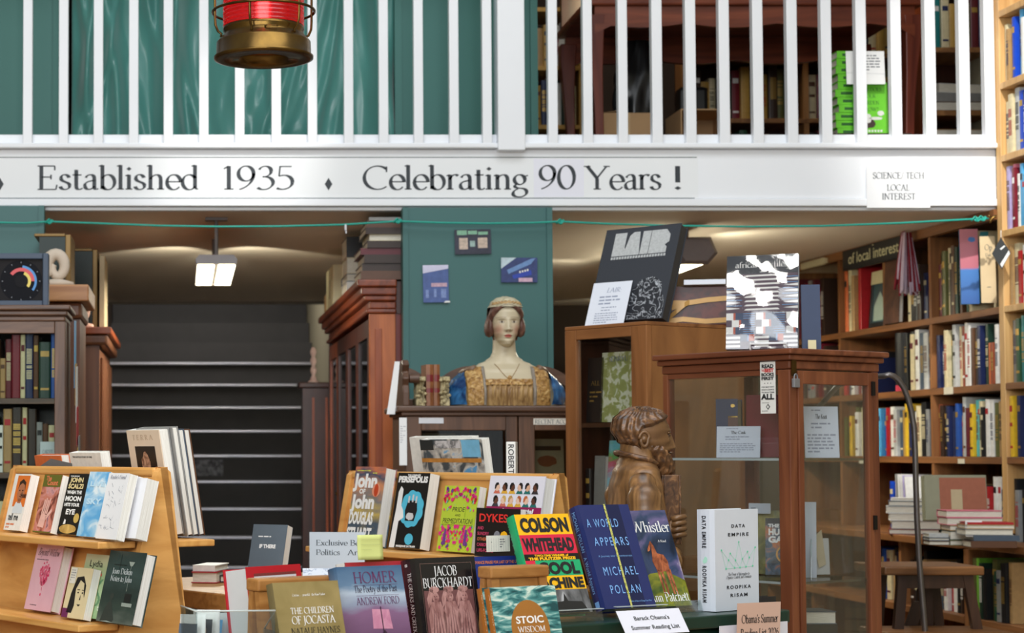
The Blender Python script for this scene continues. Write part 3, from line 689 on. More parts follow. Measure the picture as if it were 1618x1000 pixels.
for k in range(6):
    a = radians(-90-18+60*k + 0)
    a = radians(-90) + radians(-18+60*k)
    c, s = cos(a), sin(a)
    MB().tube([(c*r, s*r, z) for r, z in ((0.108, 0.33), (0.128, 0.30), (0.1275, 0.2), (0.127, 0.10), (0.126, 0.082), (0.119, 0.066), (0.110, 0.060), (0.112, 0.052))], 0.0032, 8).build('cage_wire', BRASS, L, smooth=True)
MB().tube([(0.016*cos(t*pi/8)+0.015, -0.103-0.002-0.005*sin(t*pi/8), 0.062) for t in range(9)], 0.002, 6).build('fuel_loop', BRASS, L, smooth=True)
MB().tube([(0, 0, 0.46+0.05*k) for k in range(60)], 0.005, 8).build('hanging_rod', BRASS, L)

# ---------------------------------------------------------------- fluorescent fittings under the balcony
TUBE = emit('fluorescent_tube', (255,246,214), 7.0)
GREYM = M('grey_metal', (128,122,122), 0.45, 0.3)
GREYD = M('grey_enamel', (112,100,98), 0.4)
# fitting over the stair passage
n0 = P(342, 417, 7.75); dzc = CZ-n0.z
F1 = thing('fluorescent_fitting', 'lit twin-tube fluorescent fitting hanging on a stem before the stairs', 'light', (n0.x, 7.75, n0.z))
MB().prism([(-0.082, 0, 0.0), (0.082, 0, 0.0), (0.086, 0, 0.02), (0.07, 0, 0.038), (-0.07, 0, 0.038), (-0.086, 0, 0.02)], (0, 0.88, 0)).build('housing', GREYM, F1)
for s in (-1, 1):
    MB().box(s*0.008, 0.01, -0.012, s*0.078, 0.87, -0.001).build('tube_panel', TUBE, F1, bevel=0.004)
MB().box(-0.082, 0.8705, -0.012, 0.082, 0.885, -0.0005).build('end_cap', GREYM, F1)
MB().tube([(0, 0.02, 0.038), (0, 0.02, dzc)], 0.008).build('stem', GREYM, F1)
MB().tube([(0, 0.8, 0.038), (0, 0.8, dzc)], 0.006).build('stem', GREYM, F1)
MB().box(-0.045, -0.01, dzc-0.012, 0.045, 0.05, dzc-0.001).build('ceiling_plate', GREYM, F1)
for tx in (-0.2, 0.46):
    spot('lamp_over_stairs', (n0.x+(0.12 if tx > 0 else -0.12), 8.66, n0.z+0.02), (tx, 9.75, CZ), 62, 13, (1.0, 0.93, 0.7), 0.35, 0.03)
area('lamp_over_stairs', (n0.x, 8.2, n0.z-0.02), (n0.x, 8.4, 0), 0.16, 0.8, 34, (1.0, 0.95, 0.8))
area('stairwell_light', (0.1, 13.3, 3.5), (0.1, 13.2, 0), 1.0, 1.0, 26, (1.0, 0.97, 0.92))
# fitting behind the tall books
c0 = P(1101, 395, 7.95)
F2 = thing('fluorescent_fitting', 'grey hexagonal-ended fluorescent fitting under the balcony behind the black book', 'light', (c0.x, 7.95, c0.z))
hexa = [(-0.062, 0, -0.058), (0.05, 0, -0.058), (0.091, 0, -0.012), (0.062, 0, 0.056), (-0.062, 0, 0.056), (-0.091, 0, -0.012)]
MB().rings([[(x*0.8, -0.012, z*0.8) for x, y, z in hexa], [(x, 0.01, z) for x, y, z in hexa], [(x, 0.03, z) for x, y, z in hexa]]).build('end_cap', GREYD, F2, smooth=False)
MB().box(-0.05, 0.03, 0.0, 0.05, 1.6, 0.056).build('housing', GREYD, F2)
for s in (-1, 1):
    MB().tube([(s*0.05, 0.04, -0.035), (s*0.05, 1.58, -0.035)], 0.017, 12).build('tube', TUBE, F2, smooth=True)
MB().box(-0.02, 0.2, 0.056, 0.02, 0.26, CZ-c0.z-0.001).build('stem', GREYD, F2)
area('lamp_under_balcony', (c0.x, 8.8, c0.z-0.07), (c0.x, 8.9, 0), 0.14, 1.4, 27, (1.0, 0.95, 0.78))
spot('lamp_under_balcony', (c0.x+0.13, 8.3, c0.z-0.05), (c0.x+0.75, 8.5, CZ), 110, 5, (1.0, 0.95, 0.72), 0.6, 0.05)
spot('lamp_under_balcony', (c0.x-0.13, 9.4, c0.z-0.05), (c0.x-0.5, 9.9, CZ), 100, 2.5, (1.0, 0.95, 0.72), 0.6, 0.05)
q = P(905, 480, 12.3)
spot('rear_lamp', (q.x+0.25, 11.6, q.z-0.12), (q.x, 12.38, q.z-0.02), 60, 4, (1.0, 0.95, 0.7), 0.5, 0.04)

# ---------------------------------------------------------------- the green line strung below the balcony
ROPE = M('green_cord', (32,160,142), 0.5, var=0.15, scale=200)
YR = 7.42
rp = [(-40, 350), (0, 351.5), (40, 352.5), (78, 350), (160, 353), (250, 356.5), (345, 358), (440, 357.5), (540, 355), (628, 349.5), (700, 352), (770, 353), (840, 352), (885, 350), (960, 353.5), (1060, 356.5), (1180, 358), (1300, 357), (1420, 352.5), (1540, 346), (1562, 345.5)]
R_ = MB().tube([P(x, y, YR) for x, y in rp], 0.0042, 6).build('string_line', ROPE, smooth=True)
tag(R_, 'green cord strung along the underside of the balcony front', 'cord')
def knot(px, py, w, name='knot'):
    c = P(px, py, YR)
    b = MB()
    for k, (dx, dz) in enumerate(((0, 0), (w*0.5, -0.002), (-w*0.5, 0.001))):
        b.tube([(c.x+dx+0.007*cos(t), c.y+0.007*sin(t)*0.8, c.z+dz+0.008*sin(t+k)) for t in [q*pi/5 for q in range(11)]], 0.0036, 6)
    return b.build(name, ROPE, R_, smooth=True)
knot(78, 350, 0.012); knot(628, 349, 0.014); knot(885, 350, 0.014); knot(1542, 346, 0.02); knot(1551, 345, 0.02)
c = P(546, 357, YR-0.006)
o = MB().box(-0.004, -0.003, -0.018, 0.004, 0.003, 0.006).box(-0.001, -0.002, -0.03, 0.005, 0.002, -0.019).build('paper_tie', M('white_tie', (214,214,220), 0.7), None, c, bevel=0.0015)
tag(o, 'tiny white tie hanging from the green cord in front of the stairs', 'tie')
c = P(1563, 346, YR)
o = MB().tube([(c.x-0.004+0.018*t/8+0.012*sin(t*pi/4)*0.6, c.y, c.z+0.014*cos(t*pi/5)) for t in range(13)], 0.004, 8).build('brass_hook', BRASS, smooth=True)
tag(o, 'brass screw hook holding the green cord at the tall shelves', 'hook')

# ---------------------------------------------------------------- three photographs on the teal column
def photo(px0, py0, px1, py1, label, build, rot=0.0):
    Y = YB-0.041
    a, c = P(px0, py1, Y), P(px1, py0, Y)
    w, h = c.x-a.x, c.z-a.z
    t = thing('photograph', label, 'photograph', a); t.rotation_euler = (0, rot, 0)
    m = build(w, h, t)
    MB().box(0, 0, 0, w, 0.0012, h).build('print', m, t)
def ph1(w, h, t):
    D = (44, 44, 62)
    patch(FP, t, [rect(w*.07, h*.78, w*.34, h*.97), rect(w*.37, h*.8, w*.62, h*.95), rect(w*.65, h*.78, w*.92, h*.9)], M('photo_green', (138,190,160), 0.4, var=0.3, scale=120), name='windows')
    patch(FP, t, [rect(w*.12, h*.2, w*.36, h*.66), rect(w*.64, h*.24, w*.9, h*.66)], M('photo_cream', (196,176,160), 0.4, var=0.4, scale=90), name='lit_windows')
    patch(FP, t, [rect(w*.42, h*.3, w*.56, h*.54)], M('photo_pale', (150,176,170), 0.4, var=0.4, scale=90), name='doorway')
    return M('photo_night', D, 0.35, var=0.4, scale=60)
def ph2(w, h, t):
    patch(FP, t, [[(0, h*.78), (w, h*.9), (w, h), (0, h)]], M('photo_sky', (206,204,228), 0.4, var=0.08, scale=60), name='sky')
    patch(FP, t, [rect(w*.32, h*.42, w*.94, h*.52)], M('photo_rose', (196,160,176), 0.4, var=0.25, scale=90), name='lights')
    patch(FP, t, [rect(w*.1, h*.12, w*.22, h*.34), rect(w*.42, h*.14, w*.52, h*.36), rect(w*.7, h*.12, w*.9, h*.36)], M('photo_window', (120,140,190), 0.4, var=0.3, scale=90), name='windows')
    patch(FP, t, [[(w*.8, -h*.01), (w*1.04, -h*.01), (w*1.04, h*.035), (w*.86, h*.035)]], INKW, name='curled_corner', lift=0.002)
    return M('photo_street_blue', (70,92,150), 0.4, var=0.25, scale=50)
def ph3(w, h, t):
    patch(FP, t, [[(0, h*.55), (w*.42, h), (0, h)]], M('photo_cloud', (190,208,216), 0.4, var=0.25, scale=80), name='sky')
    patch(FP, t, [[(w*.16, h*.5), (w*.82, h*.95), (w*.95, h*.98), (w*.82, h*.74), (w*.2, h*.34)]], M('photo_steel', (104,140,190), 0.4, var=0.2, scale=80), name='awning')
    patch(FP, t, [[(w*.3, h*.28), (w*.82, h*.5), (w*.84, h*.3), (w*.34, h*.14)]], M('photo_royal', (40,66,170), 0.4), name='shop_board', lift=0.0006)
    patch(FP, t, [rect(w*.48, h*.02, w*.86, h*.18)], M('photo_pink', (206,170,190), 0.4, var=0.2, scale=90), name='shop_window')
    patch(FP, t, [rect(w*(.5+.07*k), h*(.38+.025*k), w*(.54+.07*k), h*(.46+.025*k)) for k in range(4)], INKW, name='white_letters', lift=0.001)
    return M('photo_shop_navy', (46,60,112), 0.4, var=0.3, scale=60)
photo(719, 363, 776, 402, 'dark photograph of lit windows, topmost of three on the teal column', ph1, -0.02)
photo(669, 419, 709, 478, 'upright bluish photograph of a building on the teal column', ph2, -0.015)
photo(792, 407, 849, 446, 'wide blue photograph of a shop front above the bust', ph3, 0.0)
# ---------------------------------------------------------------- upstairs, behind the railing
area('upstairs_lamp', (2.2, 8.6, 4.3), (2.3, 9.0, 2.6), 1.6, 0.7, 16, (1.0, 0.93, 0.82))
UF = UZ-0.03
KW = wood('cabinet_cherry', (96,38,22), (150,76,48), 'x', 14, 0.35)
KWZ = wood('cabinet_cherry_upright', (84,30,20), (132,62,42), 'z', 14, 0.35)
ya = 8.0
xl_, xr_ = P(934, 200, ya).x, P(1456, 200, ya).x
K = thing('display_cabinet', 'cherry-wood cabinet on tall curved legs standing upstairs behind the railing', 'cabinet', (xl_, ya, UF))
kw = xr_-xl_; kz = ZZ(30, ya)-UF
def leg_c(x, y, s, nm='leg'):
    R = []
    for z, w, o in ((0, .020, 0.012), (0.06, .018, 0.008), (0.25, .019, 0.003), (0.4, .024, -0.004), (kz-0.06, .034, -0.01), (kz+0.02, .036, -0.006)):
        cx = x + s*o
        R.append([(cx-w, y-w, z), (cx+w, y-w, z), (cx+w, y+w, z), (cx-w, y+w, z)])
    MB().rings(R).build(nm, KWZ, K, bevel=0.004)
for s, x in ((1, 0.035), (-1, kw-0.035)):
    leg_c(x, 0.035, s); leg_c(x, 0.62, s)
# scalloped front apron
n = 60; top = []; bot = []
for k in range(n+1):
    u = k/n; x = 0.02+u*(kw-0.04)
    e = min(u, 1-u)*12
    dz = 0.018*abs(sin(u*pi*3.5))+ (0.045*max(0, 1-e*1.6)) 
    bot.append((x, 0.0, kz-0.03-dz+0.012)); top.append((x, 0.0, kz+0.055))
MB().rings([bot, top], 0, False).build('apron', KW, K).modifiers.new('t', 'SOLIDIFY').thickness = 0.03
back = [(p[0], 0.61, p[2]-0.03) for p in bot]; btop = [(p[0], 0.61, p[2]) for p in top]
MB().rings([back, btop], 0, False).build('rear_apron', KW, K).modifiers.new('t', 'SOLIDIFY').thickness = 0.03
MB().box(-0.015, -0.02, kz+0.056, kw+0.015, 0.66, kz+0.085).build('waist_moulding', KW, K, bevel=0.008)
MB().box(0, 0.02, kz+0.086, kw, 0.64, kz+0.10).build('floor_panel', KW, K)
for (u0, u1) in ((0, 0.03), (0.3, 0.35), (0.64, 0.69), (0.97, 1.0)):
    MB().box(kw*u0, 0, kz+0.101, kw*u1, 0.03, kz+0.9).build('stile', KWZ, K)
MB().box(0, 0.002, kz+0.101, kw, 0.028, kz+0.125).build('door_rail', KW, K)
MB().box(0, 0.6, kz+0.101, kw, 0.64, kz+0.9).build('back_panel', MAHD, K)
MB().box(0.03, 0.012, kz+0.126, kw-0.03, 0.016, kz+0.9).build('pane', glass('cabinet_pane', (225,228,226), refl=0.08), K)
# cardboard boxes beneath it
CARD = M('cardboard', (184,146,104), 0.8, var=0.06, scale=12)
def ub(px, py, Y): return P(px, py, Y)
a, c = P(948, 212, 8.25), P(1030, 178, 8.25)
o = thing('cardboard_box', 'closed brown cardboard box upstairs under the cabinet', 'box', (a.x, 8.25, UF))
h = c.z-UF
MB().box(0, 0, 0, c.x-a.x, 0.1, h).build('carton', CARD, o, bevel=0.003)
MB().prism([(0, 0.0, h), (0.11, 0, h+0.012), (0.112, 0.0, h+0.009), (0.0, 0, h-0.001)], (0, 0.1, 0)).build('flap', CARD, o)
MB().box((c.x-a.x)*0.42, -0.0008, h*0.2, (c.x-a.x)*0.58, -0.0003, h).build('tape', M('parcel_tape', (196,164,120), 0.5), o)
a, c = P(1076, 212, 8.15), P(1154, 172, 8.15)
h = c.z-UF; w = c.x-a.x
o = thing('cardboard_box', 'open-fronted brown cardboard box upstairs right of the closed one', 'box', (a.x, 8.15, UF))
MB().box(0, 0, 0, 0.005, 0.26, h).box(w-0.005, 0, 0, w, 0.26, h).box(0.005, 0, 0, w-0.005, 0.26, 0.005).box(0.005, 0, h-0.005, w-0.005, 0.26, h).box(0.005, 0.255, 0.005, w-0.005, 0.26, h-0.005).build('carton', CARD, o)
# black leather bag and coat
BLK = M('black_leather', (26,26,28), 0.28, var=0.2, scale=14)
rb = random.Random(3)
a = P(958, 200, 8.55); c = P(1052, 85, 8.55)
def bag(u, v):
    an = u*2*pi; z = UF + (c.z-UF)*1.05*v
    prof = (0.55+0.6*sin(min(1, v*1.1)*pi*0.75))*(1-0.55*max(0, v-0.75)*4*0.5)
    rr_ = prof*(1+0.10*sin(an*5+v*9)+0.06*sin(an*9-v*14))
    return ((a.x+c.x)/2-0.02+0.088*rr_*cos(an), 8.43+0.05*rr_*sin(an), z)
o = MB().grid(bag, 64, 40).build('leather_bag', BLK, smooth=True)
tag(o, 'slumped black leather bag upstairs behind the closed cardboard box', 'bag')
o = MB().box(0, 0, 0, 0.13, 0.1, 0.42).build('suitcase', M('black_case', (18,18,20), 0.4), None, (P(1062, 200, 8.6).x, 8.46, UF), bevel=0.02)
b = MB().tube([(0.06, -0.004, 0.3+0.012*cos(t*pi/6)) for t in range(13)], 0.003).build('clasp', BRASS, o)
tag(o, 'upright black case upstairs between the two cardboard boxes', 'case')
# shelves seen obliquely behind, running back from the railing
zz = (0.05, 0.36, 0.67)
xf = P(1098, 200, 8.95).x; wf = P(1452, 200, 8.95).x-xf
t = thing('bookcase', 'pine bookcase upstairs behind the cabinet legs and the stack of green books', 'bookcase', (xf, 8.95, UF))
for z in zz: MB().box(0, 0, z-0.022, wf, 0.25, z).build('shelf', SHELFW, t, bevel=0.002)
for x in (-.026, wf+.001): MB().box(x, 0, 0, x+.024, 0.25, 1.1).build('upright', SHELFZ, t)
for i, z in enumerate(zz): MB().box(wf*.5-.012, 0.004, z+.0005, wf*.5+.012, 0.25, (list(zz)+[1.1])[i+1]-.0225).build('upright', SHELFZ, t)
MB().box(-.026, 0.251, 0, wf+.026, 0.262, 1.1).build('back_panel', MAHD, t)
for r_i, z in enumerate(zz):
    for hf in (0, 1): fill_row((xf+(wf*.5+.014)*hf+.003, 8.97, UF+z), 0, wf*.5-.018, rnd_cols(80+r_i*2+hf, 18, OLD), (0.17, 0.26), (0.028, 0.046), 0.17, f'{ORD[r_i]} shelf {"right" if hf else "left"} bay behind the green stack', 'books behind the green stack', nm='old_book')
# yellow-lit case far left of that room
yx = P(852, 200, 8.9).x
t = thing('bookcase', 'pale pine bookcase upstairs beside the teal panel', 'bookcase', (yx-0.05, 8.9, UF))
PINEY = M('yellow_pine', (206,160,78), 0.5, var=0.12, scale=12)
for k, z in enumerate((0.02, 0.3, 0.58, 0.86)):
    MB().box(0, 0, z, 0.24, 0.28, z+0.02).build('shelf', PINEY, t)
MB().box(-0.02, 0, 0.0, -0.0005, 0.28, 1.2).build('side_panel', PINEY, t); MB().box(0.2405, 0, 0.0, 0.262, 0.28, 1.2).build('side_panel', PINEY, t)
for k, z in enumerate((0.02, 0.3, 0.58)):
    fill_row((yx-0.048, 8.9, UF+z+0.0205), 0, 0.236, rnd_cols(7+k, 8, ['cream', 'white', 'ochre', 'navy', 'tan', 'dark green', 'brown']), (0.18, 0.24), (0.022, 0.04), 0.2, f'{ORD[k]} shelf of pale case by teal panel', 'books in the pale upstairs case', nm='old_book', inset=(0.005, 0.02))
area('reading_lamp', (yx+0.3, 8.3, 3.5), (yx+0.2, 8.9, 3.0), 0.2, 0.2, 3.0, (1.0, 0.85, 0.5))
# green books: pile on the left, one standing to face the hall
GB = M('lime_green_cover', (112,206,52), 0.4, var=0.08, scale=30)
GBT = M('dark_green_print', (40,96,40), 0.5)
Yg = 7.68
a = P(1313, 214, Yg); c = P(1353, 80, Yg)
npile = 11; th = (ZZ(80, Yg)-ZZ(214, Yg))/npile
rg = random.Random(9)
for k in range(npile):
    dx = rg.uniform(-0.008, 0.008); z = UF+ (a.z-UF) - 0.0 + k*th
    t = thing('green_book', f'lime green hardback lying flat, {ORD[k]} from the bottom of the upstairs pile', 'book', (a.x+dx, Yg, z), rg.uniform(-0.03, 0.05), 0, 'pile of lime green hardbacks behind the railing')
    # spine towards the hall, fore-edges to the left
    MB().box(0.028, 0, 0.0, 0.135, 0.17, 0.003).box(0.028, 0, th-0.0045, 0.135, 0.17, th-0.0012).box(0.028, 0, 0.003, 0.135, 0.003, th-0.0045).build('cover', GB, t)
    MB().box(0.03, 0.0035, 0.0031, 0.132, 0.168, th-0.0046).build('pages', PAGES, t)
    MB().poly([(0.05, -0.0006, th*.3), (0.11, -0.0006, th*.3), (0.11, -0.0006, th*.65), (0.05, -0.0006, th*.65)]).build('spine_title', GBT, t)
a2 = P(1352, 214, Yg-0.03); c2 = P(1403, 132, Yg-0.03)
if True:
    zb0 = UF+(a.z-UF)
    sb = struct(MB().box(a.x-0.05, Yg-0.06, UF, c2.x+0.08, Yg+0.2, a.z-0.001).build('trim_upstairs_kerb', DARKW))
w, h = c2.x-a2.x, c2.z-a2.z
t = make_book('lime green hardback standing upright to show its cover behind the railing', (a2.x, Yg-0.03, a.z), 0, 0.05, w, h, 0.025, GB, GB, GB, name='green_book')
for k, s in enumerate(('HOW DOES', 'YOUR', 'GARDEN', 'GROW?')):
    text(FP, t, s, w*.46, h*(0.83-0.13*k), h*0.07, GBT, 'serif', w*(.72, .36, .56, .5)[k], 'c')
patch(FP, t, [blob(w*.4, h*.3, w*.09, h*.09, 2), blob(w*.78, h*.4, w*.1, h*.05, 3), blob(w*.62, h*.3, w*.2, h*.03, 5)], M('engraving_white', (226,226,220), 0.5), name='engraved_vase', lift=0.0008)
patch(FP, t, [blob(w*.4, h*.2, w*.22, h*.09, 4)], M('engraving_dark', (62,44,40), 0.5), name='engraved_figure')
patch(FP, t, [rect(w*.12+w*.09*k, h*.035, w*.18+w*.09*k, h*.075) for k in range(8)], M('engraving_white', (226,226,220), 0.5), name='publisher_line')
q0, q1 = P(1338, 133, Yg-0.06), P(1398, 80, Yg-0.06)
t = thing('paper_note', 'white folded paper note with typed lines fixed over the green books', 'note', (q0.x, Yg-0.06, q0.z), 0, 0.06)
w, h = q1.x-q0.x, q1.z-q0.z
MB().box(0, 0, 0, w, 0.001, h).build('sheet', M('note_paper', (240,240,240), 0.7, var=0.01), t)
MB().poly([(0, -0.0007, h*.34), (w, -0.0007, h*.30), (w, -0.0007, h*.31), (0, -0.0007, h*.35)]).build('crease', M('pencil_grey', (190,190,194), 0.7), t)
patch(FP, t, lines_of(w*.25, h*.88, w*.9, 6, h*.085, h*.035, 4), M('typed_ink', (120,122,130), 0.7), name='typed_lines')
# right-hand case behind the last balusters
xr2 = P(1468, 200, 8.3).x
t = thing('bookcase', 'brown pine bookcase at the end of the upstairs railing with piled books', 'bookcase', (xr2, 8.3, UF))
for z in (0.28, 0.56, 0.84):
    MB().box(0, 0, z-0.022, 0.36, 0.28, z).build('shelf', SHELFW, t)
MB().box(0.361, 0, 0, 0.395, 0.28, 1.3).build('side_panel', MAHO, t); MB().box(-0.03, 0, 0, -0.0005, 0.28, 1.3).build('side_panel', MAHO, t)
MB().box(-0.03, 0.281, 0, 0.395, 0.29, 1.3).build('back_panel', MAHD, t)
for k in range(4):
    flat_book(f'grey-brown book lying flat, {ORD[k]} from the bottom of the low pile by the railing end', (xr2+0.02+0.006*(k % 2), 8.31, UF+0.0+k*0.05), 0, 0.24, 0.2, 0.048, ('tan', 'grey', 'olive', 'tan')[k], 'low pile at the end of the upstairs railing', pages_front=True)
zq = UF+0.281
for k in range(3):
    flat_book(f'worn book leaning in a loose heap, {ORD[k]} from the bottom, shelf at the railing end', (xr2+0.01+0.02*k, 8.31, zq+k*0.041), 0.1*k, 0.26, 0.19, 0.04, ('brown', 'grey', 'white')[k], 'loose heap at the end of the upstairs railing', pages_front=(k != 1))
fill_row((xr2+0.004, 8.31, UF+0.5605), 0, 0.34, ['green', 'teal', 'cream', 'ochre', 'brown', 'olive', 'maroon', 'navy', 'green', 'tan'], (0.18, 0.24), (0.025, 0.04), 0.2, 'upper shelf by the railing end', 'books by the railing end', nm='old_book')
# ---------------------------------------------------------------- tall bookcase along the right wall
SL = -0.037
def wp(Y, z, off=0.0): return Vector((3.2175+SL*(Y-7.5)-off, Y, z))
RZ = atan2(-1.0, -SL)                       # local x runs from the far end towards the viewer, y into the wall
er = Vector((cos(RZ), sin(RZ), 0)); nr = Vector((-sin(RZ), cos(RZ), 0))
ZS = [0.46, 0.757, 1.05, 1.38, 1.67, 1.9725]
ZN = [2.27, 2.566, 2.853, 3.14]
B1f, B1n, B2f, B3f, NB = 8.109, 7.495, 9.13, 9.75, 6.93
WB = thing('wall_bookcase', 'tall pine bookcase filling the wall under the balcony, of local interest board on top', 'bookcase', wp(B3f, 0), RZ)
def lx(Y): return (B3f-Y)/abs(er.y)
SHELFD = wood('brown_shelf', (104,64,32), (158,104,58), 'x', 12, 0.5)
SHELFU = wood('brown_upright', (108,68,36), (160,106,60), 'z', 12, 0.5)
LXN = lx(7.48)
OFFL = 0.16
for z in ZS:
    off = -OFFL if z < 1.1 else 0.0
    n = 'worktop' if abs(z-1.05) < 1e-3 else 'shelf'
    MB().box(0, off-(0.02 if n == 'worktop' else 0), z-0.028, LXN, 0.29, z).build(n, SHELFD, WB, bevel=0.002)
lev = [0.0]+ZS
for Y, nm in ((B3f, 0), (B2f, 1), (8.594, 2), (B1f, 3)):
    x = lx(Y)-0.012 if nm else 0
    for i, z in enumerate(lev):
        if nm == 2 and i < 6: continue
        off = -OFFL+0.012 if z < 1.0 else 0.002
        zt = lev[i+1]-0.0285 if i+1 < len(lev) else 2.319
        MB().box(x, off, z+0.0005, x+0.024, 0.288, zt).build('upright', SHELFU, WB)
MB().box(0, -0.012, 2.32, LXN, 0.02, CZ-0.001).build('header_board', SHELFD, WB)
MB().box(0, 0.291, 0, LXN, 0.3, 2.34).build('back_panel', MAHD, WB)
NBC = thing('tall_bookcase', 'tall sunlit pale pine bookcase at the end of the balcony front', 'bookcase', wp(7.479, 0), RZ)
LN = 0.56
for z in ZS+ZN:
    off = -OFFL if z < 1.1 else 0.0
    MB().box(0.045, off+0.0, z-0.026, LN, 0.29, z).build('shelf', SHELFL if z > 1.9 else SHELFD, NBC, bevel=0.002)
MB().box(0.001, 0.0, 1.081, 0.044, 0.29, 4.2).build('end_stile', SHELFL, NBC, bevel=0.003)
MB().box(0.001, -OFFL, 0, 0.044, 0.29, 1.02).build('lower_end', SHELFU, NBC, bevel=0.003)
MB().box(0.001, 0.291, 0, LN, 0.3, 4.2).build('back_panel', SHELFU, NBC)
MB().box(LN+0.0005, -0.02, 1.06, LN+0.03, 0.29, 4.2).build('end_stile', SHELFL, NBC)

def row(Yf, Yn, z, cols, hr, tr, where, group, off=0.0, depth=0.19, **k):
    o = wp(Yf, z, off)
    return fill_row(o, RZ, (Yf-Yn), cols, hr, tr, depth, where, group, count_from='the far end', **k)
G = 'books on the wall bookcase'
def C(s): return [x.strip() for x in s.split(',')]
ex = rnd_cols
# ---- near, sunlit case
GN = 'books on the tall sunlit bookcase'
for z, s, nm in ((2.853, 'cream,tan,cream,royal blue,black,sky blue,white,teal,grey', 'highest shelf of sunlit case'),
                 (2.566, 'cream,cream,pale grey,royal blue,black,turquoise,white,navy,cream', 'second shelf down, sunlit case'),
                 (2.27, 'lilac,pink,burgundy,white,sky blue,sky blue,white,turquoise,cream', 'third shelf down, sunlit case'),
                 (1.9725, 'tan,cream,red,white,sky blue,pale grey,white,teal,red', 'fourth shelf down, sunlit case'),
                 (1.67, 'grey,green,teal,grey,cream,slate,black,orange,white,teal', 'fifth shelf down, sunlit case'),
                 (1.38, 'yellow,lilac,navy,slate,white,black,ochre,blue,white,grey', 'sixth shelf down, sunlit case'),
                 (1.05, 'black,grey,black,sky blue,blue,black,white,olive,navy', 'seventh shelf down, sunlit case')):
    row(7.43, 7.2, z, C(s), (0.2, 0.26), (0.022, 0.04), nm, GN)
row(7.43, 7.02, 0.757, C('olive,lime,dark green,black,olive,green,grey,black,tan'), (0.18, 0.235), (0.026, 0.04), 'lowest visible shelf, sunlit case', GN, off=OFFL)
# ---- bay one (nearest the sunlit case)
row(8.09, 7.70, 1.9725, C('maroon,dark green,olive,cream,dark brown,brown,dark green,pale grey,brown,green,dark green,cream,tan,pale grey,teal'), (0.25, 0.31), (0.024, 0.034), 'top shelf under balcony, near bay', G,
    hs=[.225, .27, .275, .285, .26, .29, .28, .285, .255, .3, .295, .33, .325, .32, .3])
row(8.09, 7.50, 1.67, C('navy,navy,ochre,cream,olive,pale grey,cream,rust,tan,white,white,brown,dark brown,navy,dark green,dark green,orange,rust,white,white,cream,cream'), (0.2, 0.27), (0.024, 0.033), 'second shelf under balcony, near bay', G,
    hs=[.225, .2, .24, .24, .235, .26, .25, .25, .262, .258, .25, .235, .23, .24, .245, .24, .165, .165, .235, .23, .24, .235])
row(8.09, 7.50, 1.38, C('rust,dark brown,black,navy,navy,blue,tan,pale grey,maroon,yellow,turquoise,turquoise,cream,black,white,white,olive,tan,ochre,cream'), (0.17, 0.24), (0.026, 0.036), 'third shelf under balcony, near bay', G,
    hs=[.22, .215, .215, .21, .19, .22, .17, .245, .2, .215, .23, .23, .225, .2, .23, .225, .215, .22, .23, .21])
row(8.09, 7.50, 1.05, C('grey,black,brown,tan,teal,teal,white,black,sky blue,black,brown,navy,mint,mint,red,white,white,navy,slate,black'), (0.16, 0.23), (0.026, 0.036), 'shelf above the worktop, near bay', G,
    hs=[.2, .2, .205, .215, .2, .205, .2, .21, .2, .205, .2, .21, .16, .16, .21, .25, .25, .2, .2, .19])
row(8.09, 7.50, 0.757, C('dark brown,black,cream,black,tan,burgundy,black,slate,black,white,red,white,black,dark brown,black,ochre,black,white,black,grey'), (0.16, 0.235), (0.028, 0.04), 'shelf below the worktop, near bay', G, off=OFFL-0.03)
# ---- bay two
row(9.11, 8.96, 1.9725, C('orange,cream,cream,tan'), (0.24, 0.3), (0.03, 0.04), 'top shelf, far bay beside red albums', G)
row(8.95, 8.84, 1.9725, C('red,red,maroon'), (0.3, 0.33), (0.03, 0.04), 'top shelf, beneath the black board', G)
row(8.37, 8.13, 1.9725, C('cream,black,black,dark brown,navy,black'), (0.2, 0.25), (0.03, 0.045), 'top shelf, in front of the tassel', G)
row(9.11, 8.80, 1.67, C('red,slate,white,burgundy,pale grey,black,navy'), (0.14, 0.2), (0.035, 0.05), 'second shelf, far bay beside blue boxes', G)
row(8.42, 8.13, 1.67, C('black,black,cream,white,slate,pale grey,brown,dark green'), (0.24, 0.27), (0.03, 0.045), 'second shelf, just past the far upright', G)
row(9.11, 8.13, 1.38, C('olive,dark brown,yellow,olive,white,cream,grey,white,black,white,sky blue,blue,red,white,pale grey,slate,ochre,yellow,navy,white,cream,black,grey'), (0.18, 0.235), (0.028, 0.05), 'third shelf, far bay', G)
row(8.6, 8.5, 1.05, C('royal blue,navy,blue'), (0.17, 0.23), (0.03, 0.05), 'above the worktop, far bay', G)
row(8.55, 8.13, 0.757, C('grey,cream,black,navy,blue,cream,tan,black,navy,slate,sky blue,cream,black'), (0.17, 0.235), (0.03, 0.05), 'below the worktop, far bay', G, off=OFFL-0.03)
# ---- bay three, at the back
for z, nm in ((1.9725, 'top shelf, rearmost bay'), (1.67, 'second shelf, rearmost bay')):
    row(9.72, 9.16, z, C('maroon,dark brown,burgundy,grey,grey,maroon,burgundy,dark brown'), (0.24, 0.31), (0.036, 0.05), nm, G)

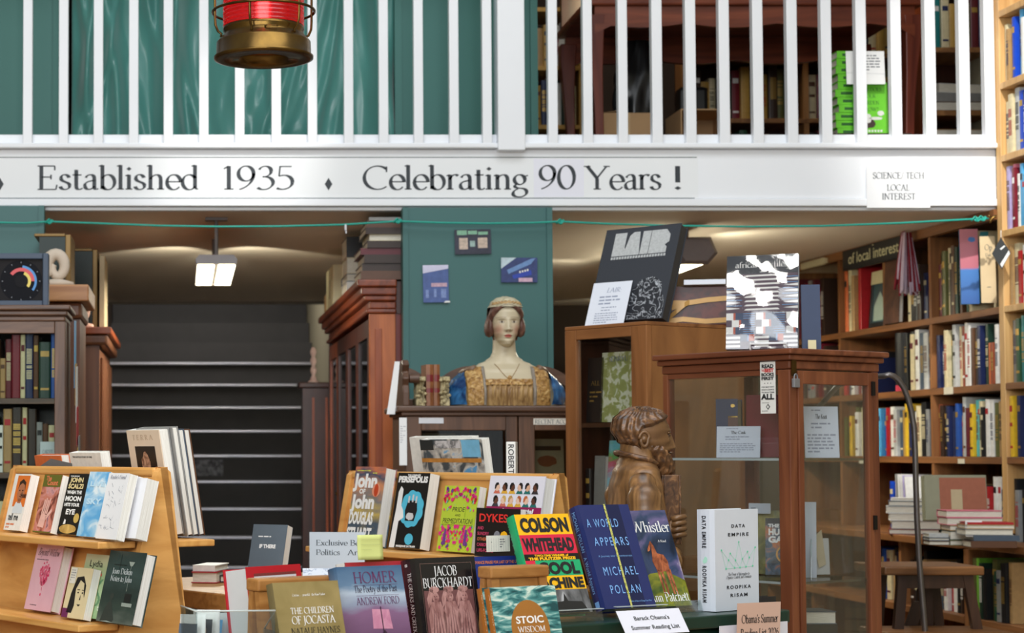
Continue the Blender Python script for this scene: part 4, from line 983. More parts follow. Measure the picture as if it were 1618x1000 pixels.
# things that stand face-out or hang there
def faceout(px0, px1, py0, py1, Y, rz, T, fm, label, sm=None, name='book', tilt=0.06, **k):
    a = P(px0, py1, Y)
    c, s = cos(rz), sin(rz)
    u = (px1-CX)/FPX
    w = (u*Y - a.x)/(c - u*s)
    h = P(px0, py0, Y).z - a.z
    return make_book(label, a, rz, tilt, w, h, T, fm, sm or fm, sm or fm, name=name, **k), w, h
PB = band_mat('pink_blue_cover', 'z', [(0, (40,90,160)), (0.14, (58,120,190)), (0.15, (190,104,120)), (0.3, (206,120,128))], 0.4, 0.06)
t, w, h = faceout(1519, 1551, 362, 481, 7.685, radians(-14), 0.02, PB, 'pink and blue pictorial book facing out on the top shelf beside the beige booklet', cov('sky blue'))
patch(FP, t, [blob(w*.66, h*.86, w*.2, h*.035, 4)], M('little_island', (60,120,190), 0.4), name='cover_picture')
t, w, h = faceout(1540, 1568, 366, 480, 7.72, radians(-14), 0.015, cov('teal'), 'teal green book standing behind the pink and blue one', cov('teal'))
BEI = M('beige_booklet', (216,192,150), 0.6, var=0.08, scale=14)
t, w, h = faceout(1551, 1578, 373, 479, 7.575, radians(-12), 0.008, BEI, 'beige booklet facing out at the near end of the top shelf, against the sunlit case', BEI, hard=False)
text(FP, t, 'Op', w*.3, h*.79, h*.085, M('booklet_ink', (84,84,84), 0.6), 'serif', w*.5)
text(FP, t, 'Dak', w*.34, h*.70, h*.04, M('booklet_ink', (84,84,84), 0.6), 'serif', w*.4)
patch(FP, t, lines_of(w*.4, h*.24, w*.85, 1, .01, 0.003, 2), M('booklet_ink', (84,84,84), 0.6), name='small_print')
# framed picture, brown folder
a = wp(8.80, 1.974, -0.01)
t = thing('framed_picture', 'small black-framed picture of a pale gabled shape facing out beneath the black board', 'picture', a, RZ, 0.08)
W_, H_ = 0.19, 0.245
MB().box(0, 0, 0, 0.022, 0.012, H_).box(W_-0.022, 0, 0, W_, 0.012, H_).box(0.022, 0, 0, W_-0.022, 0.012, 0.022).box(0.022, 0, H_-0.022, W_-0.022, 0.012, H_).build('frame', cov('black'), t, bevel=0.002)
MB().box(0.022, 0.006, 0.022, W_-0.022, 0.010, H_-0.022).build('backing', M('picture_mount', (58,84,88), 0.5), t)
pp = Plane((0, 0.006, 0), (1, 0, 0), (0, 0, 1))
patch(pp, t, [[(0.04, 0.03), (0.15, 0.03), (0.15, 0.12), (0.1, 0.17), (0.04, 0.1)]], M('pale_gable', (166,184,170), 0.5), name='gable')
patch(pp, t, [[(0.035, 0.12), (0.1, 0.19), (0.16, 0.13), (0.155, 0.115), (0.1, 0.165), (0.04, 0.1)]], M('roof_line', (70,78,84), 0.5), name='roof_line', lift=0.001)
MB().box(0.005, -0.002, H_-0.045, W_-0.01, -0.0005, H_+0.015).build('paper_label', M('cream_slip', (216,204,160), 0.6), t)
t = make_book('brown leather folder facing out between the framed picture and the tassel', wp(8.575, 1.9735, 0.012), RZ, 0.05, 0.17, 0.285, 0.02, ramp_mat('mottled_brown', [(0.3, (58,32,24)), (0.7, (104,66,48))], (14, 14, 14)), cov('brown'), name='folder')
# board
t = thing('shelf_sign', 'black board with pale lettering hung along the top of the wall bookcase', 'sign', wp(9.03, 2.262, 0.016), RZ)
BLKB = M('black_board', (26,28,30), 0.5)
MB().box(0, 0, 0, 0.74, 0.012, 0.094).build('board', BLKB, t, bevel=0.002)
MB().box(0.08, 0, -0.004, 0.74, 0.012, -0.0005).build('lower_edge', BLKB, t)
text(FP, t, 'of local interest', 0.07, 0.025, 0.052, M('pale_sign_ink', (206,200,160), 0.5), 'sans', 0.58, bold=0.012)
for x in (0.37, 0.72): MB().lathe([(0, -0.002), (0.004, 0), (0.004, 0.004), (0, 0.005)], 10, (0, 0, 0)).build('screw', M('screw_head', (200,190,150), 0.4, 0.5), t, (x, -0.001, 0.085), (pi/2, 0, 0))
a = wp(9.55, 2.315, 0.03)
t = thing('strip_lamp', 'short cream strip lamp fixed to the header left of the black board', 'lamp', a, RZ)
MB().box(0, 0, 0, 0.3, 0.02, 0.036).build('housing', M('cream_enamel', (206,196,160), 0.4), t, bevel=0.006)
MB().box(0.301, 0.002, 0.004, 0.33, 0.018, 0.03).build('end_cap', M('cream_enamel', (206,196,160), 0.4), t, bevel=0.004)
# tassel: a bundle of twisted cords
TR = M('tassel_red', (132,28,44), 0.8, var=0.2, scale=40); TW = M('tassel_pale', (196,178,196), 0.8, var=0.12, scale=40)
c0 = wp(8.22, 2.352, 0.05)
t = thing('tassel', 'big red and white cord tassel hanging from the header beside the black board', 'tassel', c0)
rt = random.Random(4)
for nm, mt, n in (('red_cords', TR, 26), ('white_cords', TW, 24)):
    b = MB()
    for k in range(n):
        an = rt.uniform(0, 2*pi); sp = sqrt(rt.random())
        L_ = rt.uniform(0.2, 0.275)
        b.tube([(cos(an)*sp*r_*1.0, sin(an)*sp*r_*0.7-0.002, -L_*v+0.0) for v, r_ in ((0, .018), (0.15, .024), (0.4, .034), (0.7, .046), (1, .052+0.006*rt.random()))], 0.0055, 6)
    stuff(b.build(nm, mt, t, smooth=True))
MB().tube([(0, 0, -0.02), (0, 0.02, 0.005), (0, 0.05, 0.0)], 0.006).build('hanging_loop', TR, t)
# diamond tag on the sunlit stile
q = P(1590, 400, 7.36)
t = thing('diamond_tag', 'diamond-shaped black and white tag hung on the sunlit bookcase stile', 'tag', (q.x-0.02, 7.36, q.z), radians(-35))
MB().prism([(0, 0, -0.062), (0.034, 0, 0.0), (0, 0, 0.062), (-0.034, 0, 0.0)], (0, 0.004, 0)).build('board', M('tag_black', (44,46,48), 0.5), t)
patch(FP, t, [[(0.002, -0.056), (0.032, -0.004), (0.028, 0.01), (-0.004, -0.042)], [(0.0, 0.012), (0.016, 0.026), (0.012, 0.03), (-0.004, 0.018)]], INKW, name='white_mark')
MB().tube([(0, 0.002, 0.06), (0, 0.004, 0.09)], 0.0012).build('string', INKW, t)
# shelf-edge slips
SLIP = M('slip_paper', (220,212,190), 0.6)
for Y, z in ((7.98, 1.655), (7.86, 1.366), (8.9, 1.36)):
    p = wp(Y, z-0.014, 0.003)
    o = MB().box(0, 0, 0, 0.085 if z > 1.6 else 0.06, 0.002, 0.03 if z > 1.6 else 0.02).build('shelf_label', SLIP, None, p, (0, 0, RZ))
    tag(o, {7.98: 'long cream paper slip stuck on the edge of the second shelf', 7.86: 'small paper slip stuck on the edge of the third shelf, near bay', 8.9: 'small paper slip stuck on the edge of the third shelf, far bay'}[Y], 'label')
# black poster tube with pink end
o = thing('poster_tube', 'upright black poster tube with a pink end on the second shelf', 'tube', wp(8.50, 1.672, -0.055))
MB().lathe([(0.042, 0.026), (0.042, 0.26), (0, 0.262)], 24, caps=True).build('tube', cov('black'), o, smooth=False)
MB().lathe([(0.0435, 0), (0.0435, 0.0255)], 24).build('end_cap', M('pink_cap', (206,60,84), 0.4), o)
# on the worktop: portfolio, piles
PORT = thing('portfolio', 'large square portfolio with a brick-red panel and grey-green edges on the worktop', 'portfolio', P(1463, 822, 7.42), radians(-6), 0.10)
hh = ZZ(750, 7.42)-ZZ(822, 7.42); ww = P(1558, 780, 7.42).x-P(1463, 780, 7.42).x
MB().box(0, 0, 0, ww, 0.05, hh).build('case', M('portfolio_green', (150,150,124), 0.6), PORT, bevel=0.003)
patch(FP, PORT, [rect(ww*.24, hh*.02, ww*.985, hh*.94)], M('portfolio_brick', (164,98,72), 0.6, var=0.08, scale=50), name='brick_panel')
patch(FP, PORT, [rect(ww*.42, hh*.02, ww*.6, hh*.68)], M('portfolio_label', (196,178,140), 0.6), name='label', lift=0.001)
def pile(px, py, Y, rz, items, base_label, group):
    """stack upwards from the worktop point shown at px, py"""
    a = P(px, py, Y); z = a.z
    for k, (W_, D_, T_, c, dx, pf) in enumerate(items):
        flat_book(f'{base_label[k]}', (a.x+dx*cos(rz), a.y+dx*sin(rz), z), rz, W_, D_, T_, c, group, pages_front=pf)
        z += T_+0.0006
Yt = 7.28
wt = 1.0508
def on_top(px, Y): q = P(px, 800, Y); return q.x
def pile_at(px, Y, rz, items, labels, group):
    x = on_top(px, Y); z = wt
    for k, (W_, D_, T_, c, dx, pf) in enumerate(items):
        flat_book(labels[k], (x+dx*cos(rz), Y+dx*sin(rz), z), rz, W_, D_, T_, c, group, pages_front=pf)
        z += T_+0.0006
mb_ = lambda n, w: [f'{w}, {ORD[i]} from the bottom' for i in range(n)]
pile_at(1404, 8.10, radians(-20), [(0.2, 0.15, .022, 'burgundy', 0, True), (.2, .15, .035, 'grey', .01, True), (.19, .14, .03, 'white', 0, True), (.2, .15, .03, 'pale grey', -.01, True), (.19, .14, .022, 'slate', 0, True), (.18, .13, .012, 'white', 0.01, True)], mb_(6, 'flat book in pale pile at worktop far end'), 'pale pile on the worktop')
pile_at(1467, 7.14, radians(-8), [(.075, .1, .016, 'brown', 0, True), (.075, .1, .012, 'slate', .0, True), (.07, .1, .014, 'pale grey', 0, False)], mb_(3, 'small flat book in the low pile before the portfolio'), 'low pile before the portfolio')
pile_at(1500, 7.12, radians(-8), [(.06, .14, .02, 'olive', 0, True), (.062, .14, .034, 'dark green', 0, True), (.2, .14, .02, 'tan', 0.0, True), (.2, .14, .028, 'pink', -.01, True), (.2, .14, .026, 'pink', -.012, True)], mb_(5, 'flat book in the pink-covered pile on the worktop'), 'pink-covered pile on the worktop')
pile_at(1533, 6.96, radians(-8), [(.16, .13, .024, 'brown', 0, False), (.16, .13, .02, 'slate', .01, False), (.17, .13, .022, 'grey', -.02, True), (.17, .13, .016, 'tan', -.015, True), (.16, .12, .008, 'red', -.01, False)], mb_(5, 'flat book in the nearest pile on the worktop'), 'near pile on the worktop')
# pink jackets on the two lime books
q = P(1520, 838, 6.98)
t = thing('note_slip', 'blank white slip hanging over the worktop edge between the piles', 'note', P(1526, 848, 6.97), radians(-8), 0.05)
MB().box(0, 0, 0, 0.058, 0.001, 0.06).build('sheet', M('note_paper', (240,240,240), 0.7, var=0.01), t)
# white magazines fanned at the far bay
for k in range(5):
    o = make_book(f'thin pale magazine leaning on the worktop, {ORD[k]} from the far end', wp(8.44-0.055*k, 1.0515, 0.02+0.01*k), RZ+radians(78), 0.05+0.06*k, 0.17, 0.25, 0.008, cov(('grey', 'white', 'white', 'lilac', 'white')[k]), cov('white'), hard=False, name='magazine', group='magazines fanned above the worktop')
# ---------------------------------------------------------------- step stool with a tall hoop handle
BRW = wood('stool_wood', (92,58,30), (150,100,56), 'x', 16, 0.4); BRD = wood('stool_leg_wood', (44,26,18), (74,46,30), 'z', 16, 0.4)
Ys = 6.45
a = P(1407, 895, Ys); c = P(1556, 895, Ys)
S = thing('step_stool', 'dark wooden step stool with splayed legs and a tall bent hoop handle', 'stool', (a.x, Ys, 0))
w = c.x-a.x; zt = a.z
MB().box(-0.02, 0, zt-0.03, w, 0.3, zt).build('seat', BRW, S, bevel=0.006)
def leg(x0, y0, x1, y1, wd, nm='leg'):
    R = []
    for x, y, z in ((x0, y0, zt-0.031), (x1, y1, 0)):
        R.append([(x-wd, y-0.012, z), (x+wd, y-0.012, z), (x+wd, y+0.012, z), (x-wd, y+0.012, z)])
    MB().rings(R).build(nm, BRD, S)
leg(0.05, 0.03, -0.06, -0.02, 0.016); leg(w-0.05, 0.03, w+0.10, -0.02, 0.016); leg(0.07, 0.27, 0.0, 0.33, 0.016); leg(w-0.07, 0.27, w+0.04, 0.33, 0.016)
MB().box(0.03, 0.02, zt-0.075, w-0.03, 0.04, zt-0.0315).build('apron', BRD, S)
MB().prism([(0.02, 0.15, zt-0.45), (0.06, 0.15, zt-0.45), (w*.55, 0.15, zt-0.13), (w*.43, 0.15, zt-0.13)], (0, 0.02, 0)).build('brace', BRD, S)
MB().box(w*.5, 0.16, 0, w*.5+0.045, 0.185, zt-0.031).build('post', BRD, S)
MB().box(-0.06, -0.12, zt-0.235, w+0.05, 0.14, zt-0.212).build('step', BRW, S, bevel=0.004)
IRON = M('bent_steel', (120,114,112), 0.28, 0.8, var=0.1)
hp = [(1398, 594), (1404, 592), (1412, 594), (1420, 601), (1428, 613), (1435, 630), (1440, 650), (1444, 675), (1446, 710), (1447, 760), (1449, 820), (1452, 880), (1456, 930), (1462, 1000), (1466, 1060)]
pts = []
for x, y in hp:
    q = P(x, y, Ys-0.06); pts.append((q.x-a.x, -0.06, q.z))
q = pts[0]
pts = [(q[0]-0.06, 0.45, q[2]-0.10), (q[0]-0.05, 0.25, q[2]-0.02), (q[0]-0.03, 0.08, q[2]+0.0)] + pts + [(pts[-1][0]+0.02, -0.06, 0.0)]
MB().tube(pts, 0.0095, 10).build('hoop_handle', IRON, S, smooth=True)
# ---------------------------------------------------------------- mahogany bookcase beside the stairs (its end faces the hall)
Yn = 7.56
mx = P(584, 600, Yn).x; mz = P(584, 442, Yn).z
ML = 2.12
MC = thing('glazed_bookcase', 'tall red mahogany glazed bookcase beside the stairs, its end facing the hall', 'bookcase', (mx, Yn, 0))
dp = 0.30
zb_ = mz-0.135
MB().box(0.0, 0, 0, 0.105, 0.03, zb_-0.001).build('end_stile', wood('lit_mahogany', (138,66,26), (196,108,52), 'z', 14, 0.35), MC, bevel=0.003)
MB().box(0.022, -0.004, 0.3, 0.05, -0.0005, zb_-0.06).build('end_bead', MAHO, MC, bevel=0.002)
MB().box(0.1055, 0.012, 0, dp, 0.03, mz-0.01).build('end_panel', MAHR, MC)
MB().box(dp-0.02, 0.031, 0, dp, ML, zb_).build('back_panel', MAHD, MC)
MB().box(0.0, ML-0.03, 0, dp-0.0205, ML, zb_-0.001).build('far_end', MAHD, MC)
for k, z in enumerate((0.05, 0.42, 0.80, 1.15, 1.5)):
    MB().box(0.03, 0.031, z, dp-0.0205, ML-0.031, z+0.02).build('shelf', MAHD, MC)
# cornice, stepped outwards
for (z0, z1, o) in ((0.0, 0.018, 0.012), (0.018, 0.05, 0.0), (0.05, 0.072, 0.02), (0.072, 0.105, 0.034), (0.105, 0.135, 0.05)):
    MB().box(-o, -o*0.6, zb_+z0, dp*0.36, ML+o, zb_+z1-0.0004).build('cornice', MAHOX, MC, bevel=0.006)
MB().box(dp*0.36+0.001, 0.0, zb_, dp, ML, mz-0.006).build('top_board', MAHD, MC)
nd = 4
for d in range(nd):
    y0 = 0.034+d*(ML-0.07)/nd; y1 = 0.034+(d+1)*(ML-0.07)/nd-0.004
    D = MB().box(0.0, y0, 0.06, 0.022, y0+0.06, zb_-0.02).box(0.0, y1-0.06, 0.06, 0.022, y1, zb_-0.02).box(0.0, y0+0.06, zb_-0.09, 0.022, y1-0.06, zb_-0.02).box(0, y0+0.06, 0.06, 0.022, y1-0.06, 0.16).build('door', MAHO if d == 3 else MAHD, MC)
    MB().box(0.008, y0+0.06, 0.16, 0.012, y1-0.06, zb_-0.09).build('pane', glass('dark_pane', (120,118,112), 0.02, 0.12, 0.6), D)
    MB().lathe([(0, 0), (0.008, 0.002), (0.008, 0.008), (0, 0.012)], 12).build('knob', BRASS, D, (-0.001, y0+0.03, 1.2), (0, -pi/2, 0))
# what lies on top
zt = mz
pl_ = [('brown', .034, .24, .2), ('dark brown', .03, .25, .2), ('dark brown', .034, .24, .21), ('maroon', .026, .25, .2), ('dark brown', .028, .25, .19), ('cream', .026, .2, .16), ('dark brown', .026, .25, .2), ('brown', .026, .24, .2), ('grey', .014, .22, .18)]
for k, (c, T, W_, D_) in enumerate(pl_):
    w2 = 0.02*((k*7) % 3)/3
    flat_book(f'old folio lying flat, {ORD[k]} from the bottom of the pile beside the teal column', (mx-0.035+w2-(0.0 if k < 4 else -0.02), Yn-0.02+0.01*(k % 2), zt), 0, W_-w2, D_+0.1, T, c, 'old folios on the mahogany bookcase', pages_front=(c in ('cream',)))
    zt += T+0.0006
zt = mz
for k, (c, T, W_, D_, pf) in enumerate((('white', .05, .16, .3, False), ('slate', .034, .17, .28, True), ('cream', .07, .15, .24, True), ('black', .09, .17, .26, False))):
    flat_book(f'flat volume or box, {ORD[k]} from the bottom of the middle pile on the mahogany bookcase', (mx-0.035, 8.2, zt), 0, W_, D_, T, c, 'middle pile on the mahogany bookcase', pages_front=pf)
    zt += T+0.0006
o = thing('box_file', 'cream box file standing at the far end of the mahogany bookcase top', 'box', (mx-0.035, 8.95, mz+0.0006))
CRB = M('cream_box_board', (222,212,176), 0.6)
MB().box(0, 0, 0, 0.13, 0.42, 0.2).build('carton', CRB, o, bevel=0.004)
MB().box(-0.0015, 0.16, 0.05, -0.0003, 0.22, 0.14).build('label', M('box_label', (180,170,140), 0.6), o)
o = MB().box(0, 0, 0, 0.14, 0.16, 0.1).box(0.01, -0.012, 0.102, 0.12, 0.14, 0.14).build('cardboard_box', CARD, None, (mx-0.03, 9.42, mz+0.0006), bevel=0.003)
tag(o, 'small brown box at the very far end of the mahogany bookcase top', 'box')
# low dark bookcase past it, with a twisted candlestick
xl2 = P(478, 650, 9.95).x
o = thing('low_bookcase', 'low dark glazed bookcase at the foot of the stairs', 'bookcase', (xl2, 9.95, 0))
zl2 = P(478, 604, 9.95).z
MB().box(0, 0, 0, 0.3, 0.12, zl2-0.03).build('carcass', MAHD, o); MB().box(-0.02, -0.02, zl2-0.0295, 0.32, 0.14, zl2).build('top', MAHD, o, bevel=0.006)
for x in (0.05, 0.12): MB().box(x, -0.008, 0.1, x+0.012, -0.0005, zl2-0.08).build('muntin', MAHO, o)
CANDLE = M('pinkish_white_paint', (206,176,168), 0.4)
zz = [k/40 for k in range(41)]
b = MB(); R = []
for v in zz:
    R.append([(cos(2*pi*k/20)*(0.012+0.005*cos(2*(2*pi*k/20)-v*22)), sin(2*pi*k/20)*(0.012+0.005*cos(2*(2*pi*k/20)-v*22)), 0.016+0.17*v) for k in range(20)])
o = thing('candlestick', 'pale twisted candlestick standing on the low dark bookcase', 'candlestick', (P(495, 600, 10.02).x, 10.0, zl2+0.0005), 0, 0)
b.rings(R).build('twisted_stem', CANDLE, o, smooth=True)
MB().lathe([(0.03, 0), (0.03, 0.006), (0.014, 0.0155)], 20).build('foot', CANDLE, o)

# ---------------------------------------------------------------- oak bookcase at the left edge
Yo = 6.4
xo = P(103, 600, Yo).x; zo = P(50, 482, Yo).z; xl3 = -0.86
LB = thing('oak_bookcase', 'oak glazed bookcase with old books below the dark dial', 'bookcase', (xl3, Yo, 0))
w = xo-xl3; d = 0.3
for (z0, z1, o_) in ((-0.055, -0.036, 0.0), (-0.036, -0.018, 0.008), (-0.018, 0.0, 0.018)):
    MB().box(-o_, -o_, zo+z0, w+o_, d, zo+z1-0.0004).build('cornice', OAKX, LB, bevel=0.005)
zc_ = zo-0.0555
MB().box(w-0.036, 0, 0.05, w, 0.024, zc_).build('stile', OAK, LB, bevel=0.002)
MB().box(0, 0, 0.05, 0.036, 0.024, zc_).build('stile', OAK, LB, bevel=0.002)
MB().box(0.0365, 0, zc_-0.04, w-0.0365, 0.024, zc_).build('top_rail', OAKX, LB, bevel=0.002)
MB().box(0, 0.0, 0, w, d, 0.049).build('plinth', OAKX, LB)
for s in (0.0, w-0.018): MB().box(s, 0.0245, 0.05, s+0.018, d, zc_).build('side_panel', OAK, LB)
MB().box(0.0185, d-0.012, 0.05, w-0.0185, d, zc_).build('back_panel', MAHD, LB)
zs1, zs2 = P(50, 629, Yo).z, P(50, 747, Yo).z
for z in (zs1, zs2, zs2-0.26, zs2-0.53, zs2-0.82):
    MB().box(0.0185, 0.026, z-0.018, w-0.0185, d-0.0125, z).build('shelf', OAKX, LB)
MB().box(0.0365, 0.010, 0.06, w-0.0365, 0.013, zc_-0.0405).build('pane', glass('bookcase_pane', (240,244,242), 0.02, 0.0, 0.06), LB)
cols1 = C('navy,green,brown,tan,maroon,burgundy,cream,navy,brown,dark green,blue'); hs1 = [.2, .19, .2, .135, .20, .215, .215, .217, .213, .19, .218]
ts1 = [.03, .03, .03, .018, .020, .028, .016, .026, .017, .040, .022]
fill_row((xo-0.020-sum(ts1)-0.022, Yo+0.03, zs1), 0, 0.6, cols1, (0.13, 0.22), (0.02, 0.04), 0.16, 'upper shelf of the oak case', 'old books in the oak bookcase', nm='old_book', inset=(0.0, 0.006), hs=hs1, ts=ts1, count_from='the left')
cols2 = C('black,slate,olive,white,tan,dark brown,cream,dark brown,grey,brown,cream'); hs2 = [.2, .2, .19, .16, .215, .22, .22, .215, .17, .165, .16]
ts2 = [.03, .026, .026, .018, .028, .034, .016, .03, .02, .018, .022]
fill_row((xo-0.022-sum(ts2)-0.03, Yo+0.05, zs2), 0, 0.6, cols2, (0.15, 0.22), (0.02, 0.04), 0.16, 'second shelf of the oak case', 'old books in the oak bookcase', nm='old_book', inset=(0.0, 0.006), hs=hs2, ts=ts2, count_from='the left')
fill_row((xl3+0.16, Yo+0.05, zs2-0.26), 0, 0.28, C('black,white,cream,tan,black,grey,olive,brown'), (0.15, 0.2), (0.026, 0.04), 0.16, 'third shelf of the oak case', 'old books in the oak bookcase', nm='old_book', inset=(0.0, 0.006), count_from='the left')
a = P(63, 744, Yo+0.028); c = P(88, 692, Yo+0.028)
o = MB().box(0, 0, 0, c.x-a.x, 0.0015, 0.105).build('card', M('pale_card', (196,204,208), 0.6), None, (a.x, Yo+0.028, zs2+0.0008), (-0.12, 0, 0))
pl2 = Plane((0, 0, 0), (1, 0, 0), (0, 0, 1)); text(pl2, o, 'CARTER', 0.008, 0.065, 0.012, GI, 'serif', 0.035)
tag(o, 'pale printed card leaning inside the oak bookcase at its second shelf', 'card')
# the dial
a = P(-26, 483, 6.5); c = P(78, 402, 6.5)
Dl = thing('dial_panel', 'square black dial panel in a slate blue frame with red, blue and yellow arcs', 'dial', (a.x, 6.46, zo+0.0005))
W_, H_ = c.x-a.x, c.z-zo
SLT = M('slate_blue_frame', (60,74,94), 0.5)
f = 0.02
MB().box(0, 0, 0, f, 0.05, H_).box(W_-f, 0, 0, W_, 0.05, H_).box(f, 0, 0, W_-f, 0.05, f).box(f, 0, H_-f, W_-f, 0.05, H_).build('frame', SLT, Dl, bevel=0.003)
MB().box(f, 0.01, f, W_-f, 0.045, H_-f).build('face', M('dial_ground', (34,32,34), 0.7, spec=.2), Dl)
dc = Plane((P(33, 444, 6.46).x-a.x, 0.01, P(33, 444, 6.46).z-zo), (1, 0, 0), (0, 0, 1))
patch(dc, Dl, [ell(0, 0, 0.072, 0.072, 48)], M('dial_disc', (14,15,22), 0.7, spec=.2), name='disc')
patch(dc, Dl, [ell(0, 0, 0.022, 0.022, 32)], M('dial_centre', (24,24,28), 0.7, spec=.2), name='centre_disc', lift=0.0022)
def arc_poly(r0, r1, a0, a1, n=14):
    p = [(r1*cos(radians(a0+(a1-a0)*k/n)), r1*sin(radians(a0+(a1-a0)*k/n))) for k in range(n+1)]
    q = [(r0*cos(radians(a0+(a1-a0)*k/n)), r0*sin(radians(a0+(a1-a0)*k/n))) for k in range(n+1)]
    return [[p[k], p[k+1], q[k+1], q[k]] for k in range(n)]
patch(dc, Dl, arc_poly(0.034, 0.046, 145, 0), M('dial_red', (206,54,58), 0.4), name='red_arc', lift=0.001)
patch(dc, Dl, arc_poly(0.046, 0.054, 85, -38), M('dial_blue', (44,128,196), 0.4), name='blue_arc', lift=0.001)
patch(dc, Dl, arc_poly(0.024, 0.034, 70, -40), M('dial_yellow', (222,196,76), 0.4), name='yellow_arc', lift=0.0012)
patch(dc, Dl, [[(0.06*cos(t), 0.06*sin(t)), (0.066*cos(t+.03), 0.066*sin(t+.03)), (0.066*cos(t-.03), 0.066*sin(t-.03))] for t in [k*pi/6 for k in range(12)]], M('dial_tick', (110,112,120), 0.4), name='tick_marks', lift=0.001)
# leaflets hung down the side of the oak case
b = thing('hanging_leaflets', 'strip of coloured leaflets hanging down the side of the oak bookcase', 'leaflets', (xo+0.0215, Yo+0.15, 0))
for k, (z0, z1, cc) in enumerate(((1.62, 1.86, 'sky blue'), (1.56, 1.71, 'ochre'), (1.50, 1.70, 'white'), (1.42, 1.56, 'red'), (1.33, 1.42, 'yellow'), (1.22, 1.46, 'grey'))):
    x = 0.003*k
    MB().prism([(x, 0.0, z0), (x, 0.10, z0+0.01), (x, 0.10, z1), (x, 0.0, z1-0.006)], (0.0015, 0, 0)).build('leaflet', cov(cc), b)
# second case behind it, framed panels and plaster pieces on top
x2 = P(126, 600, 6.98).x; z2 = P(100, 450, 6.95).z
o = thing('bookcase', 'brown wooden bookcase behind the oak one with a pale ledge on top', 'bookcase', (-1.05, 6.98, 0))
OR = wood('ledge_wood', (150,96,54), (196,142,92), 'x', 14); BRC = wood('case_brown', (84,48,28), (124,76,46), 'z', 12)
MB().box(0, 0, 0, x2+1.05, 0.42, z2-0.125).build('carcass', BRC, o)
MB().box(-0.01, -0.02, z2-0.124, x2+1.06, 0.43, z2-0.062).build('cornice', BRC, o, bevel=0.015)
MB().box(-0.02, -0.05, z2-0.0615, x2+1.085, 0.44, z2).build('ledge', OR, o, bevel=0.005)
x3 = P(157, 600, 7.85).x; z3 = P(140, 517, 7.85).z
o = thing('bookcase', 'brown panelled bookcase nearest the stairs on the shadowed side', 'bookcase', (-0.95, 7.85, 0))
MB().box(0, 0, 0, x3+0.95, 1.1, z3-0.075).build('carcass', BRC, o)
MB().box(-0.01, -0.02, z3-0.0745, x3+0.985, 1.12, z3-0.03).build('cornice', BRC, o, bevel=0.012)
MB().box(-0.02, -0.03, z3-0.0295, x3+1.0, 1.13, z3).build('top_board', MAHO, o, bevel=0.004)
for y0 in (0.08, 0.6):
    MB().box(x3+0.951, y0, 0.2, x3+0.963, y0+0.42, z3-0.12).build('side_panel', BRC, o, bevel=0.006)
GF = M('dark_green_board', (24,42,38), 0.5); GO = M('old_gilt', (128,100,54), 0.45, 0.4)
def frame_on(px0, px1, py0, zbase, Y, label, th=0.1):
    a, c = P(px0, 400, Y), P(px1, py0, Y)
    t = thing('framed_board', label, 'panel', (a.x, Y, zbase+0.0006))
    W_, H_ = c.x-a.x, c.z-zbase
    MB().box(0, 0.004, 0, W_, th, H_).build('board', GF, t)
    MB().box(W_+0.0005, 0, 0, W_+0.022, th+0.01, H_+0.008).build('gilt_edge', GO, t, bevel=0.003)
    MB().box(-0.02, 0, H_+0.0005, W_, th, H_+0.012).build('gilt_edge', GO, t, bevel=0.003)
frame_on(62, 103, 374, z2, 7.2, 'dark green framed panel standing behind the dial', 0.25)
frame_on(118, 146, 397, z3, 8.0, 'tall dark green panel nearest the stairs', 0.3)
a = P(157, 500, 7.98)
o = MB().box(0, 0, 0, 0.022, 0.3, P(152, 404, 7.98).z-z3).build('cream_board', M('cream_board', (196,176,140), 0.6), None, (a.x, 7.98, z3+0.0006), bevel=0.002)
tag(o, 'cream board edge standing beside the tall dark green panel', 'board')
PLA = M('plaster', (206,190,172), 0.8, var=0.06, scale=20, bump=0.3); PLP = M('pink_plaster', (192,150,132), 0.8, var=0.08, scale=20, bump=0.3)
def scroll(px, py, Y, zbase, s, label, mat):
    c = P(px, py, Y)
    pts = []; rr = []
    for k in range(26):
        a = 1.2*pi - k*0.30; r = s*(0.46-0.012*k)
        pts.append((r*cos(a)*0.7, 0.0, s*0.55 + r*sin(a))); rr.append(s*(0.2-0.004*k))
    b = MB().tube(pts, 0.02, 12, rr=rr).lathe([(s*.1, 0.0), (s*.5, 0.0), (s*.48, s*.12), (s*.2, s*.2)], 20, (0, 0, 0))
    o = b.build('plaster_scroll', mat, None, (c.x, Y, zbase+0.0006), smooth=True)
    return tag(o, label, 'ornament')
scroll(90, 430, 7.03, z2, 0.13, 'broken white plaster scroll on the pale ledge beside the dial', PLA)
scroll(126, 470, 7.9, z3, 0.12, 'pinkish plaster scroll before the tall dark green panel', PLP)
# ---------------------------------------------------------------- cabinet with the bust
YC = 6.8
OK2 = wood('dark_oak', (70,48,36), (112,78,56), 'z', 20); OK2X = wood('dark_oak_rail', (70,48,36), (108,76,56), 'x', 20)
xa = P(640, 700, YC).x; xb = 1.50; zt = P(760, 641, YC).z
CC = thing('oak_cabinet', 'dark oak glazed cabinet with a scrolled back rail, standing before the teal column', 'cabinet', (xa, YC, 0))
w = xb-xa; d = 0.42
MB().box(-0.03, -0.02, zt-0.022, w+0.02, d, zt).build('top', OK2X, CC, bevel=0.006)
MB().box(-0.012, -0.008, zt-0.036, w+0.01, d-0.01, zt-0.0225).build('moulding', OK2X, CC, bevel=0.004)
zc = zt-0.0365
MB().box(0, 0.028, 0.06, 0.02, d-0.02, zc).box(w-0.02, 0.028, 0.06, w, d-0.02, zc).box(0.02, d-0.035, 0.06, w-0.02, d-0.02, zc).box(0.0, 0.0285, 0.0, w, d-0.02, 0.0595).build('carcass', OK2, CC)
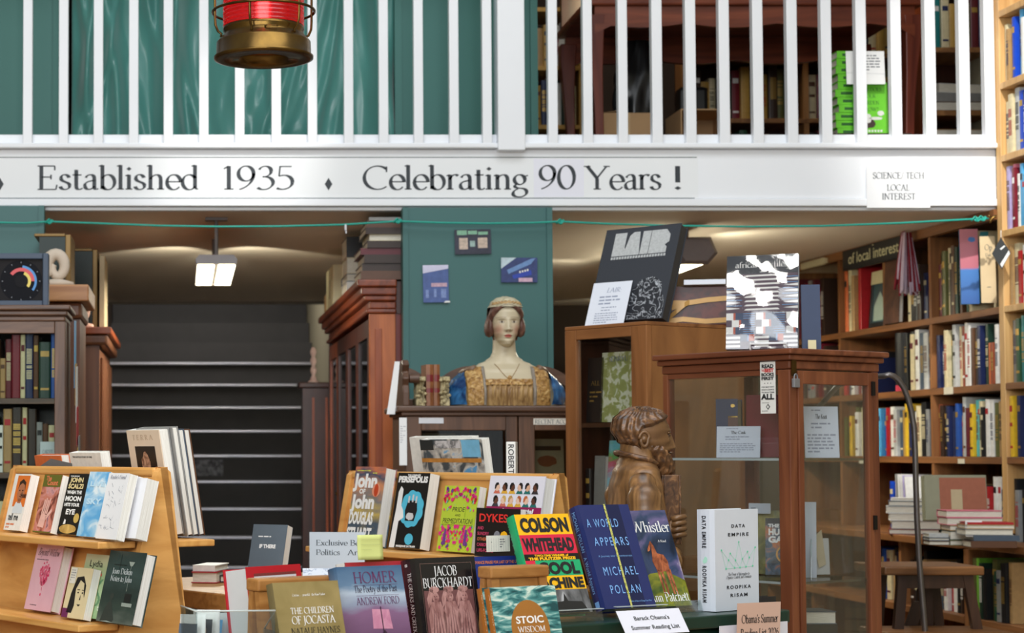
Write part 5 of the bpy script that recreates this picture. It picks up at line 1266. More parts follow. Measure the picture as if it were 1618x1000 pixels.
def zz_(py): return P(760, py, YC).z
def xx_(px): return P(px, 700, YC).x-xa
for (p0, p1, g0, g1) in ((641, 818, 666, 800), (820, 980, 845, 960)):
    x0, x1, a0, a1 = xx_(p0), xx_(p1), xx_(g0), xx_(g1)
    x1 = min(x1, w)
    D = MB().box(x0, 0, 0.1, a0, 0.027, zc-0.001).box(a1, 0, 0.1, x1, 0.027, zc-0.001).box(a0, 0, zz_(680), a1, 0.027, zc-0.001).box(a0, 0, 0.1, a1, 0.027, 0.2).build('door', OK2, CC, bevel=0.003)
    MB().box(a0, 0.012, 0.2, a1, 0.016, zz_(680)).build('pane', glass('cabinet_glass', (214,214,206), 0.015, 0.09, 0.5), D)
for z in (0.5, 0.85, zz_(752), ):
    MB().box(0.0205, 0.03, z-0.016, w-0.0205, d-0.036, z).build('shelf', OK2X, CC)
LBL = M('card_label', (224,218,206), 0.55)
lab = MB().box(xx_(662), -0.002, zz_(669), xx_(701), -0.0005, zz_(660)).build('label_card', M('white_label', (212,212,216), 0.5), CC)
lab = MB().box(xx_(843), -0.002, zz_(671), xx_(905), -0.0005, zz_(661)).build('label_card', LBL, CC)
text(Plane((0, -0.002, 0), (1, 0, 0), (0, 0, 1)), lab, 'RECENT ACQUISITIONS', xx_(845), zz_(669.5), 0.015, GI, 'serif', 0.2)
# scrolled gallery behind the bust
yb = d-0.03
n = 40; U = []; Lw = []
def gal(u):      # outline of the carved back board, metres above the top
    return 0.055+0.075*abs(cos(u*pi*2.5))**0.8
for k in range(n+1):
    u = k/n; x = 0.02+u*(w-0.03)
    U.append((x, yb, zt+gal(u)+0.03)); Lw.append((x, yb, zt+gal(u)-0.012))
g = MB().rings([Lw, U], 0, False).build('back_rail', OK2X, CC); g.modifiers.new('t', 'SOLIDIFY').thickness = 0.022
MB().box(0.02, yb-0.01, zt+0.0005, w-0.02, yb+0.012, zt+0.035).build('back_rail_foot', OK2X, CC, bevel=0.003)
# scrolled end at the left
pts = [(0, zt+0.0005), (0.0, zt+0.04), (0.016, zt+0.06), (0.004, zt+0.085), (0.02, zt+0.105), (0.0, zt+0.14), (0.012, zt+0.165), (0.04, zt+0.17), (0.07, zt+0.15), (0.085, zt+0.11), (0.1, zt+0.05), (0.1, zt+0.0005)]
SE = MB()
prof = []
for y, z in ((0.06, 0), (0.06, .05), (0.075, .075), (0.06, .10), (0.08, .125), (0.06, .15), (0.09, .168), (0.15, .165), (0.22, .14), (0.3, .09), (yb, .06), (yb, 0)):
    prof.append((0.0, y, zt+0.0005+z))
MB().prism(prof, (0.024, 0, 0)).build('scrolled_end', OK2, CC, bevel=0.004)
MB().lathe([(0, -0.006), (0.016, -0.004), (0.018, 0.03), (0, 0.034)], 20, (0, 0, 0)).build('scroll_boss', OK2, CC, (0.03, 0.075, zt+0.1), (0, pi/2, 0))
# papers hanging at its left side
t = thing('paper_sheet', 'tall white paper sheet propped against the scrolled end of the oak cabinet', 'paper', (xa-0.062, YC+0.03, zt-0.03), 0, 0)
MB().prism([(0.0, 0, 0.0), (0.03, 0, 0.0), (0.048, 0, 0.19), (0.03, 0, 0.19)], (0, 0.002, 0)).build('sheet', M('note_paper', (240,240,240), 0.7, var=0.01), t)
t = thing('paper_sheet', 'printed white paper hung on the side of the oak cabinet below its top', 'paper', (P(631, 735, YC-0.01).x, YC-0.012, P(631, 735, YC).z), 0, 0)
MB().box(0, 0, 0, P(643, 700, YC).x-P(631, 700, YC).x, 0.0015, 0.17).build('sheet', M('note_paper', (240,240,240), 0.7, var=0.01), t)
patch(FP, t, lines_of(0.004, 0.14, 0.024, 8, 0.008, 0.003, 3), M('pencil_grey', (190,190,194), 0.7), name='typed_lines')
# books seen through its glass
t = make_book('pale pictorial book behind the left pane of the oak cabinet', (xa+xx_(667), YC+0.06, zz_(752)+0.001), 0, 0.1, 0.13, 0.15, 0.02, ramp_mat('pale_pictorial', [(0.35, (150,146,120)), (0.5, (196,190,170)), (0.65, (120,120,96))], (16, 16, 30)), cov('tan'))
patch(FP, t, [rect(0, .11, .13, .145)], M('pale_grey_band', (150,148,140), 0.5), name='title_band')
t = make_book('cream book with a black title bar behind the right pane of the oak cabinet', (xa+xx_(848), YC+0.06, zz_(752)+0.001), 0, 0.12, 0.11, 0.13, 0.02, M('aged_cream', (196,188,168), 0.5, var=0.1), cov('cream'))
patch(FP, t, [rect(.008, .088, .1, .104)], cov('black'), name='title_bar')
patch(FP, t, [blob(.05, .05, .035, .02, 3)], M('rust_print', (160,90,60), 0.5), name='ornament')
for k, (c, px) in enumerate((('black', 722), ('dark green', 735), ('navy', 748), ('maroon', 762), ('dark brown', 776))):
    shelf_book('book', f'dark upright book, {ORD[k]} from the left, behind the left pane of the oak cabinet', 'dark books in the oak cabinet', (xa+xx_(px), YC+0.1, zz_(752)+0.001), 0, 0.026, 0.15, 0.16-0.006*(k % 3), c)
# two old books between carved bookends
yq = YC+0.13
CALF = ramp_mat('calf_leather', [(0.3, (112,66,36)), (0.7, (156,100,60))], (25, 25, 25), 0.45)
CREAMC = ramp_mat('carved_stone', [(0.3, (96,84,56)), (0.6, (206,190,146))], (60, 60, 60), 0.7, 'noise', 3, 0.5, 0.8)
xq = P(666, 600, yq).x
for k in range(2):
    T = 0.027 if k == 0 else 0.022
    b = MB(); x0 = 0
    o = thing('leather_book', ('thicker', 'thinner')[k]+' brown calf book with red spine label between the carved bookends', 'book', (xq+0.014+k*0.028, yq-0.03, zt+0.0006), radians(4), 0, 'old calf books between bookends')
    H = 0.152
    pr = [(0, 0.004), (T*0.5, 0), (T, 0.004), (T, 0.1), (T-.002, 0.1), (T-.002, .006), (.002, .006), (.002, .1), (0, .1)]
    MB().rings([[(x, y, 0) for x, y in pr], [(x, y, H) for x, y in pr]], 0, True, False, False).poly([(0, .004, H), (T*.5, 0, H), (T, .004, H), (T, .1, H), (0, .1, H)]).build('cover', CALF, o)
    MB().box(.002, .0065, .003, T-.002, .098, H-.003).build('pages', PAGES_V, o)
    for z0, z1 in ((.09, .115), (.05, .066)):
        MB().poly([(T*.05, .0028, z0), (T*.5, -.0006, z0), (T*.95, .0028, z0), (T*.95, .0028, z1), (T*.5, -.0006, z1), (T*.05, .0028, z1)]).build('spine_label', M('red_label', (120,34,34), 0.45), o)
for s, nm in ((0, 'left of'), (1, 'right of')):
    o = thing('bookend', f'cream carved openwork bookend {nm} the two old calf books', 'bookend', (xq+(-0.024 if s == 0 else 0.0645), yq-0.035, zt+0.0006))
    W_ = 0.034
    MB().box(0, 0, 0, W_, 0.11, 0.03).build('base', CREAMC, o, bevel=0.004)
    for k in range(3):
        for q in range(2):
            MB().lathe([(.007, .031), (.005, .045), (.0075, .06), (.005, .075), (.008, .09)], 10, (0.007+0.010*k, 0.02+0.06*q, 0)).build('pillar', CREAMC, o)
    MB().box(-0.002, -0.002, 0.0905, W_+0.002, 0.112, 0.108).build('lintel', CREAMC, o, bevel=0.004)
    R = random.Random(s)
    b = MB()
    for k in range(12): b.lathe([(0, -.007), (.006, -.003), (.007, .001), (0, .007)], 7, (R.uniform(0, W_), R.choice((-0.003, 0.002)), R.uniform(.008, .1)))
    b.build('carved_ornament', CREAMC, o)

# ---------------------------------------------------------------- sculpting helpers
def lerp_tab(tab, z):
    for (a, va), (b_, vb) in zip(tab, tab[1:]):
        if z <= b_:
            t = max(0, min(1, (z-a)/(b_-a))); t = t*t*(3-2*t)
            return va+(vb-va)*t
    return tab[-1][1]
def paint_mat(name, rough, bump=0.0, scale=20, coat=0.0, grain=None):
    m = bpy.data.materials.new(name); m.use_nodes = True; nt = m.node_tree; b = nt.nodes['Principled BSDF']
    b.inputs['Roughness'].default_value = rough
    if coat: b.inputs['Coat Weight'].default_value = coat
    at = nt.nodes.new('ShaderNodeAttribute'); at.attribute_name = 'paint'
    nt.links.new(at.outputs['Color'], b.inputs['Base Color'])
    if bump:
        no = nt.nodes.new('ShaderNodeTexNoise'); no.inputs['Scale'].default_value = scale
        tc = nt.nodes.new('ShaderNodeTexCoord'); nt.links.new(tc.outputs['Object'], no.inputs['Vector'])
        bp = nt.nodes.new('ShaderNodeBump'); bp.inputs['Strength'].default_value = bump; bp.inputs['Distance'].default_value = 0.003
        nt.links.new(no.outputs[0], bp.inputs['Height']); nt.links.new(bp.outputs[0], b.inputs['Normal'])
    return m
def paint(o, fn):
    me = o.data; at = me.color_attributes.new('paint', 'FLOAT_COLOR', 'POINT')
    for i, v in enumerate(me.vertices): at.data[i].color = fn(v.co)
def mixc(a, b_, t): t = max(0, min(1, t)); return tuple(x+(y-x)*t for x, y in zip(a, b_))
G_ = lambda x, s: exp(-(x/s)**2)
class Head:
    def __init__(s, H, hw, fd, bd, feat, W_tab=None, F_tab=None, B_tab=None):
        s.H, s.hw, s.fd, s.bd, s.feat = H, hw, fd, bd, feat
        s.W = W_tab or [(0, .2), (.05, .42), (.14, .62), (.28, .8), (.42, .93), (.6, 1.0), (.75, .97), (.88, .78), (.96, .48), (1, .02)]
        s.F = F_tab or [(0, .45), (.05, .8), (.14, .92), (.3, .97), (.5, 1), (.68, 1.0), (.82, .88), (.93, .58), (1, .02)]
        s.B = B_tab or [(0, -.1), (.1, 0.05), (.25, .35), (.4, .8), (.6, 1.0), (.78, .95), (.9, .7), (.97, .4), (1, .02)]
    def at(s, az, Z, off=0.0):
        """az 0 = face (towards -y), positive to the viewer's right"""
        sx, cy = sin(az), cos(az)
        w = s.hw*lerp_tab(s.W, Z)
        x = w*(abs(sx)**0.9)*(1 if sx > 0 else -1)
        if cy >= 0: y = -s.fd*lerp_tab(s.F, Z)*(cy**0.8)
        else: y = s.bd*lerp_tab(s.B, Z)*((-cy)**0.8)
        if cy > 0: y -= s.feat(x/s.hw, Z)*s.H*min(1, cy*2.5)
        p = Vector((x, y, Z*s.H))
        if off: 
            n = Vector((sx, -cy, 0.25+1.2*max(0, Z-.7))).normalized(); p += n*off
        return p
def build_head(h, name, mat, parent, nz=110, na=132):
    b = MB(); R = []
    for i in range(nz+1):
        Z = i/nz; Z = min(0.999, Z)
        R.append([h.at(2*pi*k/na, Z) for k in range(na)])
    b.rings(R)
    return b.build(name, mat, parent, smooth=True)

# ---------------------------------------------------------------- painted bust
bx_, by_ = P(797, 640, 7.0).x, 7.0
BU = thing('bust', 'painted plaster bust of a woman with gilded dress and blue sleeves on the oak cabinet', 'statue', (bx_, by_, zt+0.0008))
bs = 7.0/3000
def feat_b(X, Z):
    aX = abs(X); f = 0
    if .29 < Z < .56:
        t = (0.56-Z)/(.56-.335); amp = .012+.085*min(1, t)**1.3
        if Z < .335: amp *= max(0, (Z-.29)/.045)
        f += amp*G_(X, .13+.07*min(1, t))
    f += .02*G_(aX-.17, .09)*G_(Z-.325, .025)
    f -= .034*G_(aX-.42, .22)*G_(Z-.505, .042)
    f += .022*G_(aX-.42, .16)*G_(Z-.488, .022)
    f += .012*G_(Z-.56, .025)*G_(aX-.42, .32)
    f += .026*G_(X, .26)*G_(Z-.225, .016)*(1-.3*G_(X, .05)) + .026*G_(X, .2)*G_(Z-.185, .017) - .012*G_(X, .3)*G_(Z-.205, .006)
    f += .03*G_(X, .34)*G_(Z-.07, .06) - .012*G_(X, .3)*G_(Z-.14, .02)
    f += .014*G_(aX-.5, .25)*G_(Z-.36, .12)
    return f
HB = Head(0.180, .054, .068, .085, feat_b)
SKIN = lin((204,190,160)); LIP = lin((178,84,70)); BROW = lin((128,104,78)); CHK = lin((206,150,128)); EYEW = lin((210,202,184)); IRIS = lin((74,58,46)); LID = lin((122,92,72))
def skin_b(co):
    X, Z = co.x/.054, co.z/.180
    c = SKIN
    if co.y < 0.0:
        aX = abs(X)
        c = mixc(c, CHK, .75*G_(aX-.62, .28)*G_(Z-.33, .11))
        c = mixc(c, lin((176,160,130)), .5*G_(aX-.42, .3)*G_(Z-.545, .02))  # shading under the brow put into the skin colour
        arc = .565+.02*cos((aX-.42)*3)-.0
        c = mixc(c, BROW, .75*G_(Z-arc, .009)*(1 if .14 < aX < .78 else 0))
        e = ((aX-.42)/.17)**2+((Z-.488)/.021)**2
        if e < 1.25: c = mixc(c, LID, .8)
        if e < .8: c = EYEW
        if ((aX-.41)/.075)**2+((Z-.49)/.021)**2 < 1: c = IRIS
        c = mixc(c, LID, .5*G_(Z-.525, .006)*G_(aX-.42, .2))
        q = (X/.27)**2+((Z-.206)/.038)**2
        if q < 1: c = mixc(c, LIP, min(1, (1-q)*2.6))
        if abs(X) < .27 and abs(Z-.206) < .0055: c = lin((112,52,44))
        if ((aX-.12)/.05)**2+((Z-.3)/.012)**2 < 1: c = mixc(c, LID, .6)
    return c
zh = (638-544)*bs
BSK = paint_mat('painted_plaster', 0.42)
hd = build_head(HB, 'head', BSK, BU); hd.location = (0, -0.03, zh); paint(hd, skin_b)
# neck and torso
px_hw = [(638, 86), (628, 86), (615, 82), (600, 75), (588, 67), (578, 56), (571, 42), (565, 29), (558, 21), (551, 18.0), (540, 17.5), (528, 17), (515, 15)]
T_HW = sorted([((638-a)*bs, b_*bs) for a, b_ in px_hw])
T_FD = [(0, .125), (.05, .13), (.09, .115), (.13, .088), (.16, .062), (.19, .05), (.215, .044), (.3, .038)]
T_BD = [(0, .10), (.06, .10), (.11, .088), (.15, .066), (.19, .05), (.3, .04)]
def tor(x_or_az, z, off=0.0, az=True):
    hw = lerp_tab(T_HW, z); a = x_or_az
    if not az: a = math.asin(max(-1, min(1, x_or_az/hw)))
    s, c = sin(a), cos(a)
    y = -lerp_tab(T_FD, z)*abs(c)**.8 if c >= 0 else lerp_tab(T_BD, z)*abs(c)**.8
    # collar bones, hollow of the throat, breast
    if c > 0:
        x_ = hw*s
        y -= .010*G_(abs(x_)-.05, .05)*G_(z-.045, .045) - .006*G_(x_, .018)*G_(z-.165, .02)
    p = Vector((hw*s, y, z)); n = Vector((s*.9, -c, .3)).normalized()
    return p+n*off
R = []
for i in range(61):
    z = .29*i/60
    R.append([tor(2*pi*k/72, z) for k in range(72)])
o = MB().rings(R).build('neck_and_shoulders', BSK, BU, smooth=True); paint(o, lambda co: SKIN)
GOLDL = ramp_mat('antique_gold', [(0.3, (120,82,40)), (0.55, (190,146,84)), (0.7, (216,184,126))], (70, 70, 70), 0.4, 'noise', 3, 1.2, 0.9)
GOLDP = ramp_mat('gold_brown_pleats', [(0.3, (120,86,50)), (0.7, (190,154,100))], (90, 90, 9), 0.45, 'noise', 3, 0.6, 0.3)
BLUEP = ramp_mat('blue_glaze', [(0.35, (20,52,96)), (0.6, (60,118,170))], (22, 22, 14), 0.25, 'noise', 3, 1.0, 0.3)
SILV = M('dull_silver_braid', (150,140,128), 0.4, 0.2, var=0.2, scale=120)
def tpatch(fx0, fx1, z0, z1, off, nx, nz, nm, mat, par=BU, dis=None):
    def f(u, v):
        z = (z0(u) if callable(z0) else z0); zz1 = (z1(u) if callable(z1) else z1); z = z+(zz1-z)*v
        x = fx0(z)+(fx1(z)-fx0(z))*u
        e = min(u, 1-u, v+.15, 1-v)*8
        return tor(x, z, off*min(1, .25+e) + (dis(x, z) if dis else 0), False)
    return MB().grid(f, nx, nz).build(nm, mat, par, smooth=True)
ins = lambda z: .084+.004*cos(z*20)
tpatch(lambda z: -.086, lambda z: .086, 0.0, .085, .007, 60, 16, 'bodice', GOLDP, dis=lambda x, z: .0025*sin(x*330+2*sin(z*40)))
tpatch(lambda z: -.088, lambda z: .088, .074, .098, .011, 60, 10, 'neckline_band', GOLDL, dis=lambda x, z: .003*sin(x*230)*sin(z*300))
for s in (-1, 1):
    top = 0.148
    a0 = (lambda z: .088-.0*z); a1 = (lambda z: min(.150, lerp_tab(T_HW, z)*.985))
    f0, f1 = (a0, a1) if s > 0 else ((lambda z: -a1(z)), (lambda z: -a0(z)))
    tpatch(f0, f1, 0.0, .146, .010, 18, 40, 'gilded_strap', GOLDL, dis=lambda x, z: .0015*sin(x*260)*sin(z*210))
    g0, g1 = (lambda z: .083, lambda z: .091) if s > 0 else (lambda z: -.091, lambda z: -.083)
    tpatch(g0, g1, 0.0, .146, .013, 6, 40, 'silver_braid', SILV)
    def slv(u, v, s=s):
        z = .0+.135*v; hw = lerp_tab(T_HW, z)
        a_in = math.asin(min(.97, .142/hw)) if hw > .142 else 1.35
        a = a_in+(pi*0.86-a_in)*u
        puff = .012*sin(v*pi)+.012*(1-v)
        return tor(s*a, z, .006+puff+.004*sin(u*16+v*9))
    MB().grid(slv, 28, 26).build('blue_sleeve', BLUEP, BU, smooth=True)
    sh = MB().tube([tor(s*a, .139-.004*k, .006) for k, a in enumerate([1.0+.2*q for q in range(8)])], .012, 10).build('shoulder_roll', M('shoulder_brown', (126,100,78), 0.45), BU, smooth=True)
# cap, hair
CAPM = ramp_mat('pale_cap_paint', [(0.35, (168,158,128)), (0.65, (206,196,166))], (40, 40, 40), 0.5)
HAIRB = ramp_mat('brown_hair_paint', [(0.35, (84,54,44)), (0.65, (130,92,78))], (50, 50, 14), 0.5, 'noise', 3, 1, 0.4)
def hp(az0, az1, z0, z1, off, nu, nv, nm, mat, par, H_=HB, loc=(0, -0.03, zh), dis=None):
    def f(u, v):
        az = az0+(az1-az0)*u; zz0 = z0(az) if callable(z0) else z0; zz1 = z1(az) if callable(z1) else z1
        Z = min(.999, zz0+(zz1-zz0)*v)
        return H_.at(az, Z, off(u, v) if callable(off) else off) + (dis(az, Z) if dis else Vector((0, 0, 0)))
    return MB().grid(f, nu, nv).build(nm, mat, par, loc, smooth=True)
hl = lambda az: .80-.30*min(1, abs(az)/1.25)**1.6          # parted hairline
hp(-pi, pi, lambda az: .78 if abs(az) < 1.9 else .45, .998, .012, 96, 26, 'cap', CAPM, BU)
hp(-1.35, 1.35, hl, lambda az: .84, lambda u, v: .0125*sin(min(1, v*1.3+.08)*pi*.8), 60, 12, 'front_hair', HAIRB, BU)
hp(-1.2, 1.2, lambda az: .84-.02*abs(az), lambda az: .90-.03*abs(az), lambda u, v: .013+.003*sin(u*60)*sin(v*9), 60, 8, 'gilt_fillet', GOLDL, BU)
for s in (-1, 1):
    c = HB.at(s*1.5, .47)
    MB().rings([[Vector((c.x+s*.006+rx*cos(t)*s, .012+ry*sin(t)-.03, zh+z)) for t in [2*pi*k/24 for k in range(24)]] for z, rx, ry in ((.036, .002, .004), (.042, .013, .026), (.058, .0185, .036), (.078, .018, .040), (.098, .013, .036), (.116, .006, .026), (.122, .001, .006))]).build('side_hair', HAIRB, BU, smooth=True)
hp(1.7, 2*pi-1.7, .12, .8, .012, 40, 20, 'back_hair', HAIRB, BU)
# necklace
NK = M('necklace_gold', (170,134,88), 0.4, 0.3)
pts = [tor(x, .094+.062*(abs(x)/.045)**1.15, .002, False) for x in [-.045+.09*k/24 for k in range(25)]]
MB().tube(pts, .0011, 6).build('necklace', NK, BU, smooth=True)
p = tor(0, .1, .010, False)
MB().lathe([(0, -.009), (.006, -.006), (.0085, 0), (.006, .006), (0, .009)], 16, p).build('pendant', GOLDL, BU, smooth=True)

# ---------------------------------------------------------------- display cases, turned a third of the way round
RC = radians(-57)
def loc2(root, x, y, z): 
    c, s = cos(RC), sin(RC); return Vector((root[0]+x*c-y*s, root[1]+x*s+y*c, z))
WAL = wood('walnut', (110,66,34), (160,106,62), 'z', 13, 0.4); WALX = wood('walnut_rail', (112,68,36), (160,106,62), 'x', 13, 0.4)
WPAN = ramp_mat('walnut_panel', [(0.3, (124,78,42)), (0.7, (166,112,64))], (5, 5, 2), 0.45, 'noise', 5, 1.5)
WDK = wood('walnut_dark', (64,38,24), (96,60,38), 'z', 13, 0.4)
# tall case with door
An = (P(1022, 600, 5.9).x, 5.9); LA = 0.356
Ar = (An[0]-LA*cos(RC), An[1]-LA*sin(RC)); zA = P(1022, 507, 5.9).z
CA = thing('display_case', 'tall walnut display case with a narrow glazed door, plain panelled side', 'display case', (Ar[0], Ar[1], 0), RC)
DA = 0.46
MB().box(0, 0, zA-0.012, LA, DA, zA).build('top', WALX, CA, bevel=0.002)
MB().box(LA-0.02, 0.024, 0.06, LA, DA, zA-0.0125).build('side_panel', WPAN, CA)
MB().box(0, 0.024, 0.06, 0.02, DA, zA-0.0125).build('side_panel', WPAN, CA)
MB().box(0.0225, DA-0.012, 0.06, LA-0.0225, DA, zA-0.0125).build('back_panel', WDK, CA)
for x in (0.0203, LA-0.0222): MB().box(x, 0.024, 0.06, x+0.002, DA, zA-0.0125).build('shade_lining', MAHD, CA)  # dark sheets added inside; the interior's shade is put into their colour
MB().box(0, 0, 0, LA, DA, 0.0595).build('plinth', WALX, CA)
zr = P(950, 534, 6.05).z
D = MB().box(0, 0, 0.06, 0.05, 0.0235, zA-0.0125).box(LA-0.065, 0, 0.06, LA, 0.0235, zA-0.0125).build('door', WAL, CA, bevel=0.002)
MB().box(0.0505, 0, zr, LA-0.0655, 0.0235, zA-0.0125).build('door_rail', WALX, D, bevel=0.002); MB().box(0.0505, 0, 0.06, LA-0.0655, 0.0235, 0.15).build('door_rail', WALX, D)
MB().box(0.0505, 0.010, 0.15, LA-0.0655, 0.013, zr).build('pane', glass('case_pane', (248,249,247), 0.01, 0.05, 0.4), D)
zs_ = (P(950, 668, 6.1).z, P(950, 820, 6.1).z, 0.8, 0.5)
for z in zs_: MB().box(0.0225, 0.026, z-0.014, LA-0.0225, DA-0.0125, z).build('shelf', WDK, CA)
def cx_(root, y, px):
    c, s = cos(RC), sin(RC); u = (px-CX)/FPX
    return (u*(root[1]+y*c)-(root[0]-y*s))/(c-u*s)
def in_case(root, x, y, z, rz, tilt, W_, H_, T, mat, label, **k): return make_book(label, loc2(root, x, y, z), RC+rz, tilt, W_, H_, T, mat, **k)
GRN = ramp_mat('leafy_green_paper', [(0.40, (158,164,98)), (0.5, (170,176,112)), (0.56, (226,228,206))], (40, 40, 40), 0.5, 'noise', 4, 0.6)
t = in_case(Ar, cx_(Ar, .05, 948), 0.05, zs_[0]+0.001, 0, 0.06, 0.14, P(960, 560, 6.2).z-zs_[0], 0.02, GRN, 'green leaf-patterned book on the upper shelf of the tall walnut case', spine=cov('tan'), back=cov('tan'))
text(FP, t, 'SENRYU', .03, .195, .016, M('blue_title', (84,96,150), 0.5), 'serif', .085)
t = in_case(Ar, cx_(Ar, .05, 926), 0.05, zs_[0]+0.001, 0, 0.06, 0.07, 0.21, 0.02, cov('black'), 'black gilt-titled book left of the green one in the tall walnut case')
text(FP, t, 'ALL', .016, .12, .014, GILT, 'serif', .04); patch(FP, t, lines_of(.012, .1, .07, 3, .014, .005, 2), GILT, name='gilt_lines')
t = in_case(Ar, cx_(Ar, .06, 954), 0.06, zs_[1]+0.001, 0, 0.1, 0.11, 0.25, 0.012, band_mat('comic_cover', 'z', [(0, (90,170,210)), (.08, (206,196,206)), (.12, (150,200,220)), (.17, (206,90,120)), (.2, (110,170,90)), (.23, (120,200,220))], 0.4, 0.35, 30), 'bright pictorial album behind the carved figure in the tall walnut case', hard=False)
t = in_case(Ar, cx_(Ar, .06, 936), 0.06, zs_[1]+0.001, 0, 0.05, 0.045, 0.2, 0.02, cov('grey'), 'plain grey book beside the bright album in the tall walnut case')
shelf_book('book', 'dark gilt-banded slim book at the left of the lower shelf in the tall walnut case', 'books in the tall walnut case', loc2(Ar, cx_(Ar, .05, 923), 0.05, zs_[1]+0.001), RC, 0.022, 0.12, 0.16, 'black', [(0.1, .2), (.4, .5), (.7, .8)], 'ochre')
shelf_book('book', 'maroon lettered book at the back of the lower shelf in the tall walnut case', 'books in the tall walnut case', loc2(Ar, 0.03, 0.25, zs_[1]+0.001), RC, 0.10, 0.12, 0.24, 'maroon')
# square case, glass on all sides
Bn = (P(1250, 700, 5.2).x, 5.2); LBn, MBn = 0.482, 0.402
Br = (Bn[0]-LBn*cos(RC), Bn[1]-LBn*sin(RC)); zB = P(1250, 550, 5.2).z
CB = thing('display_case', 'square cherry-wood display case with glass sides, padlock and moulded top', 'display case', (Br[0], Br[1], 0), RC)
CHW = wood('cherry_case', (98,50,30), (142,84,52), 'z', 13, 0.38); CHX = wood('cherry_case_top', (92,46,28), (134,78,50), 'x', 13, 0.38)
L_, D_ = LBn, MBn
for (z0, z1, o_) in ((-0.016, 0.0, 0.012), (-0.032, -0.0165, 0.002), (-0.056, -0.0325, -0.008)):
    MB().box(-o_, -o_, zB+z0, L_+o_, D_+o_, zB+z1).build('moulded_top', CHX, CB, bevel=0.004)
z1 = zB-0.057
for (x, y, s) in ((0.01, 0.01, 0), (L_-0.052, 0.01, 1), (0.01, D_-0.04, 2), (L_-0.044, D_-0.04, 3)):
    wx = 0.042 if s == 1 else (0.02 if s == 0 else 0.034)
    MB().box(x, y, 0.06, x+wx, y+0.03, z1).build('corner_post', CHW, CB, bevel=0.003)
MB().box(0.0, 0.0, 0, L_, D_, 0.0595).build('plinth', CHX, CB)
MB().box(0.0305, 0.012, z1-0.014, L_-0.0525, 0.028, z1).build('top_rail', CHX, CB)
# hinged glazed door on the right-hand face
DR = MB().box(L_-0.022, 0.041, 0.08, L_-0.006, 0.062, z1-0.003).box(L_-0.022, D_-0.062, 0.08, L_-0.006, D_-0.041, z1-0.003).box(L_-0.022, 0.062, z1-0.04, L_-0.006, D_-0.062, z1-0.003).box(L_-0.022, 0.062, 0.08, L_-0.006, D_-0.062, 0.12).build('door', CHW, CB, bevel=0.002)
GLB = glass('case_glass', (250,251,251), 0.01, 0.05, 0.35)
MB().box(L_-0.016, 0.062, 0.12, L_-0.013, D_-0.062, z1-0.04).build('pane', GLB, DR)
for zz in (1.58, 1.20): MB().box(L_-0.0055, D_-0.05, zz-0.02, L_-0.001, D_-0.036, zz+0.02).build('hinge', M('dark_iron', (40,36,34), 0.4, 0.7), DR)
MB().box(0.0305, 0.018, 0.06, L_-0.0525, 0.021, z1-0.0145).build('pane', GLB, CB)
MB().box(0.015, 0.0405, 0.06, 0.018, D_-0.0405, z1).build('pane', GLB, CB)
MB().box(0.0305, D_-0.03, 0.06, L_-0.0445, D_-0.027, z1).build('pane', GLB, CB)
SG = glass('shelf_glass', (214,230,226), 0.01, 0.12, 0.7)
GE = M('glass_edge', (186,198,200), 0.15, var=0.02)
zS = (P(1240, 724, 5.22).z, P(1240, 921, 5.22).z)
for z in zS:
    sh = MB().box(0.019, 0.0225, z-0.007, L_-0.024, D_-0.031, z).build('glass_shelf', SG, CB)
    MB().box(0.031, 0.0218, z-0.0068, L_-0.053, 0.0224, z-0.0002).build('front_edge', GE, sh)
MB().box(0.019, 0.0225, 0.60, L_-0.024, D_-0.031, 0.62).build('deck', CHX, CB)
# hasp and padlock at the near corner
HS = MB().box(L_-0.0055, 0.012, zB-0.075, L_-0.0025, 0.03, zB-0.028).build('hasp', BRASS, CB)
pk = MB().box(L_-0.004, 0.010, zB-0.108, L_+0.006, 0.034, zB-0.083).build('padlock', M('steel_padlock', (150,150,156), 0.35, 0.6), CB, bevel=0.002)
MB().tube([(L_+0.001, 0.022+0.007*cos(t*pi/8), zB-0.084+0.014*sin(t*pi/8)) for t in range(9)], 0.002, 8).build('shackle', M('steel_padlock', (150,150,156), 0.35, 0.6), pk)
# bookmark stuck to the glass
bw, bh = 0.052, P(1230, 571, 5.25).z-P(1230, 653, 5.25).z
bp_ = loc2(Br, L_-0.052-0.056, 0.0064, P(1230, 653, 5.25).z)
t = thing('bookmark', 'white bookmark with bold black and red lettering stuck to the case glass', 'bookmark', bp_, RC)
MB().box(0, 0, 0, bw, 0.001, bh).build('card', M('bookmark_card', (232,230,224), 0.5, var=0.01), t)
RED = M('bold_red', (196,40,40), 0.5)
for s, z, h, m, ww in (('READ', .88, .072, INKB, .8), ('BEST', .80, .068, RED, .62), ('BOOKS', .725, .06, INKB, .84), ('FIRST', .65, .06, INKB, .84), ('ALL', .275, .105, INKB, .84)):
    text(FP, t, s, bw*(.5 if s != 'BEST' else .6), bh*z, bh*h, m, 'sans', bw*ww, 'c', bold=0.05)
text(FP, t, 'THE', bw*.07, bh*.81, bh*.05, RED, 'sans', bw*.05*4, bold=0.02)
patch(FP, t, [ell(bw*(.3+.2*k), bh*.585, bw*.03, bw*.03, 8) for k in range(3)], INKB, name='stars')
for k, s in enumerate(('YOU MAY NOT', 'HAVE A CHANCE', 'TO READ THEM')): text(FP, t, s, bw*.5, bh*(.50-.052*k), bh*.026, INKB, 'sans', bw*.84, 'c', bold=0.02)
patch(FP, t, lines_of(bw*.1, bh*.21, bw*.92, 1, .01, bh*.008, 3)+lines_of(bw*.1, bh*.055, bw*.92, 1, .01, bh*.01, 5), INKB, name='small_print')
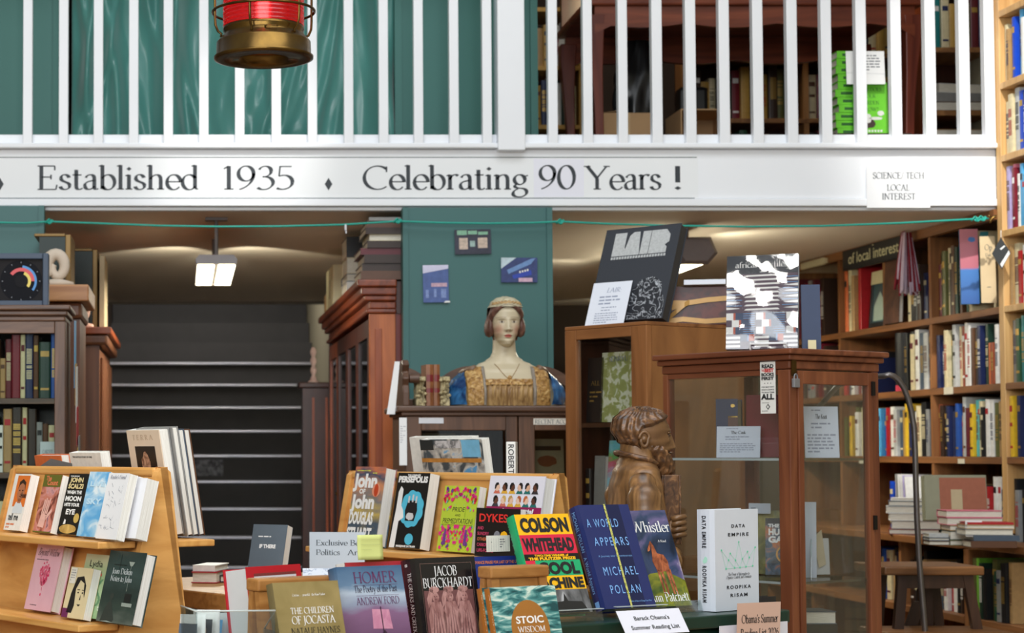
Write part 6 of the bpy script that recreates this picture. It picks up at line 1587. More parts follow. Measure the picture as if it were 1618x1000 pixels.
patch(FP, t, [[(bw*.5, bh*.19), (bw*.36, bh*.13), (bw*.5, bh*.07), (bw*.64, bh*.13)]], INKB, name='diamond_mark'); patch(FP, t, [[(bw*.5, bh*.165), (bw*.42, bh*.13), (bw*.5, bh*.095), (bw*.58, bh*.13)]], M('bookmark_card', (232,230,224), 0.5), name='diamond_hole', lift=0.0009)
# what is shown in it
t = in_case(Br, cx_(Br, .09, 1131), 0.09, zS[0]+0.001, radians(34), 0.0, 0.062, 0.170, 0.11, cov('navy'), 'dark blue and brown leather-spined book on the glass shelf of the square case', spine=cov('navy'))
patch(FP, t, [rect(.034, .0, .062, .12)], M('brown_morocco', (96,52,36), 0.4), name='leather_panel')
patch(FP, t, [rect(.035, .012, .061, .016), rect(.035, .05, .061, .054), rect(.035, .116, .061, .12), rect(.04, .08, .056, .088), rect(.04, .03, .056, .036), blob(.048, .15, .006, .005, 3)], GILT, name='gilt_bands')
t = in_case(Br, cx_(Br, .10, 1178), 0.10, zS[0]+0.001, radians(22), 0.04, 0.125, 0.178, 0.03, cov('burgundy'), 'plain burgundy book on the glass shelf of the square case', spine=cov('burgundy'))
WCARD = M('white_card', (214,222,236), 0.6, var=0.01)
def card(root, x, y, z, rz, tilt, W_, H_, label, title='The Cask', nl=5, shrt=True):
    t = thing('description_card', label, 'card', loc2(root, x, y, z), RC+rz, tilt)
    MB().box(0, 0, 0, W_, 0.001, H_).build('card', WCARD, t)
    text(FP, t, title, W_*.5, H_*.76, H_*.09, GI, 'serif', W_*.34, 'c', stem=.18, hair=.08)
    patch(FP, t, lines_of(W_*.22, H_*.94, W_*.78, 1, .01, H_*.025, 1)+lines_of(W_*.2, H_*.68, W_*.78, 2, H_*.075, H_*.03, 2)+lines_of(W_*.08, H_*.46, W_*.92, nl, H_*.065, H_*.03, 3), M('card_print', (150,158,178), 0.6), name='typed_lines')
    return t
card(Br, cx_(Br, .04, 1131), 0.04, zS[0]+0.001, radians(20), 0.08, 0.128, 0.090, 'white typed card before the leather books on the glass shelf')
card(Br, 0.40, 0.16, zS[0]+0.001, radians(62), 0.06, 0.10, 0.145, 'tall white typed card seen through the door glass of the square case', 'The Knot', 6)
# lower glass shelf
HG = ramp_mat('dark_pictorial', [(0.35, (22,24,30)), (0.5, (60,90,110)), (0.62, (190,110,50))], (30, 30, 30), 0.35)
t = make_book('thick black paperback with white block letters leaning on a clear stand in the square case', loc2(Br, cx_(Br, .075, 1206), 0.075, zS[1]+0.004), RC+radians(38), 0.30, 0.105, 0.165, 0.028, HG, cov('black'), hard=False)
for k, s in enumerate(('THE', 'HUNGER', 'GAMES')): text(FP, t, s, .008, .138-.022*k, .018 if k else .01, INKW, 'sans', .03 if k == 0 else .088, bold=0.05)
text(SPINE(.165, .028), t, 'THE HUNGER GAMES', .035, -.004, .011, INKW, 'sans', .085, bold=0.03)
patch(FP, t, [rect(0, .145, .105, .165)], cov('black'), name='title_band')
patch(SPINE(.165, .028), t, [rect(.008, -.012, .026, .012), rect(.142, -.012, .156, .012)], RED, name='red_marks')
patch(FP, t, [[(.055+r*cos(a+da), .06+r*sin(a+da)) for r, da in ((.022, 0), (.027, 0), (.027, .35), (.022, .35))] for a in [k*pi/9 for k in range(18)]], M('cover_gold', (206,150,60), 0.4), name='gold_ring')
ACR = glass('acrylic', (240,246,246), 0.01, 0.06, 0.8)
t = thing('acrylic_stand', 'clear acrylic easel holding the black paperback in the square case', 'stand', loc2(Br, cx_(Br, .075, 1206)+.012, 0.11, zS[1]+0.0005), RC+radians(38))
MB().prism([(0.008, 0.0, 0), (0.008, 0.10, 0), (0.008, 0.075, 0.11)], (0.003, 0, 0)).prism([(0.09, 0.0, 0), (0.09, 0.10, 0), (0.09, 0.075, 0.11)], (0.003, 0, 0)).build('side_plates', ACR, t)
t = in_case(Br, 0.16, 0.20, zS[1]+0.001, radians(28), 0.05, 0.115, 0.185, 0.03, ramp_mat('olive_pictorial', [(0.4, (130,134,96)), (0.6, (188,180,110))], (18, 18, 18)), 'olive pictorial book standing behind the white network-patterned hardback', spine=cov('olive'))
for (x, y, zz, ww, lb) in ((0.175, 0.185, 0.178, 0.062, 'small white slip sticking up from the olive book in the square case'), (0.325, 0.20, 0.0, 0.06, 'small white card propped behind the black paperback in the square case')):
    t = thing('paper_slip', lb, 'card', loc2(Br, x, y, zS[1]+zz+0.001), RC+radians(30), 0.04)
    hh = 0.03 if zz else 0.215
    MB().box(0, 0, 0, ww, 0.001, hh).build('card', WCARD, t); patch(FP, t, lines_of(.006, hh-.012, ww-.004, 1, .01, .006, 3), M('card_print', (150,158,178), 0.6), name='typed_line')
# deck: books wrapped in clear film, others standing
zq = 0.621
for k in range(9):
    flat_book(f'{("grey", "black", "dark green")[k%3]} film-wrapped flat book, {ORD[k]} from the bottom of the pile in the square case', loc2(Br, 0.345, 0.13+0.004*(k % 2), zq), RC+radians(60), 0.15, 0.12, 0.036, ('pale grey', 'black', 'slate')[k % 3], 'film-wrapped pile in the square case', pages_front=(k % 2 == 0))
    zq += 0.0366
for k, (c, x) in enumerate((('olive', .06), ('maroon', .105), ('dark brown', .15), ('navy', .19))):
    shelf_book('book', f'{c} upright book, {ORD[k]} from the left on the low deck of the square case', 'upright books on the deck of the square case', loc2(Br, x, 0.10, 0.621), RC, 0.034, 0.14, 0.36-0.02*(k % 3), c)
t = thing('paper_box', 'white folded card box with dark square behind the door glass of the square case', 'box', loc2(Br, 0.30, 0.25, zS[1]+0.004), RC+radians(70), 0.05)
MB().box(0, 0, 0, 0.1, 0.03, 0.105).build('carton', M('white_card_box', (206,206,204), 0.6), t, bevel=0.002)
patch(FP, t, [rect(.035, .045, .06, .07)], cov('dark brown'), name='dark_square')
MB().prism([(0.062, -0.004, 0.02), (0.085, -0.004, 0.03), (0.075, -0.004, 0.13), (0.045, -0.004, 0.105)], (0, 0.001, 0)).build('flap', M('cream_flap', (206,190,160), 0.6), t)
# ---- on the tall case: black book on a stand, ribboned red book
BKB = M('charcoal_cloth', (52,55,62), 0.5, var=0.05, scale=80)
Yk = 5.98
a = loc2(Ar, 0.03, 0.07, zA+0.0012)
t = make_book('big charcoal book with chunky silver lettering leaning on the tall walnut case', a, RC+radians(10), radians(21), 0.285, 0.335, 0.04, BKB, BKB, BKB, pages=M('dark_page_edges', (50,48,48), .6))
# block letters with no counters
SIL = M('silver_foil', (196,198,198), 0.4, 0.2, var=0.2, scale=120)
W_, H_ = 0.285, 0.335
y0, y1 = H_*.70, H_*.95
patch(FP, t, [[(.04, y0), (.04, y1), (.085, y1), (.085, y0+.03), (.10, y0)], [(.088, y0+.022), (.098, y1-.012), (.112, y1), (.135, y1), (.145, y0), (.1, y0)], [(.147, y0), (.147, y1), (.178, y1), (.178, y0)], [(.18, y0), (.18, y1), (.235, y1), (.252, y1-.02), (.252, y1-.045), (.238, y1-.055), (.246, y0+.02), (.246, y0)]], SIL, name='block_letters')
patch(FP, t, [rect(.04+.0105*k, y0-.012, .048+.0105*k, y0-.003) for k in range(20)], SIL, name='small_capitals')
WAVEY = ramp_mat('white_engraving', [(0.46, (36,38,44)), (0.5, (186,190,196)), (0.54, (36,38,44))], (26, 26, 26), 0.5, 'noise', 2, 2.2)
patch(FP, t, [[(.15, .002), (.28, .002), (.28, .06), (.262, .1), (.255, .13), (.22, .152), (.18, .142), (.15, .11)]], WAVEY, name='engraved_creature')
t = thing('description_card', 'tall white typed card leaning on the charcoal book', 'card', loc2(Ar, 0.045, 0.045, zA+0.001), RC+radians(10), radians(21))
MB().box(0, 0, 0, 0.148, 0.001, 0.155).build('card', M('bright_card', (226,230,240), 0.55, var=0.01), t)
text(FP, t, 'LAIR:', .085, .118, .016, M('card_print', (150,158,178), 0.6), 'serif', .055, 'c', shear=.2)
patch(FP, t, lines_of(.035, .105, .13, 3, .012, .005, 5)+lines_of(.05, .066, .12, 2, .01, .003, 6)+lines_of(.03, .045, .12, 5, .008, .003, 7), M('card_print', (150,158,178), 0.6), name='typed_lines')
t = thing('wire_easel', 'thin wire easel behind the charcoal book', 'stand', loc2(Ar, 0.03, 0.07, zA), RC+radians(10))
for x in (0.05, 0.235): MB().tube([(x, 0.14, 0.0025), (x, 0.12, 0.12), (x, 0.115, 0.15), (x, 0.052, 0.0025), (x, 0.14, 0.0025)], 0.002, 8).build('wire_leg', IRON, t)
DRB = ramp_mat('ox_blood_cover', [(0.35, (58,22,18)), (0.65, (94,38,28))], (30, 30, 30), 0.4)
t = thing('ribboned_book', 'thick dark red book tied with gold ribbon on the tall walnut case', 'book', loc2(Ar, 0.225, 0.235, zA+0.0008), radians(-14), 0.06)
W_, H_ = 0.215, 0.128
MB().box(0, 0, 0, W_, 0.055, H_).build('cover', DRB, t, bevel=0.003)
RIB = M('gold_ribbon', (186,142,76), 0.35, 0.1, var=0.1, scale=30)
for pts in ([(0, -.002, .052), (.06, -.006, .072), (.13, -.004, .082), (W_, -.002, .088)], [(0, -.003, .014), (.05, -.006, .020), (.12, -.004, .012), (W_, -.002, .018)], [(0, -.004, .02), (.03, -.010, .045), (.055, -.012, .066), (.07, -.008, .075)], [(0.0, -.002, .072), (.03, -.003, .074), (.06, -.004, .072)]):
    b = MB(); R = []
    for p in pts: R.append([(p[0], p[1], p[2]-.008), (p[0], p[1], p[2]+.008)])
    o = MB().rings(R, 0, False).build('ribbon', RIB, t); o.modifiers.new('t', 'SOLIDIFY').thickness = 0.001
t = thing('white_box', 'white card lying on the ribboned red book', 'card', loc2(Ar, 0.26, 0.232, zA+0.1303), radians(-14))
MB().box(0.03, 0.0, 0, 0.16, 0.05, 0.016).build('card', M('bright_card', (226,230,240), 0.55, var=0.01), t, bevel=0.001)
# ---- on the square case: patterned textile book on a wire stand, navy book, slip
at_ = loc2(Br, 0.19, 0.09, zB+0.004)
tb, w_, h_ = faceout(1147, 1262, 398, 548, at_.y, radians(-26), 0.02, M('textile_cover_black', (30,32,38), 0.45, var=0.1, spec=0.3), 'large art book with a bold woven-pattern cover on a white wire stand', M('plastic_grey', (150,154,158), 0.2), tilt=0.13)
tb.location.z = zB+0.012
TXW, TXN, TXB, TXR, TXP = M('textile_white', (214,212,208), 0.45, spec=0.3), M('textile_navy', (46,60,88), 0.45, spec=0.3), M('textile_blue', (84,128,170), 0.45, spec=0.3), M('textile_rust', (168,78,54), 0.45, spec=0.3), M('textile_plum', (74,54,66), 0.45, spec=0.3)
def tx(polys, m, nm, lift=0.0005): patch(FP, tb, [[(x*w_, y*h_) for x, y in q] for q in polys], m, name=nm, lift=lift)
r6 = lambda x0, y0, x1, y1: rect(x0, y0, x1, y1)
tx([r6(0, 0, 1, .40)], TXP, 'plum_ground', .0003)
tx([r6(0, .40, 1, .8)], TXP, 'plum_upper_ground', .0003)
wl = []; nl_ = []; bl = []; rl_ = []
for k, yy in enumerate((.31, .235, .16)):
    off = k % 2
    for x0 in (0.0, .42, .84):
        q = x0+(.08 if off else 0)
        wl.append(r6(q, yy, min(1, q+.1), yy+.075)); rl_.append(r6(min(.99, q+.1), yy, min(1, q+.13), yy+.075)); nl_.append(r6(min(.99, q+.13), yy, min(1, q+.24), yy+.075))
for k in range(10):
    yy = .16+.0235*k
    bl += [r6(.2, yy, .4, yy+.009), r6(.62, yy, .82, yy+.009)]
for k in range(3):
    yy = .02+.045*k
    for x0 in (0, .4, .8): wl.append(r6(x0, yy, min(1, x0+.2), yy+.024))
for x0 in (.2, .6): nl_.append(r6(x0, .085, x0+.1, .155)); bl.append(r6(x0+.1, .085, x0+.12, .155)); rl_.append(r6(x0+.12, .085, x0+.2, .155))
for k in range(6):
    yy = .42+.06*k
    for s in (0, 1):
        wl.append([(0, yy), (.2, yy+.012), (0, yy+.03)] if s == 0 else [(1, yy), (1, yy+.03), (.8, yy+.012)])
        bl.append(r6(0, yy+.038, .22, yy+.046) if s == 0 else r6(.78, yy+.038, 1, yy+.046))
for k in range(9):
    yy = .41+.045*k; wl.append([(.25, yy), (.75, yy+.004), (.72, yy+.022), (.28, yy+.018)])  # upper white stripes are pattern and also stand in for the cover's glare
tx(wl, TXW, 'white_pattern_and_glare', .0008); tx(nl_, TXN, 'navy_pattern', .0007); tx(bl, TXB, 'blue_pattern', .0006); tx(rl_, TXR, 'rust_pattern', .0007)
text(FP, tb, 'african textiles', w_*.12, h_*.87, h_*.06, TXW, 'serif', w_*.74, lift=.0008)
text(FP, tb, 'John Gillow', w_*.66, h_*.375, h_*.018, TXW, 'serif', w_*.2, lift=.0012)
JK = bpy.data.materials.new('clear_jacket'); JK.use_nodes = True
_nt = JK.node_tree; _nt.nodes.remove(_nt.nodes['Principled BSDF'])
_tr = _nt.nodes.new('ShaderNodeBsdfTransparent'); _gl = _nt.nodes.new('ShaderNodeBsdfGlossy'); _gl.inputs['Roughness'].default_value = 0.04
_mx = _nt.nodes.new('ShaderNodeMixShader'); _mx.inputs[0].default_value = 0.075
_no = _nt.nodes.new('ShaderNodeTexNoise'); _no.inputs['Scale'].default_value = 15; _tc = _nt.nodes.new('ShaderNodeTexCoord'); _nt.links.new(_tc.outputs['Object'], _no.inputs[0])
_bp = _nt.nodes.new('ShaderNodeBump'); _bp.inputs['Strength'].default_value = 0.06; _bp.inputs['Distance'].default_value = 0.004
_nt.links.new(_no.outputs[0], _bp.inputs['Height']); _nt.links.new(_bp.outputs[0], _gl.inputs['Normal'])
_nt.links.new(_tr.outputs[0], _mx.inputs[1]); _nt.links.new(_gl.outputs[0], _mx.inputs[2]); _nt.links.new(_mx.outputs[0], _nt.nodes['Material Output'].inputs[0])
MB().grid(lambda u, v: (w_*u, -.0016-.0007*sin(u*7+v*3)*sin(v*11), h_*v), 16, 16).build('clear_jacket', JK, tb, smooth=True)
WIRE = M('white_wire', (236,236,236), 0.35)
t = thing('wire_stand', 'white coated wire stand under the woven-pattern art book', 'stand', tb.location-Vector((0, 0, 0.0115)), radians(-26))
MB().tube([(.07, -.004, .003), (.07, -.012, .014), (.07, -.012, .026), (w_-.03, -.012, .026), (w_-.03, -.012, .014), (w_-.03, -.004, .003)], .0032, 8).build('front_lip', WIRE, t, smooth=True)
for x in (.07, w_-.03): MB().tube([(x, -.004, .003), (x, .10, .003), (x, .085, .18)], .0028, 8).build('wire_leg', WIRE, t, smooth=True)
q = loc2(Br, 0.40, 0.16, zB+0.001)
t, w2, h2 = faceout(1268, 1299, 446, 551, q.y, radians(-10), 0.016, M('navy_cloth', (46,60,90), 0.5, var=0.05), 'plain navy book standing at the right behind the woven-pattern art book', tilt=0.05)
t.location.z = zB+0.001
t = thing('paper_slip', 'small cream slip at the foot of the navy book on the square case', 'card', loc2(Br, 0.435, 0.135, zB+0.001), radians(-10), 0.04)
MB().box(0, 0, 0, 0.022, 0.001, 0.028).build('card', M('cream_slip', (216,204,160), 0.6), t)
# ---------------------------------------------------------------- green display table
u_ = Vector((cos(radians(33)), sin(radians(33)), 0)); w_v = Vector((-sin(radians(33)), cos(radians(33)), 0))
T0 = Vector((1.435, 4.476, 0)); ZT = 1.03
GT = thing('display_table', 'dark green display table with rounded corners carrying the front books', 'table', T0-u_*.86, radians(33))
GRP = M('bottle_green_paint', (22,52,42), 0.3, var=0.1)
b = MB(); n = 10; out = []
for (cx, cy, a0) in ((.86-.03, .03, -90), (.86-.03, .5-.03, 0), (.03, .5-.03, 90), (.03, .03, 180)):
    for k in range(n+1):
        a = radians(a0+90*k/n); out.append((cx+.03*cos(a), cy+.03*sin(a), 0))
b.prism([(x, y, ZT-0.03) for x, y, z in out], (0, 0, .03)).build('top', GRP, GT, bevel=.004)
ap = MB().box(.02, .02, .02, .84, .48, ZT-.0305).build('cabinet_base', GRP, GT, bevel=.01)
def tb_(u, w, z=ZT): p = T0+u_*u+w_v*w; return Vector((p.x, p.y, z))
# lower table in front for the first row
BIRCH = ramp_mat('birch_ply', [(0.3, (198,138,70)), (0.7, (230,174,102))], (4, 4, 16), 0.42, 'noise', 5, 1.2)
BIRX = wood('birch_edge', (200,140,70), (232,178,104), 'x', 14)
OAKS = ramp_mat('oak_stand', [(0.3, (150,98,46)), (0.7, (188,134,74))], (4, 30, 30), 0.4, 'noise', 5, 1.2)
ZF = 0.925
FT = thing('low_table', 'low wooden table carrying the first row of books before the green table', 'table', T0-u_*1.95-w_v*0.46, radians(33))
MB().box(0, 0, ZF-.03, 1.75, .44, ZF).build('top', OAKS, FT, bevel=.004)
for x, y in ((.03, .03), (1.67, .03), (.03, .36), (1.67, .36)): MB().box(x, y, 0, x+.05, y+.05, ZF-.0305).build('leg', OAKS, FT)

def place_tl(label, px, py, Y, rz, tilt, W_, H_, T, front, z_bottom=None, **k):
    """book whose top-left front corner the photograph shows at px, py"""
    R = Matrix.Rotation(rz, 3, 'Z') @ Matrix.Rotation(-tilt, 3, 'X')
    top = P(px, py, Y)
    if z_bottom is not None: H_ = (top.z-z_bottom-sin(tilt)*T-0.001)/cos(tilt)
    p = top - R @ Vector((0, 0, H_))
    p.z -= abs(sin(tilt))*(T if tilt > 0 else 0)+0.0006
    t = make_book(label, p, rz, tilt, W_, H_, T, front, **k)
    return t, W_, H_
def wfor(px0, px1, Y, rz):
    x0 = (px0-CX)/FPX*Y; u = (px1-CX)/FPX
    return (u*Y-x0)/(cos(rz)-sin(rz)*u)
R30 = radians(30)
def serif(t, s, x, y, h, m, w=None, al='c', **k): return text(FP, t, s, x, y, h, m, 'serif', w, al, **k)
def sans(t, s, x, y, h, m, w=None, al='c', **k): return text(FP, t, s, x, y, h, m, 'sans', w, al, **k)

# ---- red hardback with a white praise panel, its page edges towards us
Y = 3.86; R45 = radians(45)
REDC = M('red_jacket', (190,24,40), 0.35, var=0.05); 
R = Matrix.Rotation(R45, 3, 'Z') @ Matrix.Rotation(-radians(8), 3, 'X')
W_ = wfor(389, 474, Y, R45); top = P(389, 896, Y); H_ = (top.z-ZF-.008)/cos(radians(8))
p = top-R @ Vector((0, 0, H_)); 
t = thing('hardback', 'red hardback with pale page edges and a white praise panel, at the row end', 'book', p, R45, radians(8))
T = .066
MB().box(0, 0, 0, W_, .003, H_).box(-.001, T-.003, 0, W_, T, H_).box(W_-.003, .003, 0, W_, T-.003, H_).build('cover', REDC, t)
MB().box(.004, .0032, .003, W_-.0035, T-.0032, H_-.003).build('pages', M('cool_page_edges', (206,208,208), 0.7, var=.03), t)
patch(FP, t, [rect(W_*.12, 0.01, W_*.9, H_-.020)], M('praise_panel', (222,214,220), 0.5, var=.02), name='white_panel')
patch(FP, t, [rect(W_*(.12+.02*k), H_-.020, W_*(.132+.02*k), H_-.014) for k in range(39)], M('greek_border', (110,70,64), 0.5), name='patterned_border', lift=.001)
b_ = text(FP, t, 'PRAISE FOR', W_*.16, H_-.033, .007, INKB, 'serif', W_*.25, lift=.001); text(FP, t, 'ALARIC THE GOTH', W_*.43, H_-.033, .0085, M('title_red', (170,36,44), .5), 'serif', W_*.45, lift=.001, shear=.15)
# ---- small oak bookrest, two of them
def bookrest(px0, px1, py, Y, rz, label):
    a = P(px0, py, Y); W_ = wfor(px0, px1, Y, rz); zt = a.z-ZF-.001
    t = thing('bookrest', label, 'bookrest', (a.x, a.y, ZF+.0008), rz)
    MB().box(0, 0, zt-.024, W_, .045, zt).build('top_rail', OAKS, t, bevel=.004)
    for x in (.004, W_-.024):
        for s in (0, 1):
            y0, y1 = (.004, -.02) if s == 0 else (.026, .036)
            MB().rings([[(x, y1, 0), (x+.02, y1, 0), (x+.02, y1+.015, 0), (x, y1+.015, 0)], [(x, y0, zt-.0245), (x+.02, y0, zt-.0245), (x+.02, y0+.015, zt-.0245), (x, y0+.015, zt-.0245)]]).build('leg', OAKS, t)
    MB().rings([[(.026, -.010, .01), (W_-.026, -.010, .01), (W_-.026, -.004, .01), (.026, -.004, .01)], [(.026, .008, zt-.0245), (W_-.026, .008, zt-.0245), (W_-.026, .014, zt-.0245), (.026, .014, zt-.0245)]]).build('panel', OAKS, t)
    return t
bookrest(408, 536, 915, 3.60, R30, 'small oak A-shaped bookrest behind the olive paperback')
# ---- olive paperback
OLV = ramp_mat('olive_gold_cover', [(0.3, (128,112,66)), (0.7, (152,134,86))], (14, 14, 14), 0.4)
Y = 3.53
t, W_, H_ = place_tl('olive-gold paperback with white and black serif lettering on the oak bookrest', 430, 921, Y, R30, radians(15), wfor(430, 533, Y, R30), .2, .022, OLV, ZF+.001, spine=M('olive_spine', (120,106,70), .4), back=OLV, hard=False, sp=.001)
serif(t, 'Curious . . . powerful - the New Yorker', W_*.52, H_-.027, .0045, INKW, W_*.5)
serif(t, 'THE CHILDREN', W_*.54, H_-.060, .0115, INKW, W_*.66); serif(t, 'OF JOCASTA', W_*.54, H_-.079, .0145, INKW, W_*.66)
serif(t, 'NATALIE HAYNES', W_*.55, H_-.098, .0118, INKB, W_*.74)
text(SPINE(H_, .022), t, 'NATALIE HAYNES   THE CHILDREN OF JOCASTA', .01, -.004, .008, INKW, 'serif', .18)
# ---- blue and purple hardback
HOM = band_mat('misty_sea_cover', 'z', [(0, (34,36,60)), (.07, (64,60,92)), (.12, (104,72,104)), (.16, (126,92,126)), (.178, (140,150,172)), (.20, (172,186,202)), (.214, (96,124,152)), (.255, (56,90,124))], 0.3, 0.2, 9)
Y = 3.66
t, W_, H_ = place_tl('misty blue and purple hardback with a pink square sail on the cover', 531, 896, Y, R30, radians(14), wfor(531, 633, Y, R30), .235, .03, HOM, ZF+.001, spine=HOM, back=HOM, sp=.002)
TPUR = M('plum_title', (96,48,88), .45)
serif(t, 'HOMER', W_*.56, H_-.033, .0215, TPUR, W_*.66, stem=.13); serif(t, 'The Poetry of the Past', W_*.55, H_-.051, .0128, M('dark_plum_ink', (44,30,52), .45), W_*.66)
serif(t, 'ANDREW FORD', W_*.56, H_-.075, .014, TPUR, W_*.66)
patch(FP, t, [rect(W_*.24, H_-.0375, W_*.9, H_-.037), rect(W_*.24, H_-.058, W_*.9, H_-.0575)], TPUR, name='ruled_line')
patch(FP, t, [[(W_*.43, H_-.122), (W_*.73, H_-.124), (W_*.71, H_-.086), (W_*.45, H_-.084)]], ramp_mat('pink_sail', [(0.3, (176,110,140)), (0.7, (206,148,170))], (30, 30, 30), .5), name='sail')
patch(FP, t, [rect(W_*.575, H_-.14, W_*.59, H_-.08), [(W_*.45, H_-.15), (W_*.72, H_-.152), (W_*.6, H_-.125)]], M('ship_dark', (52,28,48), .5), name='mast_and_hull', lift=.0008)
text(SPINE(H_, .03), t, 'HOMER', .02, -.005, .010, TPUR, 'serif', .035); text(SPINE(H_, .03), t, 'ANDREW FORD', .065, -.004, .008, TPUR, 'serif', .05)
# ---- thick pale book with a yellow note behind it
Y = 3.84
t, W_, H_ = place_tl('pale thick hardback with red edge line standing behind the misty blue one', 545, 889, Y, R30, radians(10), wfor(540, 634, Y, R30), .2, .034, M('red_edge_jacket', (170,44,54), .4), ZF+.001, spine=cov('white'), back=cov('cream'))
q = P(566, 884, 3.83)
t = thing('sticky_note', 'pale yellow-green sticky note standing up between the front books', 'note', q, radians(22), 0.02)
MB().grid(lambda u, v: (.0585*u, .003*sin(v*2.2)+.002*u, .05*v-.001), 6, 6).build('sheet', M('sticky_yellow', (206,212,130), 0.7, var=.02), t, smooth=True).modifiers.new('t', 'SOLIDIFY').thickness = .0006
patch(Plane((0, -.003, 0), (1, 0, 0), (0, 0, 1)), t, [r for r in lines_of(.006, .04, .05, 3, .01, .0008, 2)], M('faint_pencil', (180,186,120), .7), name='pencil_lines')
# ---- black hardback with relief picture
JB = M('black_jacket', (22,21,25), 0.25, var=0.1, coat=.2)
Y = 3.86
t, W_, H_ = place_tl('thick black hardback with white serif capitals over a pink-brown relief picture', 655, 882, Y, R30, radians(10), wfor(655, 749, Y, R30), .24, .048, JB, ZF+.001, spine=JB, back=JB, sp=.004)
BR = M('thin_bronze_line', (120,92,84), .45)
x0, x1, y0, y1 = W_*.07, W_*.93, H_*.06, H_*.955
patch(FP, t, [rect(x0, y0, x0+.0008, y1), rect(x1-.0008, y0, x1, y1), rect(x0, y1-.0008, x1, y1)], BR, name='ruled_frame')
serif(t, 'JACOB', W_*.48, H_-.037, .0195, INKW, W_*.38, stem=.14); serif(t, 'BURCKHARDT', W_*.5, H_-.061, .019, INKW, W_*.83, stem=.14)
RELM = ramp_mat('terracotta_relief', [(0.3, (96,56,60)), (0.55, (150,102,100)), (0.75, (196,150,144))], (55, 55, 30), .5, 'noise', 4, 1.2)
patch(FP, t, [rect(W_*.09, H_-.158, W_*.91, H_-.067)], M('relief_ground', (112,72,72), .5, var=.2, scale=60), name='relief_picture')
RELF = ramp_mat('relief_figure', [(0.35, (142,96,92)), (0.6, (186,140,134))], (90, 90, 30), .5, 'noise', 4, 1.2)
RELD = M('relief_shadow', (84,50,54), .5)
for k in range(3):
    cx = W_*(.27+.24*k); zb0 = H_-.158
    patch(FP, t, [[(cx-.020, zb0), (cx+.020, zb0), (cx+.022, zb0+.04), (cx+.012, zb0+.068), (cx-.012, zb0+.068), (cx-.022, zb0+.04)], ell(cx, zb0+.077, .0085, .0105, 14), [(cx-.02, zb0+.055), (cx-.012, zb0+.066), (cx-.004, zb0+.092), (cx-.012, zb0+.096), (cx-.022, zb0+.075)], ell(cx-.002, zb0+.093, .013, .007, 12)], RELF, name='relief_figure', lift=.0008)
    patch(FP, t, [[(cx+dx, zb0+.002), (cx+dx+.0018, zb0+.002), (cx+dx*.5+.001, zb0+.06)] for dx in (-.014, -.006, .002, .01)] + [ell(cx-.003, zb0+.079, .0015, .001, 6), ell(cx+.003, zb0+.079, .0015, .001, 6), rect(cx-.002, zb0+.0725, cx+.002, zb0+.0735)], RELD, name='relief_folds', lift=.0011)
serif(t, 'THE GREEKS', W_*.5, H_-.19, .021, INKW, W_*.72, stem=.14)
sp_ = Plane((-.004*1.2-.0004, .024, H_), (0, 0, -1), (0, -1, 0))
text(sp_, t, 'THE GREEKS AND GREEK CIVILIZATION', .028, .002, .0115, INKW, 'serif', .19); text(sp_, t, 'JACOB BURCKHARDT', .085, -.015, .0085, BR, 'serif', .12)
patch(sp_, t, [rect(.010, -.004, .0115, .004), rect(.0135, -.004, .015, .004), rect(.010, -.004, .015, -.0025), rect(.010, .0025, .015, .004)], INKW, name='publisher_mark')
# ---- blue book lying behind, with a ruled card
Y = 4.22
BLU = M('royal_blue_jacket', (36,52,130), .35)
t, W_, H_ = place_tl('royal blue hardback with orange praise line behind the black hardback', 742, 880, Y, radians(27), radians(6), wfor(740, 826, Y, radians(27)), .2, .03, BLU, ZT+.001, spine=BLU, back=BLU)
ORG = M('orange_ink', (214,120,80), .5)
text(FP, t, 'ADVANCE PRAISE FOR LAST OF THE LIONS', .006, H_-.016, .0065, ORG, 'sans', W_*.9, bold=.03)
t2 = thing('ruled_card', 'small ruled white card standing in the royal blue book', 'card', P(769, 872, 4.235), radians(27), .03)
MB().box(0, 0, 0, .064, .0008, .036).build('card', M('ivory_card', (226,222,210), .6), t2)
patch(FP, t2, [rect(.006+.0066*k, .002, .0064+.0066*k, .03) for k in range(9)], M('rule_grey', (150,150,150), .6), name='ruled_lines')
patch(FP, t2, [r for k in range(3) for r in lines_of(.012+.0, .028-.006*k, .02, 1, .01, .0012, k)] + lines_of(.036, .028, .052, 4, .0055, .0015, 5), M('handwriting', (60,64,80), .6), name='handwriting')
# ---- second bookrest and the sea-green paperback pair
bookrest(776, 868, 896, 3.87, R30, 'small oak bookrest behind the pair of sea-green paperbacks')
SEA = ramp_mat('sea_water_cover', [(0.36, (26,74,78)), (0.46, (60,124,124)), (0.54, (120,172,166)), (0.62, (206,220,206))], (14, 14, 60), .35, 'noise', 4, 1.6)
ORSP = M('ochre_spine', (166,104,40), .4)
for k in range(2):
    Y = 3.76+.03*k
    t, W_, H_ = place_tl(('sea-green paperback with an ochre round title, front copy of the pair', 'rear copy of the sea-green paperback pair, only its ochre spine showing')[k], (773, 761)[k], 929, Y, R30, radians(13), wfor(773, 876, 3.76, R30), .2, .017, SEA, ZF+.001, spine=ORSP, back=SEA, hard=False, sp=.001, group=None)
    text(SPINE(H_, .017), t, 'STOIC WISDOM', .012, -.0045, .0105, INKW, 'sans', .085, bold=.02)
    if k == 0:
        patch(FP, t, [ell(W_*.53, H_-.085, W_*.29, .058, 36)], M('ochre_disc', (160,106,44), .45), name='title_disc')
        sans(t, 'STOIC', W_*.53, H_-.073, .0145, INKW, W_*.42, bold=.025, lift=.001); serif(t, 'WISDOM', W_*.54, H_-.091, .0115, INKW, W_*.42, lift=.001)
